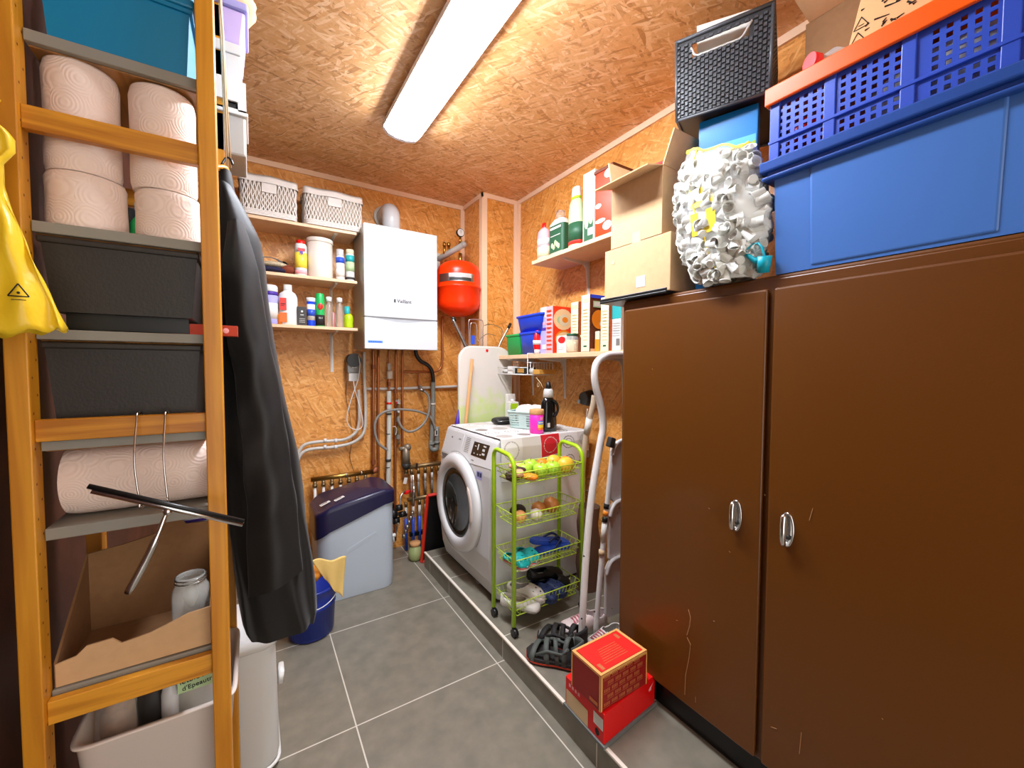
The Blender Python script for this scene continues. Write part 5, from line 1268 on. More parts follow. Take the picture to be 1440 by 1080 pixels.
bottle('spray_bottle', 'slim green bottle with a white cap and bright green collar, tallest of the garden bottles', 'bottle', 1.55, uy(808), Zu, [(.001, 0), (.05, 0), (.052, .01), (.052, .2), (.045, .26), (.03, .288), (.001, .289)], 'pale_green', 'white_plastic', [(.031, .296), (.033, .298), (.03, .345), (.025, .352), (.001, .353)], [(.284, .298, .0335, 'lime'), (.03, .07, .0526, 'label_red'), (.05, .15, .0529, 'dark_green')], sx=.65)
t = thing('dark_box', 'dark box standing behind the garden bottles', 'box', (1.66, uy(800, 1.66), Zu)); y_ = PX(797, 320, 1.64).y
MB('dark_grey').box(1.64, 1.70, y_-.05, y_+.04, Zu, Zu+.24).build('box', t, bevel=.003)
y1, y0 = uy(819.5, 1.5), uy(835.5, 1.5)
carton('seed_carton', 'tall white carton with green leaf pictures on the garden shelf', 'carton', 1.50, 1.62, y0, y1, Zu, PX(826, 243, 1.5).z, 'warm_white', [('-x', .1, .9, .0, .35, 'dark_green'), ('o-x', .15, .5, .2, .42, 'pale_green'), ('o-x', .5, .9, .25, .45, 'pale_green'), ('-x', .45, .95, .1, .2, 'paper')], tilt=0)
y1, y0 = uy(835.8, 1.47), uy(860, 1.47)
t = carton('red_carton', 'large red and white carton leaning by the open cardboard box', 'carton', 1.475, 1.60, y0, y1, Zu, PX(847, 240, 1.47).z, 'orange_red', [('o-x', .5, 1.0, .86, 1.0, 'paper'), ('o-x', .0, .35, .44, .52, 'paper'), ('o-x', .0, .6, .2, .27, 'paper'), ('o-x', .45, .95, .06, .2, 'paper')])
z_ = PX(847, 240, 1.47).z
MB('chocolate').box(1.47, 1.61, y0-.004, y1+.008, z_, z_+.014).build('lid', t)

# ================================================================== brown cabinet
t = thing('metal_cabinet', 'big brown metal cabinet with two doors and chrome handles', 'cabinet', (1.45, .55, .1))
KX, KZ = 1.213, 1.585; KY0, KY1 = -.06, 1.11
M('scratch', '#a5774a', .6)
MB('cabinet_brown').box(KX+.012, 1.70, KY0, KY1, .20, KZ-.02).build('carcass', t, bevel=.006)
MB('cabinet_brown').box(KX+.002, 1.70, KY0, KY1, KZ-.02, KZ).build('top', t, bevel=.007, seg=3)
MB('cabinet_brown').box(KX+.001, KX+.02, KY0, KY1, .2, KZ-.01).build('front_frame', t, bevel=.003)
MB('black_plastic').box(KX+.026, 1.68, KY0+.02, KY1-.03, .1, .2).build('plinth', t)
for y0, y1, zb in ((.580, 1.092, .205), (KY0+.01, .563, .205)):
    d = MB('cabinet_brown').box(KX-.014, KX, y0, y1, zb, 1.548).build('door', t, bevel=.006, seg=3)
    if y0 > .5: hy, u, v = None, 1035, 725
    else: u, v = 1107, 745
    c = PX(u, v, KX-.016)
    h = MB('chrome')
    h.tube([(c.x+.001, c.y, c.z-.045), (c.x-.001, c.y, c.z-.045)], .001)
    e = [(c.x, c.y+.014*cos(a), c.z+.044*sin(a)) for a in [i*pi/12 for i in range(24)]]
    h.tube(e, .0032, 8, True)
    h.add([(c.x+.001, c.y+.0135*cos(a), c.z+.0435*sin(a)) for a in [i*pi/12 for i in range(24)]], [tuple(range(24))])
    h.tube(smooth_path([(c.x, c.y+.004, c.z+.043), (c.x-.014, c.y+.004, c.z+.034), (c.x-.019, c.y+.003, c.z), (c.x-.014, c.y+.004, c.z-.034), (c.x, c.y+.004, c.z-.043)], 5), [.004]*4+[.007]*13+[.004]*4, 8)
    h.build('handle', d)
    MB('dark_grey').lathe([(.001, 0), (.006, 0), (.006, .001), (.001, .0012)], X=Matrix.Translation((c.x-.001, c.y-.004, c.z-.02)) @ Euler((0, -pi/2, 0)).to_matrix().to_4x4()).build('keyhole', d)
b = MB('scratch'); xs = KX-.0146
def scr(b, pts, r=.0008): b.tube([PX(u, v, xs) for u, v in pts], r, 4, smooth=False)
scr(b, [(968, 857), (971, 868), (970, 880), (966, 893)], .0014); scr(b, [(966, 896), (971, 906), (969, 925), (964, 950), (963, 977)], .0011)
for p in ([(978, 980), (978, 988)], [(1084, 1022), (1092, 1025)], [(1127, 1030), (1124, 1060)], [(996, 714), (998, 716)], [(1025, 775), (1027, 777)], [(917, 518), (918, 520)], [(1003, 873), (1005, 874)], [(1075, 695), (1076, 697)], [(1143, 715), (1138, 732)], [(1240, 1010), (1242, 1012)], [(951, 872), (953, 873)]): scr(b, p)
b.build('paint_scratch', t)
c = PX(879, 483, KX); MB('black_plastic').box(c.x-.0015, c.x+.001, c.y-.003, c.y+.002, c.z-.028, c.z+.028).build('hinge', t)

# ------------------------------------------------------------------ blue tub, folding crate and cartons on top
M('tub_blue', '#4673bb', .28, bump=.04, bscale=30); M('crate_blue', '#2a4cb8', .35); M('crate_orange', '#f75a00', .35)
t = thing('storage_tub', 'large blue plastic storage tub lying on the brown cabinet', 'storage tub', (1.42, .25, KZ))
def trap(b, x0, x1, y0, y1, z0, z1, kx, ky):
    V = [(x0+kx, y0+ky, z0), (x1-kx, y0+ky, z0), (x1-kx, y1-ky, z0), (x0+kx, y1-ky, z0), (x0, y0, z1), (x1, y0, z1), (x1, y1, z1), (x0, y1, z1)]
    b.add(V, [(0, 3, 2, 1), (0, 1, 5, 4), (1, 2, 6, 5), (2, 3, 7, 6), (3, 0, 4, 7)]); return b
Z = KZ+.002
trap(MB('tub_blue'), 1.212, 1.62, -.06, .575, Z, 1.865, .006, .008).build('tub_body', t, solid=.004)
trap(MB('tub_blue'), 1.2075, 1.24, .165, .492, Z+.006, 1.845, .006, .006).build('front_panel', t, bevel=.006, seg=3)
M('tub_rim', '#274c96', .25)
b = MB('tub_rim').box(1.192, 1.64, -.09, .602, 1.842, 1.852); b.box(1.188, 1.65, -.1, .606, 1.864, 1.892); b.box(1.2, 1.63, -.08, .59, 1.852, 1.866); b.build('rim', t, bevel=.004)
M('crate_inner', '#1a2f9a', .4)
t = thing('folding_crate', 'blue perforated folding crate with an orange rim on the large tub', 'crate', (1.42, .25, 1.893))
CY1 = .586; CXF = 1.205; z0c = 1.894; zc1 = 2.045
def crate_face(b, P, L, zs):
    """perforated wall: P(s) gives the foot point at distance s; holes are really open"""
    step = .0098; N = int(L/step)
    rows = [z0c, 1.899, 1.909, 1.917, 1.927, 1.938, 1.948, 1.958, 1.966, 1.976, 1.984, 1.994, 2.002, 2.012, 2.020, 2.030, 2.046]
    b.use('crate_blue')
    for i in range(N):
        s0, s1 = i*step*1.0, (i+1)*step
        m = (i*step) % .142
        solid_col = m < .012 or m > .120
        for j in range(len(rows)-1):
            zz0, zz1 = rows[j], rows[j+1]
            hole = (not solid_col) and (i % 2 == 0) and (j in (1, 3, 6, 8, 10, 12, 14))
            if hole: continue
            a, c = P(s0), P(s1)
            b.quad((a[0], a[1], zz0), (c[0], c[1], zz0), (c[0], c[1], zz1), (a[0], a[1], zz1))
b = MB('crate_blue'); crate_face(b, lambda s: (CXF, CY1-s), .64, None); crate_face(b, lambda s: (CXF+s, CY1), .40, None); crate_face(b, lambda s: (1.605, CY1-s), .64, None)
b.build('perforated_wall', t, solid=.003)
b = MB('crate_blue')
for s in (0, .124, .266, .408, .55): b.box(CXF-.006, CXF, CY1-s-.024, CY1-s, z0c, 2.045)
b.box(CXF-.008, CXF, CY1-.64, CY1+.002, 1.936, 1.944); b.box(CXF, 1.605, -.05, CY1, z0c, z0c+.003)
b.build('ribs', t, bevel=.0015)
MB('crate_orange').box(CXF-.014, 1.615, -.06, CY1+.008, 2.044, 2.05).box(CXF-.017, CXF-.006, -.06, CY1+.010, 2.038, 2.084).box(CXF-.006, 1.62, CY1, CY1+.010, 2.038, 2.084).box(CXF-.006, 1.62, -.06, .475, 2.072, 2.084).build('rim', t, bevel=.003)
t = thing('red_cloth', 'red cloth item seen through the holes of the folding crate', 'cloth', (1.3, .52, 1.9))
MB('red').ball((1.275, .52, 1.95), (.062, .05, .05)).build('cloth', t)
t = thing('white_bag', 'white bag seen through the holes of the folding crate', 'bag', (1.3, .3, 1.9))
MB('paper').grid(lambda u, v: (1.30+.085*cos(2*pi*u)*sin(pi*v)**.5, .24+.17*sin(2*pi*u)*sin(pi*v), 1.965-.066*cos(pi*v)+.008*sin(8*2*pi*u)*sin(pi*v)), 30, 12, True).build('bag', t)
# bottle with a red cap lying on the crate
c = PX(1138, 89, 1.23)
t = thing('lying_bottle', 'clear bottle with a red cap lying on the orange crate rim', 'bottle', (c.x, c.y, 2.085))
ax = Vector((.9, -.42, 0)).normalized(); cz = 2.085+.0365; c0 = Vector((c.x, c.y, cz))
M('cap_red', '#e8242a', .35)
MB('cap_red').tube([c0, c0+ax*.022], .021, 24).build('cap', t)
MB('milky').tube([c0+ax*.02, c0+ax*.035, c0+ax*.06, c0+ax*.2], [.017, .018, .036, .036], 24).build('bottle_body', t)
# printed carton
pc = PX(1187, 78, 1.27); y1 = pc.y
t = thing('printed_carton', 'brown cardboard box with black warning triangles on the folding crate', 'cardboard box', (1.4, y1-.15, 2.085))
M('kraft', '#dcae78', .8)
MB('kraft').prism([(.02, 2.0845), (y1+.002, 2.0845), (y1-.07, 2.42), (.02, 2.42)], 'yz', 1.27, 1.58).build('carton', t, bevel=.002)
b = MB('ink'); xf = 1.2692
def tri(cu, cv, s=.017):
    c = PX(cu, cv, xf)
    for k in range(3):
        a0, a1 = pi/2+k*2*pi/3, pi/2+(k+1)*2*pi/3
        b.tube([(xf, c.y+s*cos(a0), c.z+s*sin(a0)), (xf, c.y+s*cos(a1), c.z+s*sin(a1))], .0009, 4, smooth=False)
    b.tube([(xf, c.y+.005, c.z-.002), (xf, c.y-.005, c.z-.002)], .0008, 4)
tri(1211, 34); tri(1206, 56)
r2_ = random.Random(3)
for k in range(46):
    u, v = r2_.uniform(1212, 1330), r2_.uniform(-20, 60)
    if v > 62-(u-1190)*.42 or v < 20-(u-1190)*.3-60: continue
    p = PX(u, v, xf); a = r2_.uniform(-.9, .9); L = r2_.choice([.006, .009, .013])
    if k % 11 == 0: L = .028
    b.tube([(xf, p.y+L/2*cos(a), p.z-L/2*sin(a)), (xf, p.y-L/2*cos(a), p.z+L/2*sin(a))], [.0022, .0008], 4, smooth=False)
b.build('print', t)
t = thing('shadow_carton', 'open carton with its shade coloured dark brown, between the rattan basket and the printed box', 'cardboard box', (1.5, .5, 2.085))
MB('cardboard_shaded').box(1.42, 1.68, y1+.012, .60, 2.0845, 2.36).build('carton', t, bevel=.002)  # whole carton coloured like the shadow it stands in
MB('cardboard').add([(1.42, y1+.02, 2.36), (1.42, .59, 2.36), (1.34, .60, 2.40), (1.34, y1+.02, 2.40)], [(0, 1, 2, 3)]).build('flap', t, solid=.004)

# ------------------------------------------------------------------ rattan basket on a picture box
ZB = 2.17
A2, B2 = PZ(952, 172, ZB), PZ(1082, 131, ZB)
dv = (B2-A2); Wd = dv.length; dv.normalize(); nv = Vector((-dv.y, dv.x, 0))
if nv.x < 0: nv = -nv
t = thing('rattan_basket', 'dark grey rattan look plastic basket with papers on the picture box', 'basket', ((A2+B2)/2+nv*.16))
M('rattan', '#45474b', .42); M('rattan_dark', '#2b2c2f', .5)
HB, LB_ = .262, .34
def bpt(s, d, h):      # s along the short face 0..1, d depth 0..1, h height 0..1
    g = .005*h
    return A2+dv*(Wd*s+(2*s-1)*g)+nv*(LB_*d+(2*d-1)*g)+Vector((0, 0, HB*h))
def woven(b, f, nu, nv_, rows):
    """over-under weave on a patch f(u,v): little pads alternating in relief"""
    for i in range(nu):
        for j in range(nv_):
            if rows(i/nu, j/nv_): continue
            over = (i+j) % 2 == 0
            e = .0045 if over else .0012
            u0, u1 = i/nu+.06/nu, (i+1)/nu-.06/nu
            if over: v0, v1 = j/nv_-.0/nv_, (j+1)/nv_+.10/nv_
            else: v0, v1 = j/nv_+.22/nv_, (j+1)/nv_-.22/nv_
            P = [f(u0, v0), f(u1, v0), f(u1, v1), f(u0, v1)]
            nn = (P[1]-P[0]).cross(P[3]-P[0]).normalized()
            if nn.dot(f(.5, .5)-(A2+dv*Wd*.5+nv*LB_*.5+Vector((0, 0, HB*.5)))) < 0: nn = -nn
            Q = [p.lerp(sum(P, Vector())/4, .22)+nn*e for p in P]
            b.add(P+Q, [(4, 5, 6, 7), (0, 1, 5, 4), (1, 2, 6, 5), (2, 3, 7, 6), (3, 0, 4, 7)])
b = MB('rattan')
woven(b, lambda u, v: bpt(u, 0, .03+.90*v), 22, 27, lambda u, v: (.16 < u < .78 and .76 < v < .93))
woven(b, lambda u, v: bpt(1, u, .03+.90*v), 34, 34, lambda u, v: (int(u*34)+int(v*34)) % 2 == 1 and .12 < v < .85)
woven(b, lambda u, v: bpt(0, u, .03+.90*v), 34, 34, lambda u, v: False)
b.build('weave', t)
b = MB('rattan')
b.tube([bpt(0, 0, 1), bpt(1, 0, 1), bpt(1, 1, 1), bpt(0, 1, 1)], .007, 8, True); b.tube([bpt(0, 0, .015), bpt(1, 0, .015), bpt(1, 1, .015), bpt(0, 1, .015)], .006, 8, True)
for s, d in ((0, 0), (1, 0), (1, 1), (0, 1)): b.tube([bpt(s, d, .01), bpt(s, d, .99)], .006, 8)
b.build('frame', t)
b = MB('rattan_dark').add([bpt(0, 0, .03), bpt(1, 0, .03), bpt(1, 1, .03), bpt(0, 1, .03)], [(0, 1, 2, 3)])
q_ = lambda s, h: bpt(s, .008, h)
for s0, s1, h0, h1 in ((0, 1, .03, .74), (0, .17, .74, .98), (.78, 1, .74, .98), (.17, .78, .91, .98)): b.quad(q_(s0, h0), q_(s1, h0), q_(s1, h1), q_(s0, h1))
b.quad(bpt(.01, 0, .03), bpt(.01, 1, .03), bpt(.01, 1, .98), bpt(.01, 0, .98))
b.build('inner_shell', t, solid=.002)
b = MB('light_grey'); b.tube([bpt(.15, 0, .90), bpt(.20, 0, .77), bpt(.24, 0, .74), bpt(.68, 0, .74), bpt(.72, 0, .77), bpt(.80, 0, .90)], .0035, 6); b.build('handle_edge', t)
t = thing('papers', 'white papers standing in the rattan basket', 'papers', bpt(.5, .2, .05))
b = MB('paper')
for k in range(5):
    o_ = .12+.05*k
    b.add([bpt(.22, o_, .06), bpt(.74, o_+.02, .06), bpt(.76, o_+.03, 1.18+.03*(k % 2)), bpt(.20, o_, 1.22)], [(0, 1, 2, 3)])
b.build('sheets', t, solid=.001)
b = MB('light_grey')
t = thing('picture_box', 'tall blue box with a farm picture under the rattan basket', 'box', (A2+B2)/2+nv*.15)
M('play_blue', '#0d78c0', .4); M('meadow', '#9fbf3e', .5); M('sky_print', '#5cb8dc', .5)
E1, E2 = PZ(983, 172, ZB), PZ(1067, 143, ZB)
E1 = E1+nv*.0; d2 = (E2-E1).normalized(); W2 = (E2-E1).length
def q2(s, d, z): return E1+d2*(W2*s)+nv*d+Vector((0, 0, z-ZB))
b = MB('play_blue').add([q2(s, d, z) for z in (KZ, ZB-.001) for s, d in ((0, 0), (1, 0), (1, .10), (0, .10))], [(0, 3, 2, 1), (4, 5, 6, 7), (0, 1, 5, 4), (1, 2, 6, 5), (2, 3, 7, 6), (3, 0, 4, 7)])
b.build('carton', t, bevel=.003)
b = MB('sky_print'); b.quad(q2(.03, -.001, 1.66), q2(.97, -.001, 1.66), q2(.97, -.001, 2.075), q2(.03, -.001, 2.075))
b.use('meadow').quad(q2(.03, -.0015, 1.66), q2(.97, -.0015, 1.66), q2(.97, -.0015, 2.055), q2(.03, -.0015, 2.02))
for s, z, w, h, m in ((.5, 1.995, .16, .05, 'paper'), (.66, 1.985, .2, .045, 'paper'), (.42, 1.99, .12, .04, 'brick_red'), (.6, 2.03, .1, .03, 'beige'), (.8, 2.0, .14, .03, 'yellow')):
    b.use(m).add([q2(s+w/2*cos(a)*(1+.2*sin(3*a)), -.002, z+h/2*sin(a)) for a in [i*pi/7 for i in range(14)]], [tuple(range(14))])
b.build('print', t)
# ------------------------------------------------------------------ bag of little plastic beakers
t = thing('beaker_bag', 'clear plastic bag with yellow print full of white beakers on the cabinet edge', 'bag', (1.26, .73, KZ))
M('bag_film', '#f2f4f2', .12, alpha=.2, bump=.5, bscale=28)
XC = 1.222
def bagf(u, v, sh=1.0):
    z = 1.589+(2.01-1.589)*v; a = 2*pi*u
    yl = lerpt([(0, .78), (.12, .825), (.35, .868), (.62, .885), (.85, .87), (1, .85)], v)      # far edge
    yr = lerpt([(0, .625), (.15, .61), (.3, .588), (.55, .585), (.62, .612), (.8, .612), (1, .65)], v)
    dx = lerpt([(0, .05), (.15, .07), (.5, .078), (.8, .062), (1, .012)], v)
    cy, hy = (yl+yr)/2, (yl-yr)/2
    k = sh*(1+.02*sin(9*a+7*v)*(1 if sh > .97 else 0))
    return Vector((XC+dx*cos(a)*k, cy+hy*sin(a)*k, z+.05*v*v*(cy+hy*sin(a)-cy)/.15+ .006*sin(6*a)*v))
MB('bag_film').grid(bagf, 60, 30, True).build('film', t)
b = MB('yellow')
b.tube(smooth_path([bagf(.52-.12*v, v, 1.01) for v in [i/10 for i in range(11)]], 2), .0022, 6)
b.tube([bagf(u/30, 1, 1.02)+Vector((0, 0, -.004)) for u in range(30)], .004, 6, True)
for (u0, u1, v0, v1) in ((.44, .53, .34, .42), (.44, .47, .42, .5), (.5, .53, .40, .5), (.44, .53, .54, .62), (.47, .5, .62, .68)):
    b.grid(lambda u, v: bagf(u0+(u1-u0)*u, v0+(v1-v0)*v, 1.02), 4, 3)
b.build('yellow_print', t)
M('beaker', '#dcdcd4', .4)
b = MB('beaker').grid(lambda u, v: bagf(u, .01+.95*v, .85+.012*sin(40*u)*sin(33*v)), 60, 40, True); r3 = random.Random(11)
for k in range(400):
    v = r3.uniform(.03, .93); uu = r3.random(); rad = r3.choice([.90, .88])
    p = bagf(uu, v, rad); R = Euler((r3.uniform(0, 6), r3.uniform(0, 6), 0)).to_matrix().to_4x4()
    b.lathe([(.011, -.017), (.0125, -.017), (.0155, .016), (.017, .017), (.017, .019), (.014, .017), (.0105, -.015), (.001, -.016)], n=10, X=Matrix.Translation(p) @ R)
bk = b.build('plastic_beakers', None); tag(bk, 'hundreds of small white plastic beakers inside the clear bag', 'beakers', kind='stuff')
# teal scoop
t = thing('measuring_scoop', 'small teal measuring scoop with a ring handle at the cabinet edge', 'scoop', PX(1075, 375, 1.19))
M('scoop_teal', '#0fa3b8', .35)
a, c = PX(1080, 382, 1.196), PX(1063, 368, 1.185)
MB('scoop_teal').tube([PX(1073, 383, 1.2), PX(1075, 360, 1.19)], [.015, .019], 16).tube([PX(1072, 366, 1.19), PX(1062, 367, 1.185), PX(1052, 360, 1.18), PX(1048, 356, 1.18)], [.010, .008, .006, .005], 10).build('cup', t)
MB('scoop_teal').tube([PX(u, v, 1.183) for u, v in ((1047, 358), (1051, 350), (1058, 344), (1066, 342), (1071, 347), (1074, 356), (1076, 364))], .0032, 8).build('ring_handle', t)

# ------------------------------------------------------------------ cardboard boxes
t = thing('black_tray', 'flat black tray under the closed cardboard box', 'tray', (1.36, 1.03, KZ))
MB('black_plastic').box(1.19, 1.42, .90, 1.215, KZ+.0005, 1.594).box(1.19, 1.196, .90, 1.215, 1.594, 1.604).box(1.19, 1.42, 1.21, 1.215, 1.594, 1.604).build('tray', t, bevel=.002)
t = thing('cardboard_box', 'closed plain cardboard box at the far end of the brown cabinet', 'cardboard box', (1.36, 1.03, 1.595))
MB('cardboard').box(1.2, 1.40, .893, 1.198, 1.5945, 1.792).build('carton', t, bevel=.002)
c = PX(901, 395, 1.2); MB('paper').box(1.1990, 1.1998, c.y-.02, c.y+.02, c.z-.022, c.z+.018).build('label', t)
c = PX(862, 369, 1.2); MB('beige').box(1.1990, 1.1998, c.y-.01, c.y+.01, c.z-.008, c.z+.008).build('tape_mark', t)
t = thing('cardboard_box', 'open cardboard box with raised flaps on top of the closed one', 'cardboard box', (1.36, 1.05, 1.793))
X0, X1_, Y0_, Y1_, Zo, Z1o = 1.206, 1.395, .935, 1.172, 1.7925, 2.03
b = MB('cardboard')
for a in ((X0, X0+.004, Y0_, Y1_), (X1_-.004, X1_, Y0_, Y1_), (X0+.004, X1_-.004, Y0_, Y0_+.004), (X0+.004, X1_-.004, Y1_-.004, Y1_)): b.box(*a, Zo, Z1o)
b.box(X0, X1_, Y0_, Y1_, Zo, Zo+.004).build('carton', t)
MB('cardboard').add([(X0, Y0_, Z1o), (X0, Y1_, Z1o), (X0-.085, Y1_+.01, Z1o-.022), (X0-.085, Y0_-.005, Z1o-.022)], [(0, 1, 2, 3)]).build('flap', t, solid=.004)
MB('cardboard').add([(X0, Y0_, Z1o), (X1_, Y0_, Z1o), (X1_, Y0_-.035, Z1o+.11), (X0+.01, Y0_-.035, Z1o+.11)], [(0, 1, 2, 3)]).build('flap', t, solid=.004)
MB('cardboard').add([(X0, Y1_, Z1o), (X1_, Y1_, Z1o), (X1_, Y1_+.02, Z1o+.11), (X0+.0, Y1_+.02, Z1o+.11)], [(0, 1, 2, 3)]).build('flap', t, solid=.004)
MB('cardboard').add([(X1_, Y0_, Z1o), (X1_, Y1_, Z1o), (X1_+.06, Y1_, Z1o+.07), (X1_+.06, Y0_, Z1o+.07)], [(0, 1, 2, 3)]).build('flap', t, solid=.004)
c = PX(894, 338, X0); MB('beige').box(X0-.0008, X0-.0002, c.y-.022, c.y+.016, Zo, c.z+.03).build('tape', t)
t = thing('gift_wrap', 'white and red wrapping bag poking out of the open cardboard box', 'wrapping', (1.35, 1.05, 2.0))
b = MB('paper').grid(lambda u, v: (1.30+.075*cos(2*pi*u)*sin(pi*v), 1.05+.085*sin(2*pi*u)*sin(pi*v), 2.02-.06*cos(pi*v)+.012*sin(10*pi*u)*sin(pi*v)), 30, 12, True)
b.use('red').tube(smooth_path([(1.26, 1.10, 2.07), (1.29, 1.05, 2.092), (1.30, .99, 2.085), (1.29, .96, 2.05)], 5), .006, 8); b.build('bag', t)

# ================================================================== lime trolley
t = thing('wire_trolley', 'lime green four-tier wire trolley on castors beside the washing machine', 'trolley', (1.19, 1.625, .1))
M('lime_paint', '#a3cc12', .3, coat=.4); M('lime_wire', '#bcd63a', .35)
TX0, TX1, TY0, TY1 = .985, 1.395, 1.53, 1.715
for x in (TX0, TX1):
    pts = [(x, TY0, .145), (x, TY0, .84)]+[(x, TY0+.05*(1-cos(a)), .865+.05*sin(a)+.012*(1-cos(a))) for a in [radians(15*i) for i in range(0, 7)]]+[(x, TY1-.04*(1-cos(a)), .895+.04*sin(a)) for a in [radians(90-15*i) for i in range(0, 7)]]+[(x, TY1, .84), (x, TY1, .145)]
    MB('lime_paint').tube(pts, .0105, 12).build('end_hoop', t)
def tray(z, h, name='tier_basket'):
    b = MB('lime_wire'); x0, x1, y0, y1 = TX0+.006, TX1-.006, TY0+.0, TY1
    zr = z+h; xi, yi = .02, .012
    b.tube([(x0, y0, zr), (x1, y0, zr), (x1, y1, zr), (x0, y1, zr)], .0028, 6, True)
    b.tube([(x0+xi, y0+yi, z), (x1-xi, y0+yi, z), (x1-xi, y1-yi, z), (x0+xi, y1-yi, z)], .0026, 6, True)
    zm = z+h*.5; b.tube([(x0+xi*.5, y0+yi*.5, zm), (x1-xi*.5, y0+yi*.5, zm), (x1-xi*.5, y1-yi*.5, zm), (x0+xi*.5, y1-yi*.5, zm)], .0016, 6, True)
    for k in range(1, 18):
        f = k/18; b.tube([(x0+(x1-x0)*f, y0, zr), (x0+xi+(x1-x0-2*xi)*f, y0+yi, z-.001), (x0+xi+(x1-x0-2*xi)*f, y1-yi, z-.001), (x0+(x1-x0)*f, y1, zr)], .0013, 5)
    for k in range(1, 5):
        f = k/5; b.tube([(x0, y0+(y1-y0)*f, zr), (x0+xi, y0+yi+(y1-y0-2*yi)*f, z+.001), (x1-xi, y0+yi+(y1-y0-2*yi)*f, z+.001), (x1, y0+(y1-y0)*f, zr)], .0015, 5)
    b.build(name, t)
TZS = [(.795, .055), (.592, .062), (.388, .058), (.180, .064)]
for z, h in TZS: tray(z, h)
for x in (TX0, TX1):
    for y in (TY0, TY1):
        MB('black_plastic').cyl((x, y, .128), (x, y, .15), .009).cyl((x-.0, y-.004, .1255), (x, y+.004, .128), .006).box(x-.012, x+.012, y-.014, y+.002, .118, .134).build('castor_fork', t, bevel=.003)
        MB('black_plastic').tube([(x-.011, y-.008, .1185), (x+.011, y-.008, .1185)], .0185, 18).build('castor_wheel', t)
def item(name, label, cat, fn, mat, loc, stem=None, group=None, **k):
    o = thing(name, label, cat, loc, group=group); b = MB(mat); fn(b, Vector(loc)); b.build('fruit_body' if stem else 'body', o)
    if stem: b2 = MB(stem[0]); stem[1](b2, Vector(loc)); b2.build('stem', o)
    return o
M('apple_green', '#a5cf3a', .3, var=.12, bscale=30, coat=.3); M('mango', '#e8b83a', .35, var=.1, bscale=8); M('orange_fruit', '#f28418', .4, bump=.2, bscale=300)
M('onion', '#c27a3c', .35, var=.15, bscale=12); M('garlic', '#efe6da', .6); M('avocado', '#2e241f', .6, bump=.5, bscale=150); M('peach', '#e9a764', .5)
def apple(b, c, r=.039):
    P = [(0.001, r*.72), (r*.18, r*.68)]
    prof = [(.001, -r*.72), (r*.3, -r*.84), (r*.7, -r*.62), (r*.95, -r*.1), (r, r*.25), (r*.86, r*.66), (r*.5, r*.88), (r*.22, r*.8), (.001, r*.6)]
    b.lathe(prof, (c.x, c.y, c.z+r*.84), 20)
def stemf(b, c, r=.039): b.tube([(c.x, c.y, c.z+r*1.4), (c.x+.004, c.y, c.z+r*1.95)], .0016, 6)
z = .798
for (x, y, lab, zz) in ((1.165, 1.575, 'green apple at the front of the fruit tier, nearest the dark figs', 0), (1.238, 1.575, 'green apple in the middle of the front fruit row', 0), (1.16, 1.655, 'green apple behind the first front apple in the fruit tier', .004), (1.10, 1.62, 'green apple leaning against the pile of brown packets', .0)):
    item('green_apple', lab, 'apple', apple, 'apple_green', (x, y, z+zz), ('chocolate', stemf), group='green apples in the top tier')
item('orange', 'orange fruit behind the green apples in the top tier', 'orange', lambda b, c: b.ball((c.x, c.y, c.z+.034), .034), 'orange_fruit', (1.235, 1.66, z))
item('mango', 'yellow and red mango at the end of the top tier', 'mango', lambda b, c: b.ball((c.x, c.y, c.z+.040), (.047, .038, .040)).use('orange').ball((c.x+.004, c.y+.008, c.z+.047), (.042, .033, .035)), 'mango', (1.325, 1.58, z))
item('mango', 'yellow mango behind the others in the top tier', 'mango', lambda b, c: b.ball((c.x, c.y, c.z+.038), (.042, .036, .038)), 'mango', (1.315, 1.665, z))
M('fig_brown', '#3a221a', .5, bump=.5, bscale=80); M('wrapper_pink', '#dba07c', .5)
k_ = 0
for (x, y, zz, m, lab) in ((1.03, 1.60, 0, 'fig_brown', 'dark brown snack packet flat at the trolley end'), (1.055, 1.66, .0, 'fig_brown', 'dark brown snack packet at the back of the top tier'), (1.035, 1.57, .026, 'wrapper_pink', 'pinkish wrapped bar lying on the dark packets'), (1.07, 1.62, .03, 'fig_brown', 'dark brown packet on top of the snack pile'), (1.09, 1.56, .004, 'orange', 'orange wrapped bar below the wire rim'), (1.085, 1.66, .034, 'wrapper_pink', 'orange-pink wrapped bar at the top of the snack pile')):
    o = thing('snack_packet', lab, 'snack packet', (x, y, z+zz), (0, 0, .5*k_), group='snack packets in the top tier'); k_ += 1
    MB(m).grid(lambda u, v: (.042*(abs(cos(2*pi*u))**.6*(1 if cos(2*pi*u) > 0 else -1))*sin(pi*v)**.5, .024*(abs(sin(2*pi*u))**.6*(1 if sin(2*pi*u) > 0 else -1))*sin(pi*v)**.5, .014-.0135*cos(pi*v)), 20, 8, True).build('packet', o, w=False)
z = .596
def onionf(b, c, r=.036): b.lathe([(.001, 0), (r*.5, r*.08), (r*.95, r*.6), (r, r*.95), (r*.8, r*1.5), (r*.35, r*1.72), (r*.12, r*1.82), (.001, r*1.9)], tuple(c), 20)
item('onion', 'brown onion in the middle of the second tier', 'onion', onionf, 'onion', (1.19, 1.625, z), group='onions in the second tier')
item('onion', 'large brown onion on the side away from the washing machine door, second tier', 'onion', lambda b, c: onionf(b, c, .042), 'onion', (1.265, 1.62, z), group='onions in the second tier')
item('garlic_bulb', 'white garlic bulb at the front of the second tier', 'garlic', lambda b, c: onionf(b, c, .031), 'garlic', (1.135, 1.57, z))
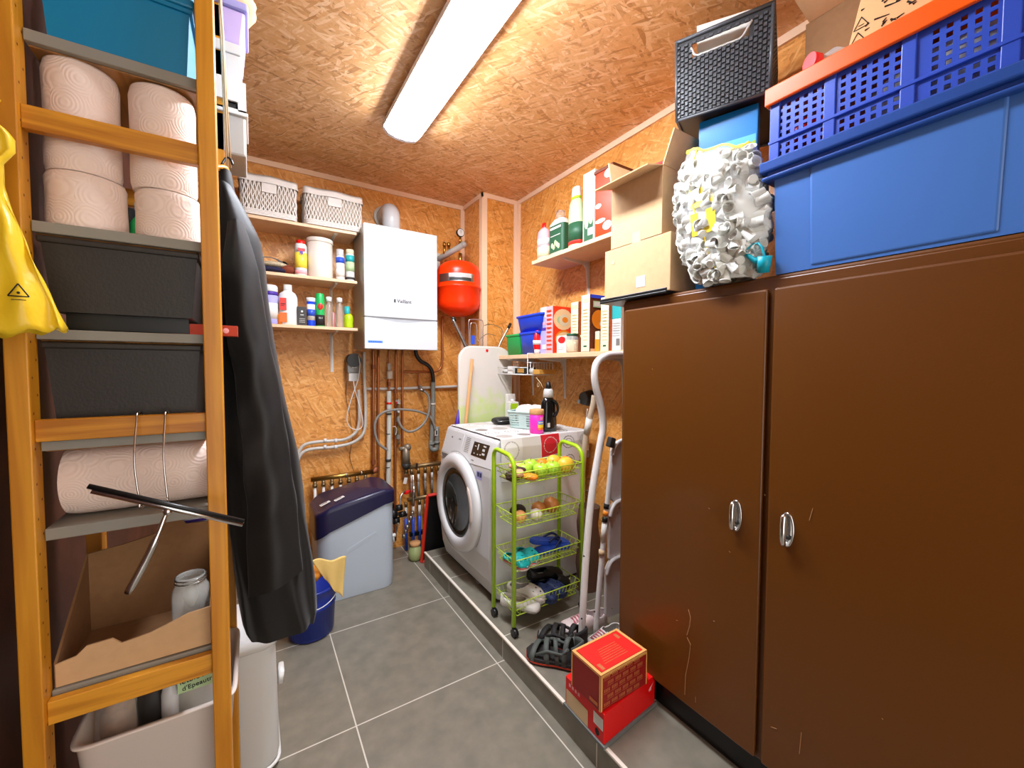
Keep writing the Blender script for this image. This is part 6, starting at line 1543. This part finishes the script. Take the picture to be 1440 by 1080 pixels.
item('peach', 'pale orange round fruit at the trolley end of the second tier', 'fruit', lambda b, c: b.ball((c.x, c.y, c.z+.03), (.032, .03, .03)), 'peach', (1.05, 1.58, z))
item('avocado', 'dark avocado behind the pale orange fruit', 'avocado', lambda b, c: b.ball((c.x, c.y, c.z+.032), (.044, .032, .032)), 'avocado', (1.08, 1.645, z))

# ------------------------------------------------------------------ footwear
def sole_w(t_):           # half width along the foot, t 0 heel .. 1 toe
    return lerpt([(0, .0), (.03, .5), (.12, .74), (.3, .78), (.5, .78), (.7, .97), (.82, 1.0), (.92, .86), (.98, .5), (1, 0)], t_)
def sole_poly(L, W, n=22, bend=.10):
    P = []
    for i in range(n+1): s = i/n; P.append((s*L, sole_w(s)*W/2+bend*W*sin(pi*s)*.5))
    for i in range(n-1, 0, -1): s = i/n; P.append((s*L, -sole_w(s)*W/2+bend*W*sin(pi*s)*.5))
    return P
def shoe(name, label, cat, loc, rotz, L=.24, W=.088, upper='paper', sole='paper', inner='ink', style='sneaker', group=None, lace=None, tilt=(0, 0), mirror=1, accent=None, open0=.05, open1=.52, h=.07):
    t = thing(name, label, cat, loc, (tilt[0], tilt[1], rotz), group=group)
    hs = {'sneaker': .024, 'clog': .022, 'flat': .010, 'flip': .018, 'sandal': .028}[style]
    P = [(x, y*mirror) for x, y in sole_poly(L, W)]
    MB(sole).prism(P, 'xy', 0, hs).build('sole', t, w=False, bevel=.004)
    if style == 'flip':
        MB(upper).prism([(x*.985+.002, y*.93) for x, y in P], 'xy', hs, hs+.003).build('footbed', t, w=False)
        b = MB(inner); tp = Vector((L*.78, 0, hs))
        for s in (1, -1): b.tube(smooth_path([tp, tp+Vector((-.012, s*.006, .018)), Vector((L*.60, s*W*.30, hs+.026)), Vector((L*.42, s*W*.42, hs))], 6), .0045, 6, flat=1.3)
        b.build('strap', t, w=False); return t
    if style == 'sandal':
        MB(accent or 'frame_red').prism([(x*1.01-.001, y*1.02) for x, y in P], 'xy', .008, .014).build('midsole', t, w=False)
        def strap(x0, x1, hh, w_=.011, lbl='strap'):
            b = MB(upper)
            def f(u, v):
                a = pi*u; s = (x0+(x1-x0)*u)/L; wd = sole_w(max(.05, min(.97, s)))*W/2+.004
                return (x0+(x1-x0)*u+(v-.5)*w_*2, wd*cos(a)*mirror, hs-.012+hh*sin(a)**.7)
            b.grid(f, 18, 2).build('strap', t, w=False, solid=.004)
        strap(L*.86, L*.80, .040); strap(L*.62, L*.72, .062); strap(L*.46, L*.60, .072, .009); strap(L*.36, L*.30, .092, .010)
        b = MB(upper); b.grid(lambda u, v: (L*.10+.0*v-.05*0+L*.16*(abs(2*u-1)), (W*.36)*cos(pi*u)*1.0, hs-.008+(.095)*v*(1-.2*abs(2*u-1))), 14, 5).build('heel_guard', t, w=False, solid=.005)
        b = MB(upper)
        for s in (1, -1): b.tube([(L*.80, s*W*.42, hs+.01), (L*.62, s*W*.40, hs+.035), (L*.40, s*W*.36, hs+.03), (L*.30, s*W*.34, hs+.06)], .007, 6)
        b.build('side_strap', t, w=False)
        MB(inner).prism([(x*.96+.004, y*.9) for x, y in P], 'xy', hs, hs+.003).build('footbed', t, w=False); return t
    # closed uppers: rings along the foot, arch over the last, with the throat left open
    nt, na = 30, 20
    hprof = {'sneaker': [(0, h*.92), (.2, h), (.42, h*.98), (.62, h*.72), (.8, h*.5), (.93, h*.42), (1, h*.1)],
             'clog': [(0, h*.55), (.25, h*.6), (.4, h*.85), (.55, h), (.8, h*.8), (.94, h*.55), (1, h*.15)],
             'flat': [(0, h*.72), (.2, h*.68), (.45, h*.62), (.6, h*.62), (.8, h*.55), (.93, h*.45), (1, h*.1)]}[style]
    b = MB(upper)
    def up(u, v):
        s = .004+.992*u; a = pi*v; wd = max(.001, sole_w(s)*W/2+.001); hh = lerpt(hprof, s); e = .62
        cx_ = .10*W*sin(pi*s)*.5
        return (s*L, (cx_+wd*(abs(cos(a))**e)*(1 if cos(a) > 0 else -1))*mirror, hs-.003+(hh-hs+.003)*(sin(a)**e if sin(a) > 0 else 0))
    def mm(u, v):
        w_ = abs(v-.5)
        if open0 < u < open1 and w_ < .30*sin(pi*min(1, max(0, (u-open0)/(open1-open0))))**.5: return None
        if style == 'clog' and u > .6 and w_ < .3 and int(u*nt) % 4 == 1 and int(v*na) % 4 == 1: return None
        return upper
    b.grid(up, nt, na, mf=mm).build('upper', t, w=False, solid=.004)
    MB(inner).prism([(x*.95+.005, y*.86) for x, y in P], 'xy', hs, hs+.003).build('insole', t, w=False)
    if accent: MB(accent).prism([(x*1.008-.001, y*1.03) for x, y in P], 'xy', hs*.45, hs*.75).build('trim_stripe', t, w=False)
    if lace:
        b = MB(lace)
        for k in range(5):
            s = .50+.055*k; q0, q1 = up(s, .36), up(s+.03, .64); q2_, q3 = up(s, .64), up(s+.03, .36)
            for qa, qb in ((q0, q1), (q2_, q3)): b.tube([Vector(qa)+Vector((0, 0, .003)), (Vector(qa)+Vector(qb))/2+Vector((0, 0, .007)), Vector(qb)+Vector((0, 0, .003))], .0024, 6)
        b.build('laces', t, w=False)
    return t
M('turquoise', '#13a3a0', .45); M('pink_sole', '#e0605a', .5); M('flip_blue', '#2347a8', .45); M('flip_dark', '#14204f', .5)
M('shoe_white', '#d6d0c8', .5); M('shoe_navy', '#26355e', .5); M('shoe_black', '#121112', .5); M('tread', '#cfc7bb', .6)
M('sandal_grey', '#4f544f', .6, bump=.2, bscale=150); M('sandal_dark', '#23201f', .7); M('inner_teal', '#0b4a47', .6); M('lace_pink', '#c86a74', .7)
z = .391
shoe('kids_clog', 'turquoise child shoe with a red edged sole nearest the trolley end', 'shoe', (1.02, 1.665, z), -1.35, .15, .072, 'turquoise', 'tread', 'inner_teal', 'clog', accent='pink_sole', h=.062, group='turquoise shoes in the third tier')
shoe('kids_clog', 'turquoise child shoe with a red edged sole nearer the blue flip flops', 'shoe', (1.105, 1.685, z), -1.5, .15, .072, 'turquoise', 'tread', 'inner_teal', 'clog', accent='pink_sole', h=.062, group='turquoise shoes in the third tier')
shoe('flip_flop', 'blue flip flop lying on top, strap towards the room', 'flip flop', (1.17, 1.675, z+.047), -.22, .22, .085, 'flip_blue', 'flip_blue', 'flip_dark', 'flip', tilt=(0, .17), group='blue flip flops in the third tier')
shoe('flip_flop', 'blue flip flop underneath, sole edge showing', 'flip flop', (1.16, 1.61, z+.012), .02, .22, .085, 'flip_blue', 'flip_blue', 'flip_dark', 'flip', group='blue flip flops in the third tier')
z = .184
shoe('white_slip_on', 'white rubber shoe at the trolley end with its toe over the wire', 'shoe', (1.0, 1.67, z), -.95, .20, .078, 'shoe_white', 'shoe_white', 'tread', 'flat', h=.062, open1=.62, group='white shoes in the bottom tier')
shoe('white_slip_on', 'white rubber shoe propped up behind the first white one', 'shoe', (1.055, 1.70, z+.035), -.98, .20, .078, 'shoe_white', 'shoe_white', 'mid_grey', 'clog', h=.062, tilt=(0, .12), group='white shoes in the bottom tier')
shoe('navy_clog', 'dark blue rubber shoe beside the white shoes', 'shoe', (1.12, 1.70, z), -1.0, .21, .08, 'shoe_navy', 'shoe_navy', 'ink', 'clog', h=.066, group='navy shoes in the bottom tier')
shoe('navy_clog', 'dark blue rubber shoe between navy and black shoes', 'shoe', (1.19, 1.70, z), -.95, .20, .08, 'shoe_navy', 'shoe_navy', 'ink', 'clog', h=.064, group='navy shoes in the bottom tier')
shoe('black_shoe', 'black shoe stacked on the bottom tier with its opening showing', 'shoe', (1.16, 1.675, z+.064), .0, .22, .08, 'shoe_black', 'shoe_black', 'tread', 'flat', h=.07, tilt=(0, .14), group='black shoes in the bottom tier')
shoe('black_shoe', 'black shoe lying along the back of the bottom tier', 'shoe', (1.23, 1.62, z), .05, .155, .08, 'shoe_black', 'shoe_black', 'ink', 'clog', h=.07, group='black shoes in the bottom tier')
z = .101
shoe('trekking_sandal', 'grey trekking sandal nearest the platform edge', 'sandal', (1.135, 1.19, z), radians(128), .27, .105, 'sandal_grey', 'sandal_dark', 'sandal_dark', 'sandal', accent='brick_red', group='trekking sandals on the step')
shoe('trekking_sandal', 'dark grey trekking sandal lying against the first, nearer the stepladder', 'sandal', (1.20, 1.24, z), radians(118), .26, .10, 'sandal_dark', 'sandal_dark', 'mid_grey', 'sandal', accent='brick_red', group='trekking sandals on the step')
M('sneaker_pink', '#e3cfcb', .5)
shoe('sneaker', 'white sneaker with pink laces on the step, toe towards the trolley', 'sneaker', (1.40, 1.36, z), radians(162), .23, .088, 'sneaker_pink', 'paper', 'light_grey', 'sneaker', lace='lace_pink', h=.085, open0=.04, open1=.46, group='white sneakers behind the stepladder')
shoe('sneaker', 'white sneaker seen heel first beside the stepladder leg', 'sneaker', (1.37, 1.25, z), radians(176), .20, .08, 'paper', 'light_grey', 'mid_grey', 'sneaker', lace='lace_pink', h=.085, open0=.04, open1=.46, group='white sneakers behind the stepladder')

# ------------------------------------------------------------------ stepladder
t = thing('stepladder', 'folded white metal stepladder with a hoop handle beside the brown cabinet', 'stepladder', (1.4, 1.3, .1))
M('ladder_white', '#dcd7d3', .35); M('tread_grey', '#dfdad8', .55, bump=.2, bscale=200)
LY = 1.295
L1p = [PY(u, v, LY) for u, v in ((817, 907), (823, 800), (831, 705), (843, 630), (848, 600), (845, 572), (838, 545), (836, 525), (840, 509), (851, 501), (866, 499))]
top = L1p[-1]; L1p += [Vector((top.x+.12, LY, top.z)), Vector((1.56, LY, top.z-.01)), Vector((1.60, LY, top.z-.06)), Vector((1.585, LY, .9)), Vector((1.60, LY, .102))]
L1p[0].z = .101
MB('ladder_white').tube(smooth_path(L1p, 5), .0155, 14).build('front_frame', t)
Q = [PY(837, 902, LY+.03), PY(846, 790, LY+.03), PY(855, 700, LY+.03), PY(863, 622, LY+.03)]; Q[0].z = .101
MB('ladder_white').tube(smooth_path(Q, 5), .0125, 14).build('rear_leg', t)
MB('ladder_white').tube([Q[-1]+Vector((.28, 0, 0)), Vector((Q[0].x+.30, LY+.03, .101))], .0125, 12).build('rear_leg', t)
c = PY(859, 622, LY+.01); MB('dark_grey').ob(c, (.03, .028, .045), (0, .35, 0)).build('hinge', t, bevel=.004)
for k, (v0, v1, u0) in enumerate(((622, 706, 858), (708, 790, 855), (790, 868, 850))):
    a, c = PY(u0, v0, LY+.02), PY(u0-4, v1, LY+.04)
    x0, x1 = a.x+.012, 1.575; zt_, zb_ = a.z, c.z
    n1 = MB('tread_grey'); n1.prism([(x0+.02, zt_-.012), (x0+.04, zt_), (x1-.03, zt_), (x1, zt_-.02), (x1, zb_+.02), (x1-.03, zb_), (x0+.02, zb_), (x0, zb_+.02), (x0, zt_-.04)], 'xz', LY+.018, LY+.034)
    n1.build('step', t, bevel=.003)
    MB('ladder_white').tube(smooth_path([Vector((x0-.004, LY+.012, zt_-.06)), Vector((x0+.008, LY+.01, zt_-.02)), Vector((x0+.05, LY+.01, zt_+.004)), Vector((x1, LY+.01, zt_+.01))], 5), .009, 8).build('step_rim', t)
    b = MB('dark_grey')
    r4 = random.Random(k)
    for q in range(9): b.ball((r4.uniform(x0+.03, x1-.05), LY+.0178, r4.uniform(zb_+.02, zt_-.02)), .0022, 6, 4)
    b.build('rivet', t)
for v, m in ((712, 'ink'), (722, 'orange'), (731, 'black_plastic')):
    c = PY(853-(v-712)*.12, v, LY+.03); a = Q[0]; d = (Q[2]-Q[1]).normalized()
    MB(m).tube([c+d*.012, c-d*.010], .0132, 14).build('sticker', t)
c = PY(849, 750, LY+.03); MB('paper').tube([c+d*.045, c-d*.035], .0131, 14).build('sticker', t)
c = PY(846, 777, LY+.03); MB('beige').tube([c+d*.012, c-d*.012], .0133, 14).build('sticker', t)
b = MB('dark_grey')
for u, v in ((826, 690), (821, 782), (836, 860), (818, 870)): b.ball(tuple(PY(u, v, LY-.014)), .004, 8, 6)
b.build('rivet', t)
# curved pole and hose reel thing behind the stepladder
t = thing('curved_pole', 'beige curved pole with a silver band leaning on the wall behind the stepladder', 'pole', (1.6, 1.7, .1))
M('pole_beige', '#cdb79b', .4)
PP = [PX(u, v, 1.63) for u, v in ((836, 556), (834, 570), (829, 590), (824, 615), (820, 650), (818, 690), (817, 730))]; PP.append(Vector((1.63, PP[-1].y, .102)))
MB('pole_beige').tube(smooth_path(PP, 5), .017, 12).build('pole', t)
MB('paper').tube([PX(829, 588, 1.63), PX(825, 610, 1.63)], .020, 12).build('band', t)
t = thing('wall_socket', 'dark grey round fitting on the wall under the food shelf bracket', 'wall fitting', (1.7, 1.75, 1.2))
c = PX(827, 560, 1.7); MB('dark_grey').tube([Vector((1.718, c.y, c.z)), Vector((1.66, c.y, c.z))], [.05, .038], 24).build('housing', t)
MB('mid_grey').tube([Vector((1.66, c.y+.03, c.z-.02)), Vector((1.65, c.y+.03, c.z-.02))], .012, 12).build('knob', t)
t = thing('electric_cable', 'white cable running slantwise from the wall fitting to the washing machine', 'cable', (1.69, 1.8, 1.0))
MB('white_plastic').tube(smooth_path([PX(826, 575, 1.66), PX(823, 600, 1.69), PX(812, 630, 1.70), PX(803, 645, 1.70), Vector((1.70, 2.0, .5))], 5), .0035, 6).build('cable', t)
t = thing('drain_hose', 'ribbed grey hose behind the washing machine near the trolley', 'hose', (1.68, 1.7, .4))
MB('hose_grey').tube(smooth_path([PX(806, 675, 1.66), PX(812, 690, 1.66), PX(815, 705, 1.68), PX(810, 730, 1.69), PX(805, 760, 1.69), PX(800, 790, 1.69)], 6), .012, 10).build('hose', t)
t = thing('brown_bag', 'brown paper bag on the step behind the trolley', 'bag', (1.6, 1.68, .1))
M('bag_brown', '#6a4b38', .85, bump=.5, bscale=20)
MB('bag_brown').grid(lambda u, v: (1.56+.07*cos(2*pi*u)*(1-.2*v)+.008*sin(14*v), 1.66+.06*sin(2*pi*u), .101+.46*v), 24, 10, True).build('bag', t)

# ------------------------------------------------------------------ red shoe boxes
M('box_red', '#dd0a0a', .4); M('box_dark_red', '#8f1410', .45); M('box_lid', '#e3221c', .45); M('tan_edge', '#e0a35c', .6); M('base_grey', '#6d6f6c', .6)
P0, P1, P2 = PZ(846, 1045, .128), PZ(797, 1000, .128), PZ(926, 990, .128)
P0 = Vector((.932, .909, .1015))
e1 = Vector((.013, 1, 0)).normalized(); e2 = Vector((1, -.02+.05, 0)).normalized()
def bx2(b, o, ea, eb, la, lb, z0, z1):
    v = [o, o+ea*la, o+ea*la+eb*lb, o+eb*lb]; V = [Vector((p.x, p.y, z)) for z in (z0, z1) for p in v]
    return b.add(V, [(0, 1, 2, 3), (7, 6, 5, 4), (0, 4, 5, 1), (1, 5, 6, 2), (2, 6, 7, 3), (3, 7, 4, 0)])
def rotv(d): return Vector((cos(radians(d)), sin(radians(d)), 0))
# lower box: near corner, long side away to the cabinet, short side along the step edge
t = thing('shoe_box', 'low red shoe box on the step edge under the taller red box', 'shoe box', P0)
ea, eb = rotv(89), rotv(5); LA, LBx = .195, .282; o = P0
bx2(MB('base_grey'), o-ea*.006-eb*.006, ea, eb, LA+.012, LBx+.012, .1015, .112).build('base', t)
bx2(MB('box_red'), o, ea, eb, LA, LBx, .112, .214).build('carton', t, bevel=.0015)
n1 = -ea; nx = -eb
def face(b, org, axis, nrm, s0, s1, z0, z1, e=.0009):
    p = org+nrm*e; return b.quad(Vector((p.x, p.y, 0))+axis*s0+Vector((0, 0, z0)), Vector((p.x, p.y, 0))+axis*s1+Vector((0, 0, z0)), Vector((p.x, p.y, 0))+axis*s1+Vector((0, 0, z1)), Vector((p.x, p.y, 0))+axis*s0+Vector((0, 0, z1)))
b = MB('paper'); face(b, o, ea, nx, .003, .048, .155, .195)
b.use('beige'); face(b, o, ea, nx, .075, LA-.006, .114, .172)
b.use('ink')
c = o+ea*.030+nx*.001; b.add([Vector((c.x, c.y, 0))+ea*.010*cos(a)+Vector((0, 0, .135+.012*sin(a))) for a in [i*pi/7 for i in range(14)]], [tuple(range(14))])
b.use('light_grey')
for k in range(4): face(b, o, ea, nx, .008, .040, .162+.007*k, .164+.007*k, .0013)
b.build('print', t)
up_ = Vector((0, 0, 1))
b = MB('pale_pink'); pq = o+eb*(LBx-.04)-ea*.0012
b.add([pq+eb*x+Vector((0, 0, z-.1015)) for x, z in ((0, .178), (.010, .186), (.022, .190), (.026, .196), (.022, .186), (.014, .178), (.016, .170), (.010, .172), (.002, .170))], [tuple(range(9))])
for k in range(4): b.add([o+nx*.001+ea*(LA-.02-.016*k)+Vector((0, 0, z)) for z in (.088, .1)]+[o+nx*.001+ea*(LA-.03-.016*k)+Vector((0, 0, z)) for z in (.1, .088)], [(0, 1, 2, 3)])
b.build('logo_print', t)
b = MB('paper')
for k in range(2): b.lathe([(.001, 0), (.009, 0), (.009, .0006), (.001, .0008)], tuple(o+ea*(.135-.028*k)+eb*.006+Vector((0, 0, .1128))), 12)
b.build('dot_print', t)
# upper box
t = thing('shoe_box', 'taller red box with tan edges stacked on the low red shoe box', 'shoe box', P0+Vector((0, 0, .114)))
# its top corners seen in the photograph at this height
ZT = .336
C0, C1, C3 = PZ(845, 951, ZT), PZ(804, 915, ZT), PZ(916, 919, ZT)
o = Vector((C0.x, C0.y, .2145)); ea = (C1-C0).normalized(); la = (C1-C0).length; eb = (C3-C0); lb = eb.length; eb.normalize()
eb = (eb-ea*eb.dot(ea)).normalized()
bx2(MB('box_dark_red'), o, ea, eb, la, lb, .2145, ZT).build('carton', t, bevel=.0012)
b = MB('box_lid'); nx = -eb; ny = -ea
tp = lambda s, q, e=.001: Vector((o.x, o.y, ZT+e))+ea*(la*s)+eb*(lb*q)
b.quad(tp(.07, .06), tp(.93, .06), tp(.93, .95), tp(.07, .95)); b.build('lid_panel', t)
b = MB('tan_edge')
for s0, q0, s1, q1 in ((0, 0, 1, .05), (0, .95, 1, 1), (0, .05, .06, .95), (.94, .05, 1, .95)): b.quad(tp(s0, q0), tp(s1, q0), tp(s1, q1), tp(s0, q1))
face(b, o, ea, nx, 0, .006, .2145, ZT); face(b, o, ea, nx, la-.006, la, .2145, ZT); face(b, o, eb, ny, 0, .008, .2145, ZT); face(b, o, eb, ny, lb-.005, lb, .2145, ZT); face(b, o, eb, ny, 0, lb, ZT-.007, ZT); face(b, o, ea, nx, 0, la, ZT-.005, ZT)
b.use('gold'); face(b, o, eb, ny, .008, lb-.005, ZT-.011, ZT-.007, .0012)
b.build('edging', t)
M('print_tan', '#c06a3c', .6)
b = MB('print_tan')
for r in range(5):
    for k in range(6):
        s0 = .012+k*.036+(r % 2)*.016
        if s0+.030 > lb-.008: continue
        face(b, o, eb, ny, s0, s0+.030, .222+r*.023, .2235+r*.023, .0013)
        for q in range(4): face(b, o, eb, ny, s0+.003+q*.007, s0+.007+q*.007, .227+r*.023, .238+r*.023, .0013)
face(b, o, ea, nx, .012, .05, .226, .238, .0013)
for k in range(7): b.quad(tp(.22+.07*k, .22+.02*k, .0015), tp(.235+.07*k, .22+.02*k, .0015), tp(.235+.07*k, .72-.0*k, .0015), tp(.22+.07*k, .72, .0015))
b.quad(tp(.1, .1, .0015), tp(.3, .1, .0015), tp(.3, .16, .0015), tp(.1, .16, .0015)); b.quad(tp(.68, .82, .0015), tp(.86, .82, .0015), tp(.86, .88, .0015), tp(.68, .88, .0015))
b.build('print', t)
